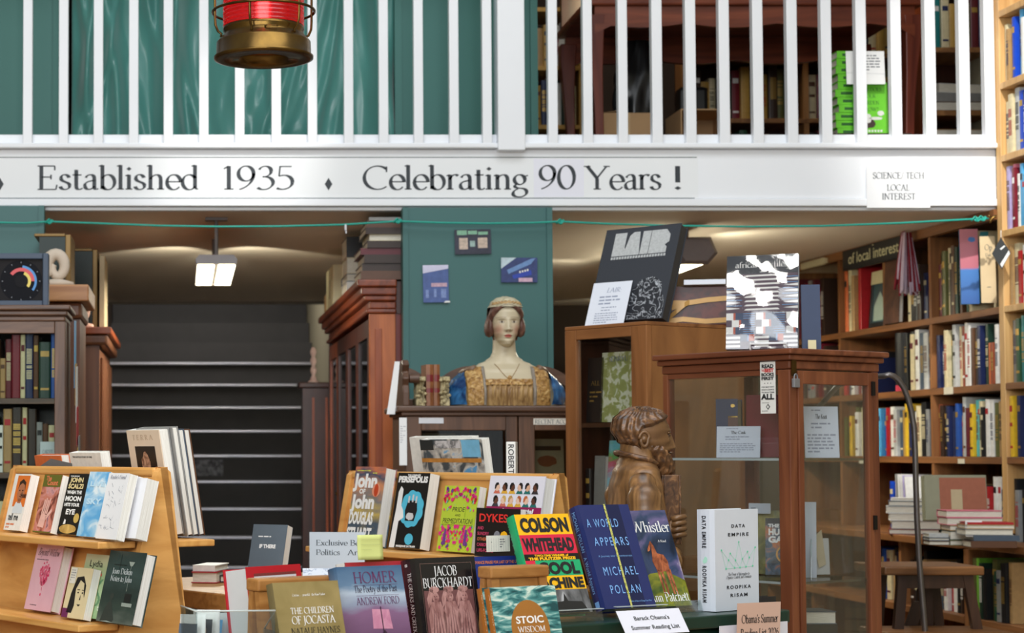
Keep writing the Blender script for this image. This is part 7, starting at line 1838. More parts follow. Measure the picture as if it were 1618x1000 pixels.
# ---- the four on clear stands along the green table edge
ACRE = M('acrylic_edge', (196,206,204), .15, var=.02)
ACR2 = glass('acrylic_sheet', (250,252,252), 0.01, 0.03, 0.35)
def acrylic_rest(label, bk, rz, W_, T, x0=0.0, tilt=radians(22), hb=.1):
    t = thing('acrylic_stand', label, 'stand', (bk.location.x, bk.location.y, ZT+.0006), rz)
    o = T/cos(tilt)+.006
    MB().box(x0, -.034, 0, W_, .10, .003).build('base_plate', ACR2, t)
    MB().prism([(x0, -.037, 0), (x0, -.034, 0), (x0, -.026, .026), (x0, -.029, .026)], (W_-x0, 0, 0)).build('front_lip', ACR2, t)
    MB().prism([(x0, o, .0035), (x0, o+.003, .0035), (x0, o+.003+hb*tan(tilt), hb), (x0, o+hb*tan(tilt), hb)], (W_-x0, 0, 0)).build('back_plate', ACR2, t)
    MB().box(x0, -.0375, .0255, W_, -.026, .0268).build('lip_edge', ACRE, t)
    return t
def on_edge(label, px, py, Y, rz, tilt, px1, T, front, zb=ZT+.005, W_=None, **k):
    return place_tl(label, px, py, Y, rz, tilt, W_ or wfor(px, px1, Y, rz), .2, T, front, zb, **k)
RA = radians(28)
YEL, PNK, GRNN, BLKC = M('cover_yellow', (246,186,30), .3), M('cover_crimson', (214,40,70), .3), M('cover_green', (34,166,108), .3), M('cover_black', (20,20,22), .3)
SKY = ramp_mat('grey_skyline', [(0.3, (40,40,42)), (0.6, (120,120,122)), (0.75, (190,190,192))], (40, 40, 14), .35, 'noise', 3, .5)
Y = 4.22
t, W_, H_ = on_edge('bright paperback banded yellow, crimson and green with huge black capitals', 812, 813, Y, RA, radians(21), 897, .03, YEL, spine=GRNN, back=GRNN, sp=.002)
patch(FP, t, [rect(0, H_*.595, W_, H_*.79)], PNK, name='crimson_band'); patch(FP, t, [rect(0, H_*.53, W_, H_*.595)], BLKC, name='black_band'); patch(FP, t, [rect(0, H_*.375, W_, H_*.53)], GRNN, name='green_band')
patch(FP, t, [rect(0, 0, W_, H_*.235)], SKY, name='skyline_picture'); patch(FP, t, [[(W_*.1, 0), (W_*.95, 0), (W_*.85, H_*.11), (W_*.6, H_*.12), (W_*.55, H_*.2), (W_*.52, H_*.12), (W_*.2, H_*.1)]], M('skyline_dark', (36,36,38), .4), name='towers', lift=.0007)
patch(FP, t, [rect(0, H_*.47, W_*.17, H_*.53)], PNK, name='crimson_tab', lift=.0008)
for s, y, h, m, wd in (('COLSON', .825, .135, INKB, .88), ('WHITEHEAD', .63, .125, INKB, .92), ('COOL', .395, .115, INKB, .74), ('MACHINE', .255, .1, INKB, .94)):
    sans(t, s, W_*(.5 if s != 'COOL' else .58), H_*y, H_*h, m, W_*wd, bold=.055, lift=.001)
sans(t, 'TWO-TIME WINNER of', W_*.5, H_*.567, H_*.022, YEL, W_*.62, bold=.05, lift=.001); sans(t, 'THE PULITZER PRIZE', W_*.5, H_*.535, H_*.026, YEL, W_*.86, bold=.06, lift=.001)
text(SPINE(H_, .03), t, 'COLSON', .012, .001, .0115, INKB, 'sans', .065, bold=.06); text(SPINE(H_, .03), t, 'WHITEHEAD', .012, -.0135, .0105, INKB, 'sans', .085, bold=.06)
acrylic_rest('clear acrylic rest under the banded yellow paperback', t, RA, W_, .03)
NVY = M('deep_blue_jacket', (30,42,98), .28, var=.08, scale=8, coat=.3); LBL_ = M('light_blue_ink', (126,176,232), .45)
Y = 4.34
t, W_, H_ = on_edge('deep blue hardback with wide-spaced pale blue capitals and a mossy yellow cord line', 913, 798, Y, RA, radians(22), 992, .036, NVY, spine=NVY, back=NVY, sp=.004)
patch(FP, t, [rect(W_*.5, 0, W_*.8, H_)], M('midnight_panel', (22,30,70), .28, var=.08), name='darker_panel')
CORD = ramp_mat('mossy_cord', [(0.4, (120,130,60)), (0.55, (206,200,110))], (220, 220, 220), .6)
patch(FP, t, [rect(W_*.49, H_*k/24, W_*.53, H_*(k+1)/24+.001) for k in range(24)], CORD, name='cord_line', lift=.0012)
for s, y, x, wd in (('A WORLD', .78, .38, .62), ('APPEARS', .60, .46, .68), ('MICHAEL', .315, .48, .68), ('POLLAN', .14, .48, .6)):
    sans(t, s, W_*x, H_*y, H_*.085, LBL_, W_*wd, track=.35)
sans(t, 'A Journey into Consciousness', W_*.46, H_*.49, H_*.02, LBL_, W_*.66, track=.2); sans(t, 'Author of How to Change Your Mind', W_*.72, H_*.055, H_*.016, LBL_, W_*.42)
text(SPINE(H_, .036, .004), t, 'MICHAEL POLLAN   A World Appears', .012, -.004, .0115, LBL_, 'sans', .195, track=.05)
patch(SPINE(H_, .036, .004), t, [rect(H_-.022, -.007, H_-.008, .007)], LBL_, name='publisher_mark')
acrylic_rest('clear acrylic rest under the deep blue hardback', t, RA, W_, .036)
HRS = ramp_mat('stormy_painted_cover', [(0.3, (26,36,52)), (0.45, (50,66,96)), (0.6, (110,100,140)), (0.72, (206,190,190))], (12, 12, 9), .4, 'noise', 5, 1.5)
Y = 4.46
t, W_, H_ = on_edge('painterly dark book with a chestnut horse in a green field, behind the deep blue one', 986, 807, Y, RA, radians(22), 1043, .02, HRS, W_=.125, spine=NVY, back=NVY, hard=False)
patch(FP, t, [[(0, 0), (W_, 0), (W_, H_*.26), (W_*.6, H_*.36), (W_*.2, H_*.34), (0, H_*.28)]], ramp_mat('painted_grass', [(0.35, (62,84,30)), (0.6, (140,140,40)), (0.7, (90,110,50))], (30, 30, 30), .4), name='field')
HRC = ramp_mat('chestnut_paint', [(0.35, (110,52,28)), (0.6, (186,104,62)), (0.75, (224,160,110))], (40, 40, 40), .4)
hx, hy = W_*.50, H_*.25
patch(FP, t, [[(hx-.020, hy+.05), (hx-.012, hy+.085), (hx-.010, hy+.10), (hx-.004, hy+.088), (hx, hy+.07), (hx+.018, hy+.066), (hx+.026, hy+.05), (hx+.024, hy+.02), (hx+.012, hy+.026), (hx-.006, hy+.024), (hx-.014, hy+.03)]], HRC, name='horse_body', lift=.0008)
patch(FP, t, [[(hx-.014+d, hy+.03), (hx-.007+d, hy+.03), (hx-.006+d*1.1, hy-.03), (hx-.011+d*1.1, hy-.03)] for d in (0, .010, .026, .034)] + [[(hx-.012, hy+.1), (hx-.008, hy+.1), (hx-.018, hy+.078), (hx-.026, hy+.074), (hx-.024, hy+.082)]], HRC, name='horse_legs', lift=.0008)
serif(t, 'Whistler', W_*.52, H_*.77, .026, INKW, W_*.92); serif(t, 'A Novel', W_*.7, H_*.66, .006, INKW, W_*.2, shear=.2); serif(t, 'Ann Patchett', W_*.5, H_*.05, .022, INKW, W_*.96)
# clear empty easel
t = thing('acrylic_stand', 'empty clear acrylic easel with slanted back beside the white hardback', 'stand', (P(1041, 955, 4.44).x, 4.44, ZT+.0006), RA)
MB().prism([(.01, .0, .003), (.085, 0, .003), (.05, .06, .14), (.012, .06, .14)], (0, .003, .001)).build('back_plate', ACR, t)
MB().tube([(.085, 0, .004), (.05, .06, .14), (.012, .06, .14)], .0012, 6).build('plate_edge', ACRE, t)
MB().box(0.0, -.06, 0, .09, .02, .0028).build('base_plate', ACR, t)
MB().prism([(0, -.063, 0), (0, -.06, 0), (0, -.05, .026), (0, -.053, .026)], (.09, 0, 0)).build('front_lip', ACR, t)
# ---- white hardback with green network
WHJ = M('white_jacket', (216,222,232), .3, var=.02)
Y = 4.40
p = P(1131, 968, Y); p.z = ZT+.001
zt = P(1131, 806, Y).z; H_ = zt-ZT-.001
rD = radians(37); W_ = wfor(1131, 1199, Y, rD)
t = make_book('white upright hardback with black capitals and a thin green crown-like network', p, rD, 0, W_, H_, .05, WHJ, spine=WHJ, back=WHJ, sp=.003)
BLK2 = M('jacket_black_ink', (30,32,40), .4); GRL = M('mint_line', (96,214,166), .45)
for s, y, wd in (('DATA', .82, .32), ('EMPIRE', .735, .48), ('ROOPIKA', .215, .56), ('RISAM', .135, .40)): sans(t, s, W_*.53, H_*y, H_*.033, BLK2, W_*wd, track=.4, bold=.03)
nod = [(.14, .60), (.34, .565), (.54, .675), (.74, .575), (.92, .615), (.30, .50), (.46, .495), (.62, .505), (.78, .515), (.24, .415), (.44, .42), (.56, .42), (.70, .425), (.86, .43)]
edg = [(0, 5), (5, 1), (1, 6), (6, 2), (2, 7), (7, 3), (3, 8), (8, 4), (0, 9), (9, 13), (4, 13), (5, 9), (5, 10), (6, 10), (6, 11), (7, 11), (7, 12), (8, 12)]
gl_ = []
for i, j in edg:
    a, b = Vector((nod[i][0]*W_, nod[i][1]*H_)), Vector((nod[j][0]*W_, nod[j][1]*H_)); d = (b-a).normalized(); n_ = Vector((-d.y, d.x))*.0006
    gl_.append([a+n_, a-n_, b-n_, b+n_])
patch(FP, t, gl_, M('pale_mint_line', (176,228,206), .45), name='network_lines', lift=.0006)
patch(FP, t, [ell(x*W_, y*H_, .0024, .0024, 10) for x, y in nod], GRL, name='network_nodes', lift=.0009)
serif(t, 'The Power of Information to', W_*.53, H_*.345, .0068, BLK2, W_*.5, shear=.2); serif(t, 'Organize, Control, and Dominate', W_*.53, H_*.315, .0068, BLK2, W_*.58, shear=.2)
spD = SPINE(H_, .05, .003)
text(spD, t, 'DATA EMPIRE', .014, -.008, .0115, BLK2, 'sans', .075, track=.25, bold=.03); text(spD, t, 'ROOPIKA RISAM', H_-.105, -.008, .0115, BLK2, 'sans', .085, track=.25, bold=.03)
patch(spD, t, [blob(H_*.5, 0, .008, .006, 4, 9, .3)], M('pale_mint_line', (176,228,206), .45), name='spine_network')
# ---- cards on the table edge
def edge_card(label, q, W_, H_, rz, tilt, mat, linesx, name='sign_card'):
    t = thing(name, label, 'sign', q, rz, tilt)
    MB().box(0, 0, 0, W_, .001, H_).build('card', mat, t)
    for s, x, y, h, wd, f in linesx: text(FP, t, s, W_*x, H_*y, H_*h, INKB, f, W_*wd, 'c', bold=.012 if f == 'sans' else 0, stem=.15, hair=.07)
    return t
q = P(990, 1004, 4.11); WC_ = wfor(990, 1089, 4.11, RA)
edge_card('white reading-list card lying on the clear lip below the deep blue hardback', q, WC_, .06, RA, radians(34), M('card_white', (226,226,236), .55, var=.01), (('Barack Obama\'s', .5, .58, .17, .56, 'sans'), ('Summer Reading List', .5, .2, .17, .76, 'sans')))
q = P(1164, 1012, 4.325); WC_ = wfor(1164, 1232, 4.325, radians(24))
t = edge_card('pinkish-brown reading-list card standing against the green table front', q, WC_, P(1164, 953, 4.325).z-q.z, radians(24), radians(-3), M('card_blush', (206,172,154), .6, var=.02), (('Obama\'s Summer', .52, .46, .22, .84, 'serif'), ('Reading List 2026', .52, .08, .22, .88, 'serif')))
hld = bx('card_clip', .02, .0015, -.09, .03, .004, 0.02, ACR, t)
q = P(1142, 1030, 4.27); q2 = P(1142, 996, 4.27)
t = thing('paper_sheet', 'white sheet fixed to the front of the green table behind the blush card', 'paper', tb_(-.262, -.0025, q.z), radians(33))
MB().box(0, 0, 0, .232, .0012, q2.z-q.z+.004).build('sheet', M('card_white', (226,226,236), .55, var=.01), t)

# ---------------------------------------------------------------- birch A-shaped book stands
def solve_x(root, y, z, px):
    c, s = cos(RC), sin(RC); u = (px-CX)/FPX
    # root.x + x c - y s = u' (root.y + x s + y c), u' at this height
    return (u*(root.y+y*c)-(root.x-y*s))/(c-u*s)
def birch_stand(label, right, L_, zt, zb, ledges, slope, zback=None):
    root = Vector((right[0]-L_*cos(RC), right[1]-L_*sin(RC), 0))
    t = thing('book_stand', label, 'book stand', (root.x, root.y, zb), RC)
    tn = tan(slope); h = zt-zb
    yf = lambda z: -.012-(zt-z)*tn; yb = lambda z: .002+(zt-z)*tn*.5
    for x in (0.0, L_-.02):
        top = [(x, yf(zt)-.012, h-.012), (x, yf(zt), h-.002), (x, yf(zt)+.012, h), (x, yb(zt)-.012, h), (x, yb(zt), h-.002), (x, yb(zt)+.012, h-.012)]
        MB().prism([(x, yf(zb)-.012, 0)]+top+[(x, yb(zb)+.012, 0)], (.02, 0, 0)).build('end_panel', BIRCH, t, bevel=.002)
    MB().box(.0205, yf(zt)-.01, h-.022, L_-.0205, yb(zt)+.01, h-.001).build('ridge', BIRX, t, bevel=.006)
    for nm, f, sg in (('front_panel', yf, 1), ('back_panel_board', yb, -1)):
        MB().prism([(.0205, f(zb), 0), (.0205, f(zb)+.012*sg, 0), (.0205, f(zt-.0225)+.012*sg, h-.0225), (.0205, f(zt-.0225), h-.0225)], (L_-.041, 0, 0)).build(nm, BIRCH, t)
    for z, dep in ledges:
        MB().box(-.01, yf(z)-dep, z-zb-.016, L_-.025, yf(z)-.0125, z-zb).build('ledge', BIRX, t, bevel=.003)
    if zback: MB().box(-.01, yb(zback)+.0125, zback-zb-.016, L_-.005, yb(zback)+.12, zback-zb).build('ledge', BIRX, t, bevel=.003)
    return root, yf, yb, t
def ledge_book(st, px, z, label, W_, H_, T, front, extra=0.0, slope=None, dz=0.0, **k):
    root, yf, yb, _ = st
    tl = k.pop('tilt', SLP)
    y = yf(z)-T/cos(tl)-.004-extra-.012
    x = solve_x(root, y, z, px)
    c, s = cos(RC), sin(RC)
    return make_book(label, (root.x+x*c-y*s, root.y+x*s+y*c, z+.0006+dz), RC+k.pop('turn', 0), tl, W_, H_, T, front, **k)
SLP = radians(14)
LS = birch_stand('birch book stand with two ledges of face-out books at the left', (-.042, 4.5), .74, 1.364, .70, ((1.19, .115), (1.0, .12)), SLP, 1.19)
bx2 = thing('side_table', 'brown wooden table under the birch stand at the left', 'table', (LS[0].x, LS[0].y, 0), RC)
MB().box(-.05, -.34, .66, .80, .17, .698).build('top', OAKS, bx2, bevel=.004)
for x, y in ((0, -.3), (.72, -.3), (0, .11), (.72, .11)): MB().box(x, y, 0, x+.05, y+.05, .6595).build('leg', OAKS, bx2)
WHT = cov('white')
SKB = lin
# upper ledge
t = ledge_book(LS, 6, 1.19, 'white book with a painted portrait on orange, first on the upper birch ledge', .088, .150, .024, WHT, hard=False)
W_, H_ = .088, .150
patch(FP, t, [rect(W_*.22, H_*.42, W_*.97, H_*.97)], M('portrait_orange', (222,116,44), .45, var=.06), name='orange_ground')
patch(FP, t, [[(W_*.3, H_*.36), (W_*.42, H_*.5), (W_*.72, H_*.5), (W_*.9, H_*.4), (W_*.92, H_*.3), (W_*.3, H_*.3)]], M('portrait_shirt', (214,220,224), .45), name='shirt', lift=.0006)
PSK = M('portrait_skin', (176,112,78), .45, var=.1, scale=60)
patch(FP, t, [ell(W_*.6, H_*.68, W_*.22, H_*.17, 22), rect(W_*.5, H_*.48, W_*.7, H_*.56)], PSK, name='face', lift=.0008)
patch(FP, t, [[(W_*.38, H_*.72), (W_*.42, H_*.86), (W_*.6, H_*.91), (W_*.8, H_*.85), (W_*.83, H_*.7), (W_*.76, H_*.8), (W_*.6, H_*.84), (W_*.45, H_*.8)]], cov('dark brown'), name='hair', lift=.001)
patch(FP, t, [ell(W_*.51, H_*.705, .004, .002, 8), ell(W_*.69, H_*.705, .004, .002, 8), rect(W_*.54, H_*.595, W_*.66, H_*.607), rect(W_*.585, H_*.63, W_*.63, H_*.638)], M('portrait_line', (70,40,34), .5), name='features', lift=.0011)
sans(t, 'Hooks', W_*.8, H_*.58, .014, INKB, W_*.34, lift=.0012, bold=.03); sans(t, 'tell me', W_*.45, H_*.18, .018, INKB, W_*.6, bold=.02); patch(FP, t, lines_of(W_*.1, H_*.12, W_*.6, 2, .008, .004, 2), ORG, name='orange_words')
t = ledge_book(LS, 52, 1.19, 'olive and red book with painted hands, second on the upper birch ledge', .092, .150, .022, ramp_mat('hands_painting', [(0.35, (110,58,50)), (0.5, (196,120,100)), (0.62, (206,150,150)), (0.72, (120,90,100))], (24, 24, 24), .45, 'noise', 4, 1.4), hard=False)
W_ = .092; H_ = .150
patch(FP, t, [rect(0, H_*.79, W_, H_)], M('moss_green', (98,100,36), .45), name='olive_band'); patch(FP, t, [rect(0, 0, W_, H_*.02)], M('moss_green', (98,100,36), .45), name='olive_edge')
sans(t, 'The', W_*.3, H_*.9, .012, ORG, W_*.3, bold=.04); sans(t, 'Count', W_*.55, H_*.82, .013, ORG, W_*.6, bold=.04)
PHN = M('painted_hand', (226,178,166), .45, var=.15, scale=50)
patch(FP, t, [[(W_*.2, H_*.1), (W_*.55, H_*.08), (W_*.6, H_*.3), (W_*.3, H_*.34)]] + [[(W_*(.27+.09*k), H_*.32), (W_*(.34+.09*k), H_*.32), (W_*(.38+.1*k), H_*(.56+.03*(k % 2))), (W_*(.32+.1*k), H_*(.57+.03*(k % 2)))] for k in range(4)] + [[(W_*.56, H_*.2), (W_*.85, H_*.36), (W_*.82, H_*.42), (W_*.56, H_*.29)]], PHN, name='hand', lift=.0008)
t = ledge_book(LS, 90, 1.19, 'black book with white and cream block capitals above a potato picture', .1, .154, .022, M('black_cover', (22,22,24), .35), hard=False)
W_, H_ = .1, .154
for s, y, h, m, wd in (('JOHN', .86, .075, M('pale_gold_ink', (226,206,150), .45), .62), ('SCALZI', .755, .075, M('pale_gold_ink', (226,206,150), .45), .74), ('WHEN THE', .665, .055, INKW, .72), ('MOON', .55, .078, INKW, .78), ('HITS YOUR', .46, .055, INKW, .76), ('EYE', .33, .085, INKW, .46)):
    sans(t, s, W_*.46, H_*y, H_*h, m, W_*wd, bold=.045)
patch(FP, t, lines_of(W_*.1, H_*.965, W_*.9, 1, .01, .0022, 1), INKW, name='small_capitals')
patch(FP, t, [blob(W_*.5, H_*.09, W_*.42, H_*.075, 3, 22, .06)], ramp_mat('potato_picture', [(0.3, (150,114,50)), (0.7, (214,180,104))], (30, 30, 30), .5), name='potato', lift=.0008); patch(FP, t, [ell(W_*.82, H_*.27, W_*.13, H_*.08, 20)], M('gold_seal', (206,176,96), .4), name='round_seal', lift=.001)
patch(FP, t, [[(W_*.22, H_*.16), (W_*.34, H_*.17), (W_*.33, H_*.23), (W_*.26, H_*.25)]], INKW, name='small_dog', lift=.001)
BLWH = ramp_mat('sky_blue_cover', [(0.4, (96,170,222)), (0.52, (150,200,232)), (0.62, (226,238,244))], (16, 16, 22), .4, 'noise', 3, .8)
t = ledge_book(LS, 121, 1.19, 'sky blue and white book, fourth on the upper birch ledge', .098, .160, .024, BLWH, extra=.026, hard=False)
sans(t, 'LIVE', .05, .124, .012, M('pale_blue_ink', (190,222,240), .5), .07, bold=.05); sans(t, 'SKY', .05, .08, .014, M('pale_blue_ink', (190,222,240), .5), .07, bold=.05)
t = ledge_book(LS, 151, 1.19, 'white book with thin ink drawings, fifth on the upper birch ledge', .092, .158, .024, M('bright_white_cover', (236,236,238), .4, var=.01), extra=.051, hard=False)
rr_ = random.Random(8); segs = []
for k in range(46):
    x, y, a, l_ = rr_.uniform(.015, .075), rr_.choice((rr_.uniform(.02, .05), rr_.uniform(.07, .13))), rr_.uniform(0, pi), rr_.uniform(.004, .016)
    dx, dy = cos(a)*l_, sin(a)*l_; segs.append([(x, y), (x+.0007, y+.0007), (x+dx+.0007, y+dy+.0007), (x+dx, y+dy)])
patch(FP, t, segs, M('ink_sketch', (120,124,140), .5), name='ink_drawing'); serif(t, "Reader's Friend", .046, .144, .009, M('ink_sketch', (120,124,140), .5), .07, shear=.2)
for k in range(3):
    ledge_book(LS, 176+12*k, 1.19, f'thick white paperback showing page edges, {ORD[k]} of three at the ledge end', .036, .150-.003*k, .034, M('bright_white_cover', (236,236,238), .4, var=.01), extra=.0, hard=False, turn=radians(4))
# lower ledge
PKC = ramp_mat('pale_pink_cover', [(0.3, (222,172,188)), (0.7, (236,192,204))], (6, 6, 6), .45)
t = ledge_book(LS, 39, 1.0, 'pale pink book with a scattered red heart on the lower birch ledge', .132, .166, .03, PKC, hard=True)
W_, H_ = .132, .166
text(FP, t, 'Beyond Widow', W_*.1, H_*.83, .017, M('script_ink', (60,44,50), .5), 'serif', W_*.8, stem=.08, hair=.05, shear=.35)
patch(FP, t, lines_of(W_*.1, H_*.77, W_*.86, 1, .01, .0018, 3)+lines_of(W_*.2, H_*.08, W_*.7, 1, .01, .0018, 4), M('script_ink', (60,44,50), .5), name='small_print')
rh = random.Random(12); hp_ = []; hp2 = []
while len(hp_) < 80:
    x, y = rh.uniform(-1.2, 1.2), rh.uniform(-1.2, 1.2)
    if (x*x+y*y-1)**3-x*x*y**3 < 0:
        (hp_ if rh.random() < .6 else hp2).append(blob(W_*.5+x*.021, H_*.5+y*.024, .0036, .0036, len(hp_), 7, .3))
        if len(hp_)+len(hp2) > 110: break
patch(FP, t, hp_, M('heart_rose', (222,64,110), .5), name='heart_petals', lift=.0006); patch(FP, t, hp2, M('heart_pale_rose', (236,120,150), .5), name='pale_petals', lift=.0009)
patch(FP, t, [blob(W_*(.5+.1*sin(k*2.1)), H_*(.67+.02*k), .0028, .0028, k, 7) for k in range(4)]+[blob(W_*.5, H_*.24, .003, .004, 2, 7), [(W_*.49, H_*.35), (W_*.51, H_*.35), (W_*.52, H_*.29), (W_*.5, H_*.31)]], M('heart_rose', (222,64,110), .5), name='loose_petals', lift=.0006)
LYD = band_mat('lydia_cover', 'z', [(0, (140,180,130)), (.05, (170,196,150)), (.10, (150,176,130)), (.15, (198,196,160))], .45, .2, 20)
t = ledge_book(LS, 117, 1.0, 'pale green book with a black first name and red scribble on the lower ledge', .125, .152, .03, LYD, hard=False)
sans(t, 'Lydia', .055, .122, .0165, INKB, .062); patch(FP, t, [blob(.062, .104, .026, .006, 5, 16, .3)], M('scribble_red', (206,84,74), .5), name='red_scribble'); sans(t, 'ts', .108, .02, .014, INKW, .014)
patch(FP, t, [[(.085+.01*sin(k*.9), .03+.008*k), (.095+.01*sin(k*.9), .03+.008*k), (.097+.01*sin((k+1)*.9), .038+.008*k), (.087+.01*sin((k+1)*.9), .038+.008*k)] for k in range(8)], M('vine_green', (96,140,100), .5), name='vine')
t = ledge_book(LS, 97, 1.0, 'small cream book with an inked woman\'s face in front of the pale green one', .105, .122, .022, M('cream_comic', (222,206,164), .45, var=.04), extra=.034, hard=False)
FC = M('comic_black', (28,26,30), .45)
patch(FP, t, [[(.02, .012), (.026, .06), (.04, .098), (.07, .102), (.088, .08), (.09, .05), (.084, .06), (.078, .085), (.058, .092), (.044, .07), (.05, .03), (.044, .012)]], FC, name='hair')
patch(FP, t, [ell(.058, .062, .004, .002, 8), ell(.078, .062, .0035, .002, 8), rect(.052, .068, .064, .0695), rect(.073, .068, .083, .0695), [(.062, .034), (.078, .034), (.071, .029)], [(.068, .045), (.074, .045), (.072, .058)]], FC, name='features', lift=.0007)
patch(FP, t, [rect(.0, .0, .03, .022)], M('violet_corner', (110,40,90), .45), name='violet_corner'); patch(FP, t, [rect(.006, .082, .034, .12)], M('ivory_card', (226,222,210), .6), name='price_slip', lift=.0012)
patch(FP, t, lines_of(.009, .115, .031, 5, .006, .002, 4), M('rule_grey', (150,150,150), .6), name='slip_print', lift=.0016)
RMC = band_mat('dim_room_cover', 'z', [(0, (96,104,96)), (.03, (50,66,60)), (.07, (36,52,50)), (.11, (52,72,70)), (.17, (34,52,52))], .35, .35, 14)
t = ledge_book(LS, 152, 1.0, 'dark grey-green hardback with a shadowy room photograph, last on the lower ledge', .158, .167, .03, RMC, extra=.02, hard=True, spine=cov('black'))
W_, H_ = .158, .167
serif(t, 'Joan Didion', W_*.46, H_*.68, .013, M('soft_white', (206,214,214), .5), W_*.56); serif(t, 'Notes to John', W_*.47, H_*.575, .013, M('soft_white', (206,214,214), .5), W_*.6)
patch(FP, t, [[(W_*.1, 0), (W_*.18, H_*.2), (W_*.3, H_*.32), (W_*.38, H_*.2), (W_*.48, H_*.05), (W_*.44, 0)], ell(W_*.31, H_*.36, W_*.06, H_*.05, 14)], M('seated_dark', (50,58,54), .45), name='seated_figure'); patch(FP, t, [rect(W_*.66, H_*.3, W_*.84, H_*.42)], M('old_screen', (22,28,30), .4), name='old_screen', lift=.0006)
patch(FP, t, [rect(W_*.62, H_*.24, W_*.9, H_*.29), [(W_*.08, 0), (W_*.3, H_*.02), (W_*.5, 0)], [(W_*.6, H_*.86), (W_*.76, H_*.86), (W_*.71, H_*.8), (W_*.65, H_*.8)], rect(W_*.675, H_*.45, W_*.683, H_*.8)], M('lamp_pale', (150,160,150), .45), name='desk_and_lamp', lift=.0008)
patch(FP, t, [rect(W_*.2, H_*.8, W_*.55, H_*.812), rect(W_*.36, H_*.7, W_*.37, H_*.95)], M('window_bar', (22,34,34), .45), name='window_bars', lift=.0007)
# behind its ridge
root, yf, yb, _ = LS
def back_book(px, label, W_, H_, T, front, zl=1.19, y=.13, lean=radians(10), **k):
    c, s = cos(RC), sin(RC); x = solve_x(root, y, zl, px)
    return make_book(label, (root.x+x*c-y*s, root.y+x*s+y*c, zl+.0006+.004), RC, -lean, W_, H_, T, front, **k)
TER = M('terra_cream', (226,206,184), .4, var=.03)
t = back_book(224, 'tall cream book with spaced capitals and a dark square picture behind the birch ridge', .15, .262, .03, TER, y=.075, spine=cov('pale grey'), back=cov('grey'))
serif(t, 'TERRA', .075, .238, .012, M('pale_bronze', (190,166,140), .5), .10, track=.35)
patch(FP, t, [rect(.03, .08, .122, .222)], M('dark_picture', (34,26,26), .4), name='dark_picture'); patch(FP, t, [blob(.072, .17, .022, .04, 7, 14, .25)], ramp_mat('clay_figure', [(0.35, (120,80,60)), (0.65, (206,160,130))], (60, 60, 60), .5), name='clay_figure', lift=.0008)
for k, (c_, hh) in enumerate((('grey', .268), ('slate', .262), ('brown', .262))):
    back_book(243+9*k, f'large {c_} book, {ORD[k]} behind the tall cream one on the rear ledge', .155, hh, .018, cov(c_), y=.107+.0195*k, spine=cov(c_), back=cov(c_))
for k, (px, c_, W_, hh, lb) in enumerate(((72, 'orange', .145, .198, 'orange and grey picture book peeping over the birch ridge'), (128, 'white', .16, .206, 'white book with a line of small capitals peeping over the birch ridge'))):
    t = back_book(px, lb, W_, hh, .028, cov(c_), y=.075)
    if c_ == 'white':
        sans(t, 'THE UNTOLD STORY OF ONE', .066, hh-.0135, .0045, INKB, .10, bold=.03)
    else: patch(FP, t, [[(.02, hh-.03), (.09, hh-.008), (.2, hh-.02), (.2, hh-.04), (.02, hh-.04)]], M('grey_picture', (120,122,124), .5), name='grey_picture')
# ---- centre stand
CS = birch_stand('birch book stand with comics and novels in the middle of the green table', (.972, 4.87), .868, 1.345, 1.0506, ((1.128, .115),), radians(11))
SLP = radians(11)
JJ = band_mat('sunset_cloud_cover', 'z', [(0, (90,110,120)), (.05, (70,84,100)), (.10, (196,170,90)), (.13, (120,120,120)), (.17, (206,140,96)), (.2, (60,80,104)), (.23, (206,120,80))], .4, .6, 9)
t = ledge_book(CS, 544, 1.128, 'thick cloudy sunset novel with big white block title, first on the middle stand', .135, .225, .042, JJ, hard=True, spine=cov('slate'))
W_, H_ = .135, .225
for s, y, h, wd, f in (('John', .74, .17, .74, 1), ('OF', .655, .06, .2, 0), ('John', .47, .17, .74, 1), ('DOUGLAS', .27, .15, .8, 0), ('STUART', .07, .15, .82, 0)):
    sans(t, s, W_*(.42 if s != 'OF' else .34), H_*y, H_*h, INKW, W_*wd, bold=.05)
patch(FP, t, [ell(W_*.8, H_*.7, W_*.135, H_*.085, 24)], M('seal_blush', (226,150,120), .45), name='oval_seal', lift=.0012); patch(FP, t, [ell(W_*.8, H_*.7, W_*.07, H_*.08, 20)], M('seal_rust', (196,70,36), .45), name='seal_leaf', lift=.0015)
sans(t, 'Booker Prize-winning author', W_*.45, H_*.025, .006, M('orange_red_ink', (226,90,50), .5), W_*.8); patch(FP, t, lines_of(W_*.06, H_*.955, W_*.94, 1, .01, .003, 2)+lines_of(W_*.6, H_*.925, W_*.9, 1, .01, .003, 3), M('lime_ink', (206,206,90), .5), name='small_print')
t = ledge_book(CS, 612, 1.128, 'black book with a cyan cloud shape and white letters, second on the middle stand', .135, .21, .036, M('black_cover', (22,22,24), .35), hard=False, spine=cov('sky blue'))
W_, H_ = .135, .21
sans(t, 'THE COMPLETE', W_*.52, H_*.955, .005, INKW, W_*.4, bold=.05); sans(t, 'PERSEPOLIS', W_*.5, H_*.875, .0165, INKW, W_*.92, bold=.055, shear=.05)
CYN = M('cyan_shape', (84,190,220), .45)
lob = []
for k in range(60):
    a = 2*pi*k/60; r = 1+.10*abs(sin(a*4.5)); lob.append((W_*.58+W_*.34*r*cos(a), H_*.52+H_*.23*r*sin(a)))
patch(FP, t, [lob], CYN, name='cyan_cloud'); patch(FP, t, [ell(W_*.62, H_*.12, W_*.13, H_*.075, 24)], CYN, name='cyan_oval')
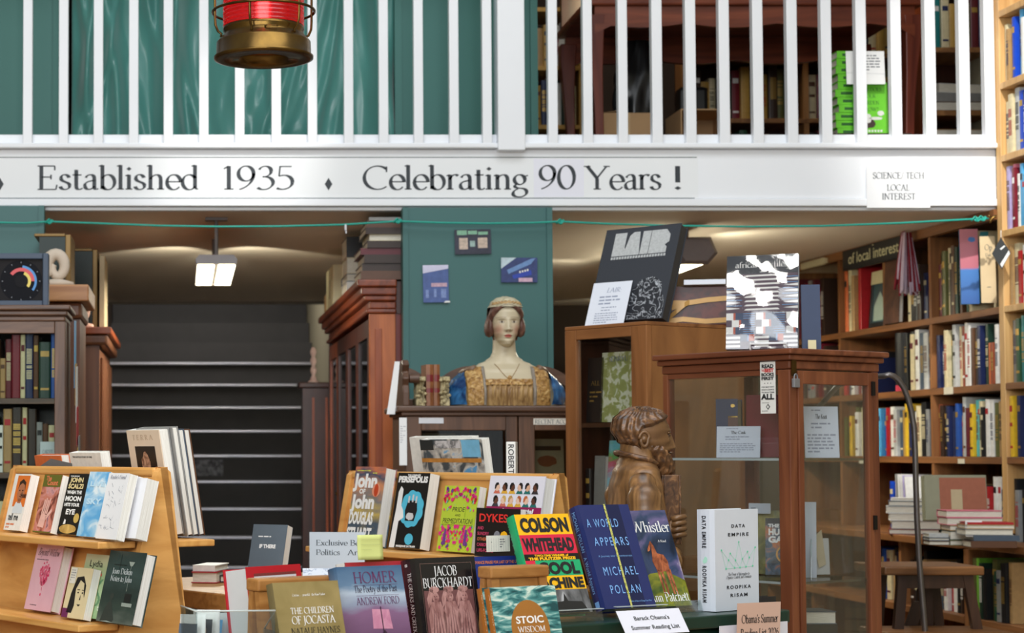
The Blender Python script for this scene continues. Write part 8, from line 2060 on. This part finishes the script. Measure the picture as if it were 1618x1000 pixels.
patch(FP, t, [[(W_*.03, 0), (W_*.2, 0), (W_*.22, H_*.35), (W_*.36, H_*.4), (W_*.32, H_*.5), (W_*.24, H_*.56), (W_*.24, H_*.78), (W_*.16, H_*.82), (W_*.1, H_*.74), (W_*.09, H_*.5), (W_*.06, H_*.3)]], INKW, name='white_curve', lift=.0008)
patch(FP, t, [[(W_*.42, H_*.36), (W_*.7, H_*.36), (W_*.76, H_*.5), (W_*.72, H_*.63), (W_*.44, H_*.63), (W_*.38, H_*.5)]], FC, name='dark_form', lift=.0008); patch(FP, t, [blob(W_*.56, H_*.42, W_*.12, H_*.05, 4), rect(W_*.44, H_*.6, W_*.49, H_*.69), rect(W_*.56, H_*.61, W_*.61, H_*.71), rect(W_*.67, H_*.6, W_*.72, H_*.69)], M('pale_grey_print', (206,206,206), .5), name='pale_forms', lift=.0011)
sans(t, 'MARJANE SATRAPI', W_*.55, H_*.012, .0055, INKW, W_*.6, bold=.05)
LIM = M('lime_cover', (184,206,62), .4, var=.03)
t = ledge_book(CS, 688, 1.128, 'lime paperback crowded with pink and purple flowers, third on the middle stand', .138, .178, .026, LIM, hard=False, spine=LIM)
W_, H_ = .138, .178
rf = random.Random(21); fl = {'magenta': [], 'red': [], 'purple': [], 'aqua': [], 'leaf': []}
for k in range(90):
    y = rf.choice((rf.uniform(.62, .97), rf.uniform(.03, .40))); x = rf.uniform(.04, .5)
    if abs(x-.5) < .12 and .4 < y < .8: continue
    kind = rf.choice(('magenta', 'magenta', 'red', 'purple', 'aqua', 'aqua', 'leaf')); s_ = rf.uniform(.0025, .0065)
    for xx in (x, 1-x):
        if kind == 'aqua' or kind == 'leaf': fl[kind].append([(xx*W_-s_*.4, y*H_-s_), (xx*W_+s_*.5, y*H_-s_*.2), (xx*W_+s_*.2, y*H_+s_*1.3)])
        else: fl[kind].append(blob(xx*W_, y*H_, s_, s_, k, 9, .2))
for nm, c_ in (('aqua', (120,196,200)), ('leaf', (60,130,70)), ('purple', (110,60,140)), ('magenta', (220,50,130)), ('red', (226,60,70))):
    patch(FP, t, fl[nm], M('flower_'+nm, c_, .45), name=nm+'_flowers', lift=.0005+.0002*len(nm))
for s_ in (.2, .8): patch(FP, t, [[(W_*s_-.006, H_*.1), (W_*s_+.006, H_*.1), (W_*s_+.004, H_*.26), (W_*s_+.003, H_*.34), (W_*s_-.003, H_*.34), (W_*s_-.005, H_*.26)]], M('flower_purple', (110,60,140), .45), name='purple_silhouette', lift=.0022)
patch(FP, t, [rect(W_*.06, H_*.41, W_*.94, H_*.52), rect(W_*.3, H_*.52, W_*.7, H_*.70)], LIM, name='title_ground', lift=.0024)
for s, y, h, wd in (('PRIDE', .605, .075, .36), ('AND', .535, .035, .16), ('PREMEDITATION', .425, .08, .84)): sans(t, s, W_*.5, H_*y, H_*h, INKB, W_*wd, lift=.0028, shear=.12)
WHC = M('white_gloss_cover', (226,224,234), .3, var=.02)
t = ledge_book(CS, 757, 1.128, 'white comic collection with two rows of small painted heads and a plum band', .205, .205, .04, WHC, hard=True, spine=WHC)
W_, H_ = .205, .205
PLM = M('plum_band', (150,30,84), .4)
patch(FP, t, [rect(0, 0, W_, H_-.081)], PLM, name='plum_band'); sans(t, 'the essential', W_*.56, H_-.097, .0115, INKW, W_*.6, bold=.05, shear=.15)
hc_ = [((228,190,166), (30,26,28)), ((104,62,44), (28,22,22)), ((92,54,40), (24,20,22)), ((226,184,160), (36,28,28)), ((214,168,140), (30,26,30)), ((96,58,44), (30,26,26)), ((100,60,44), (26,22,22)), ((232,196,170), (206,170,96)), ((226,186,160), (190,150,90)), ((232,196,172), (176,90,50)), ((230,190,166), (190,104,56)), ((92,56,44), (24,22,24))]
cl_ = [(206,110,90), (222,170,60), (222,170,60), (36,110,104), (36,110,104), (52,46,50), (60,60,66), (36,110,104), (36,110,104), (40,40,46), (70,70,80), (206,206,200)]
for k in range(12):
    cx, cy = W_*(.16+.138*(k % 6)), H_-(.030 if k < 6 else .064)
    f_ = 1 if k % 2 == 0 else -1
    patch(FP, t, [[(cx-.013, cy-.017), (cx+.013, cy-.017), (cx+.006, cy-.006), (cx-.006, cy-.006)]], M('coat_%d' % (k % 7), cl_[k], .45), name='shoulders', lift=.0006)
    patch(FP, t, [ell(cx, cy, .0092, .0105, 14), [(cx+f_*.007, cy+.002), (cx+f_*.0105, cy-.002), (cx+f_*.007, cy-.004)]], M('head_%d' % k, hc_[k][0], .45), name='face', lift=.0008)
    patch(FP, t, [[(cx+f_*.005, cy+.007), (cx+f_*.002, cy+.0125), (cx-f_*.006, cy+.0115), (cx-f_*.010, cy+.005), (cx-f_*.0095, cy-.005), (cx-f_*.005, cy-.004), (cx-f_*.002, cy+.004)]], M('hair_%d' % k, hc_[k][1], .45), name='hair', lift=.001)
t = ledge_book(CS, 748, 1.128, 'black paperback with red hand-drawn capitals half hidden by the banded one', .165, .125, .02, M('black_cover', (22,22,24), .35), extra=.05, hard=False, tilt=radians(4))
W_, H_ = .165, .125
REDI = M('neon_red_ink', (232,54,50), .5); PKI = M('rose_ink', (206,70,110), .5)
sans(t, 'DYKES', W_*.40, H_*.72, .021, REDI, W_*.66, bold=.02)
for k, s in enumerate(('AND', 'SUNDRY', 'OTHER', 'CARBON-BASED', 'LIFE-FORMS')): text(FP, t, s, W_*.05, H_*(.555-.115*k), .0085, PKI if k != 2 else ORG, 'sans', W_*(.14, .27, .22, .44, .38)[k], bold=.02)
patch(FP, t, [ell(W_*.5, H_*.42, W_*.075, H_*.12, 16)], M('grey_globe', (130,136,146), .45, var=.3, scale=80), name='grey_globe'); patch(FP, t, [blob(W_*.66, H_*.44, W_*.08, H_*.1, 3)], M('cover_yellow', (246,186,30), .3), name='yellow_shape')
# peeping over that ridge
root, yf, yb, _ = CS
q_ = root
def back2(px, label, W_, H_, T, front, y, **k):
    c, s = cos(RC), sin(RC); x = solve_x(root, y, 1.2, px)
    return make_book(label, (root.x+x*c-y*s, root.y+x*s+y*c, 1.0506+.004), RC, -radians(9), W_, H_, T, front, **k)
AUT = ramp_mat('street_photo_cover', [(0.4, (70,78,84)), (0.5, (170,166,160)), (0.58, (206,200,190)), (0.66, (96,160,206))], (20, 20, 20), .3, 'noise', 3, 1.0)
t = back2(688, 'large glossy art book with street photographs peeping over the middle stand', .26, .385, .03, AUT, .12, spine=WHT, back=WHT)
H_ = .385; W_ = .26
patch(FP, t, [rect(W_*.68, H_*.87, W_*.97, H_*.995)], M('sky_patch', (120,186,222), .35, var=.15, scale=40), name='blue_photo'); patch(FP, t, [rect(0, H_*.92, W_*.22, H_*.995)], M('dark_photo', (40,44,46), .35), name='dark_photo'); patch(FP, t, [rect(W_*.25, H_*.935, W_*.66, H_*.99)], ramp_mat('pale_street_photo', [(0.4, (120,120,122)), (0.6, (206,204,206))], (50, 50, 50), .4), name='pale_photo'); patch(FP, t, [rect(W_*.0, H_*.83, W_*.97, H_*.86)], M('amber_photo', (190,130,60), .4, var=.3, scale=40), name='amber_photo')
t = back2(672, 'tall white book with black capitals down its spine behind the glossy art book', .27, .392, .026, WHT, .156, spine=WHT)
# white spine with lettering turned to the hall
pR = P(803, 697, 5.25)
t = thing('hardback', 'white hardback end with black capitals reading downwards over the middle stand', 'book', (pR.x-.006, pR.y, 1.0515), radians(-12), 0)
hR = pR.z-1.053
MB().box(0, .0, 0, .026, .15, hR).build('cover', WHT, t, bevel=.002)
MB().box(.002, .151, .003, .024, .152, hR-.003).build('pages', PAGES_V, t)
text(Plane((.013, 0, hR), (0, 0, -1), (1, 0, 0)), t, 'ROBERT FRANK', .006, -.007, .016, INKB, 'sans', .16, bold=.01)
pB = P(833, 746, 4.62)

# ---------------------------------------------------------------- table behind, between the stands
Yq = 5.05
ZBk = 1.0506
bt = thing('book_table', 'brown wooden book table behind the front rows carrying the middle birch stand', 'table', T0-u_*1.0+w_v*.52, radians(33))
MB().box(0, 0, 1.005, .98, .98, 1.05).build('top', OAKS, bt, bevel=.004)
for x, y in ((.01, .02), (.91, .02), (.01, .9), (.91, .9)): MB().box(x, y, 0, x+.05, y+.05, 1.0045).build('leg', OAKS, bt)
x0 = P(300, 925, Yq).x
t = flat_book('white book with red edge lying flat on the low table, lower of two', (x0+.004, Yq+.03, ZBk+.0006), radians(-12), .07, .14, .03, M('red_edge_jacket', (170,44,54), .4), pages_front=True)
t = flat_book('white book with a small label lying flat on the low table, upper of two', (x0+.008, Yq+.04, ZBk+.0315), radians(-18), .062, .13, .016, 'white', pages_front=False)
t = flat_book('dark thin book lying flat beside the white pair on the low table', (x0+.08, Yq+.06, ZBk+.0006), radians(-6), .06, .12, .018, 'black', pages_front=True)
GRYB = M('slate_cover', (92,104,114), .4, var=.05)
t, W_, H_ = place_tl('slate grey book with small white lettering tilted up behind the red hardback', 401, 848, 5.15, radians(-32), radians(16), .105, .15, .03, GRYB, None, spine=GRYB, back=GRYB, hard=False)
t.location.z = ZBk+.002+sin(radians(16))*.03
sans(t, 'IF THERE', .052, .085, .010, INKW, .05, bold=.05); patch(FP, t, lines_of(.02, .118, .085, 1, .01, .003, 2), INKW, name='small_print'); patch(FP, t, [rect(.02, .0, .07, .03)], M('grey_label', (190,190,190), .5), name='grey_picture')
t = thing('sign_card', 'white printed sign in a clear holder beside the sunset novel', 'sign', (P(489, 898, 5.2).x, 5.2, ZBk+.0008), radians(-6), .06)
hS = P(489, 841, 5.2).z-ZBk
MB().box(0, 0, .03, .15, .0015, hS).build('card', M('bright_card', (226,230,240), 0.55, var=0.01), t)
MB().box(-.004, -.003, 0, .154, -.0015, hS+.003).build('clear_holder', ACR2, t); MB().box(-.004, -.0015, 0, .154, .05, .003).build('holder_foot', ACR2, t)
text(FP, t, 'Exclusive Bet', .017, hS-.036, .0145, GI, 'serif', .125); text(FP, t, 'Politics & Art', .017, hS-.062, .0145, GI, 'serif', .12)
t = thing('picture_card', 'pale blue sketch card in a clear tray below the printed sign', 'card', (P(478, 912, 5.0).x, 5.0, ZBk+.001), radians(-6), .3)
MB().box(0, 0, 0, .085, .001, .045).build('card', ramp_mat('blue_sketch', [(0.5, (214,224,236)), (0.56, (140,160,190)), (0.6, (220,228,238))], (60, 60, 60), .5), t)
# clear leaflet holder in the left corner, papers in it
q = P(310, 968, 3.43)
LT = thing('leaflet_holder', 'clear acrylic leaflet holder at the bottom edge before the red hardback', 'holder', (q.x, 3.43, ZF+.0006), radians(16))
wl_ = wfor(310, 438, 3.5, radians(-8)); hl_ = q.z-ZF
FRm = MB().box(0, 0, 0, wl_, .003, hl_).box(0, .003, 0, .003, .1, hl_+.004).box(wl_-.003, .003, 0, wl_, .06, hl_*.8).box(0.003, .003, 0, wl_-.003, .1, .003).build('tray', ACR, LT)
MB().tube([(0, .1, hl_+.004), (0.0, .0, hl_+.002), (wl_, 0, hl_), (wl_, .06, hl_*.8)], .0016, 6).build('rim', ACRE, LT, smooth=True)
pt = thing('low_table', 'small low table carrying the loose leaflets at the end of the first row', 'table', (-.20, 3.62, 0), radians(16))
MB().box(0, 0, .90, .22, .42, .93).build('top', OAKS, pt)
for x, y in ((.01, .01), (.17, .01), (.01, .37), (.17, .37)): MB().box(x, y, 0, x+.04, y+.04, .8995).build('leg', OAKS, pt)
rl_ = random.Random(31)
for k, (px, py, c_) in enumerate(((272, 975, 'white'), (285, 970, 'grey'), (296, 968, 'white'), (308, 966, 'pale grey'), (318, 969, 'white'))):
    q = P(px, py, 3.86+.03*k)
    t = thing('leaflet', f'loose {c_} leaflet, {ORD[k]} from the left in the heap beside the clear holder', 'leaflet', (q.x, q.y, .9310), radians(rl_.uniform(-25, 25)), radians(rl_.uniform(10, 30)))
    hh = max(.05, (q.z-.931)/.94)
    MB().grid(lambda u, v: (.06*u, .012*sin(v*2+u), hh*v), 5, 6).build('sheet', cov(c_), t, smooth=True).modifiers.new('t', 'SOLIDIFY').thickness = .0008
    patch(Plane((0, -.001, 0), (1, 0, 0), (0, 0, 1)), t, [rect(.01, hh*.5, .05, hh*.85)], cov(('slate', 'tan', 'black', 'sky blue', 'olive')[k]), name='printed_picture', lift=.012)
# ---------------------------------------------------------------- carved wooden man with a book, in profile
CW = ramp_mat('carved_limewood', [(0.3, (70,48,30)), (0.5, (124,88,52)), (0.68, (170,126,80))], (18, 18, 7), .36, 'noise', 5, 1.4, .35)
CWD = ramp_mat('carved_dark_wood', [(0.3, (52,34,24)), (0.55, (100,68,42)), (0.72, (150,108,70))], (40, 40, 40), .34, 'noise', 4, 1.6, .5)
CWF = ramp_mat('carved_face_wood', [(0.3, (92,64,40)), (0.7, (140,102,64))], (14, 14, 10), .36, 'noise', 4, 1.0, .15)
SY = 4.72
SN = thing('carved_figure', 'carved wooden half-figure of a bearded man holding a book, facing the square case', 'statue', (P(1012, 900, SY).x, SY, ZT+.0008), radians(90))
zc0 = P(1012, 735, SY).z-ZT; HS_ = P(1012, 645, SY).z-P(1012, 735, SY).z
def feat_s(X, Z):
    aX = abs(X); f = 0
    if .24 < Z < .60:
        t = (0.60-Z)/.30; a = .02+.125*min(1, t)**1.1
        if Z < .30: a *= max(0, (Z-.24)/.06)
        f += a*G_(X, .15+.07*min(1, t))
    f += .03*G_(aX-.18, .1)*G_(Z-.29, .03)
    f -= .045*G_(aX-.42, .2)*G_(Z-.535, .05); f += .03*G_(aX-.42, .16)*G_(Z-.515, .025)
    f += .028*G_(Z-.605, .03)*G_(aX-.36, .4); f += .02*G_(aX-.55, .2)*G_(Z-.42, .06)-.02*G_(aX-.5, .2)*G_(Z-.33, .06)
    f += .03*G_(X, .25)*G_(Z-.185, .02)+.028*G_(X, .25)*G_(Z-.145, .02)-.012*G_(X, .3)*G_(Z-.165, .008)
    return f
HD = Head(HS_, .054, .062, .072, feat_s, F_tab=[(0, .5), (.05, .85), (.2, .95), (.5, 1), (.66, .99), (.8, .86), (.92, .58), (1, .02)])
hl_s = (0, -.012, zc0)
o = build_head(HD, 'head', CWF, SN, 90, 110); o.location = hl_s
EL = M('carved_eye', (66,46,30), .3)
for s in (-1, 1):
    p = HD.at(s*.42, .515); MB().lathe([(0, -.004), (.004, -.003), (.0058, 0), (.004, .003), (0, .004)], 16).build('eye', EL, SN, (p.x, p.y-.010, p.z+zc0), (0, 0, 0), smooth=True)
    MB().tube([HD.at(s*(.18+.07*k), .56+.012*sin(k*.55), .0015) for k in range(7)], .0026, 8).build('eyelid', CWF, SN, hl_s, smooth=True)
    e = HD.at(s*1.62, .45)
    MB().tube([(e.x+s*.004, .004+.013*cos(a)*(1 if a < pi else .7), e.z+.018*sin(a)) for a in [k*pi/9 for k in range(19)]], .0042, 8).build('ear', CWF, SN, (0, -.004, zc0), smooth=True)
    MB().lathe([(0, -.004), (.009, -.003), (.009, .003), (0, .004)], 14).build('ear', CWF, SN, (e.x+s*.001, 0, e.z+zc0), (0, pi/2, 0), smooth=True)
wav = lambda u, v: .0085*min(1, v*6+.2)+.0017*sin(u*150+4*sin(v*3))+.0007*sin(u*61+v*12)
hairline = lambda az: .86-.12*min(1, abs(az)/1.15) if abs(az) < 1.15 else (.74-.12*(abs(az)-1.15)/.6 if abs(az) < 1.75 else max(.12, .62-1.5*(abs(az)-1.75)))
hp(-pi, pi, hairline, .998, wav, 200, 40, 'hair', CWD, SN, HD, hl_s)
# beard: a grooved shell over the jaw drawn down to a point
def beard(u, v):
    az = -1.5+3.0*u; aa = abs(az)
    z1 = .13+.20*min(1, max(0, aa-.28)/.8)
    Z = z1*(1-v)
    p = HD.at(az, max(.0, Z), (.004+.010*sin(min(1, v*1.5)*pi/2))*(.35+.65*min(1, (1.5-aa)*2.2))+.0018*sin(u*80+6*v+2*sin(v*7)))
    p.z -= .048*v*v*(1-.55*(aa/1.5)**2); p.y -= .016*v*(1-aa/1.6); p.x *= 1-.30*v*v
    return p
MB().grid(beard, 120, 30).build('beard', CWD, SN, hl_s, smooth=True)
MB().grid(lambda u, v: HD.at(-.5+u, .235-.045*v-.02*abs(u-.5)*2, .004+.005*sin(v*pi)+.002*sin(u*60)), 50, 8).build('moustache', CWD, SN, hl_s, smooth=True)
# body: back towards +y
BT = [(0, .125, -.066, .078), (.10, .128, -.064, .080), (.20, .126, -.058, .078), (.28, .118, -.050, .072), (.318, .100, -.044, .064), (.342, .072, -.038, .054), (.358, .050, -.034, .048), (.39, .042, -.034, .046), (.44, .036, -.034, .046)]
def btab(z, i): return lerp_tab([(r[0], r[i]) for r in BT], z)
R = []
for i in range(57):
    z = .43*i/56
    ring = []
    for k in range(96):
        a = 2*pi*k/96; s, c = sin(a), cos(a); w, f, b_ = btab(z, 1), btab(z, 2), btab(z, 3)
        amp = .0055*max(0, min(1, (.31-z)*8))
        fo = amp*sin(a*8+z*26)*abs(s)
        ring.append(((w+fo)*s, f*c**.85 if c > 0 else b_*abs(c)**.85, z))
    R.append(ring)
MB().rings(R).build('robe', CW, SN, smooth=True)
MB().tube([(btab(.350, 1)*1.10*sin(a), (btab(.350, 2) if cos(a) > 0 else btab(.350, 3))*1.1*abs(cos(a))**.85, .352+.016*(-cos(a))) for a in [2*pi*k/40 for k in range(41)]], .0065, 12).build('collar', CWD, SN, smooth=True)
for s in (-1, 1):
    pts = [(s*.094, .018, .305), (s*.122, .018, .26), (s*.132, .016, .19), (s*.128, .004, .12), (s*.112, -.030, .095), (s*.080, -.052, .105), (s*.056, -.064, .122)]
    b = MB(); rr = [.028, .040, .042, .040, .036, .030, .024]
    fine, fr = [], []
    for i in range(len(pts)-1):
        for q in range(6):
            t = q/6; fine.append(tuple(pts[i][j]+(pts[i+1][j]-pts[i][j])*t for j in range(3))); fr.append((rr[i]+(rr[i+1]-rr[i])*t)*(1+.06*sin((i*6+q)*1.3)))
    MB().tube(fine, .03, 20, rr=fr).build('sleeve', CW, SN, smooth=True)
DY, DZ = .036, .068
bk = MB().box(-.055, -.125+DY, .075+DZ, .055, -.120+DY, .245+DZ).box(-.055, -.083+DY, .075+DZ, .055, -.078+DY, .245+DZ).box(-.055, -.12+DY, .075+DZ, -.050, -.083+DY, .245+DZ).build('carved_book', CWD, SN, bevel=.002)
pg = MB()
for k in range(6): pg.box(-.0495, -.1195+.0061*k+DY, .078+DZ, .0535-.001*(k % 2), -.1150+.0061*k+DY, .242+DZ)
pg.build('page_block', CW, bk)
# hands: palm, four bent fingers over the far edge, a thumb
for s in (-1, 1):
    h = MB().rings([[(s*(.05+dx), -.092-.020*cos(t)*.55-.012*f, .098+.030*sin(t)+.012*f) for t in [2*pi*k/14 for k in range(14)]] for dx, f in ((-.004, 0), (.0, .0), (.010, .3), (.016, .7))]).build('hand', CWF, SN, (0, DY, DZ), smooth=True)
    for k, (l_, zz) in enumerate(((.026, .142), (.030, .128), (.028, .113), (.022, .099))):
        x = s*.062
        MB().tube([(x, -.098, zz-.006), (x+s*.003, -.114, zz-.001), (x+s*.001, -.1285, zz+.001), (x-s*.010, -.1335, zz), (x-s*l_*.75, -.1325, zz-.002)], .006, 10, rr=[.0068, .0070, .0066, .0060, .0040]).build('finger', CWF, h, smooth=True)
    MB().tube([(s*.060, -.082, .112), (s*.066, -.074, .132), (s*.060, -.0725, .152), (s*.05, -.0735, .164)], .007, 10, rr=[.0085, .0075, .0065, .0045]).build('thumb', CWF, h, smooth=True)
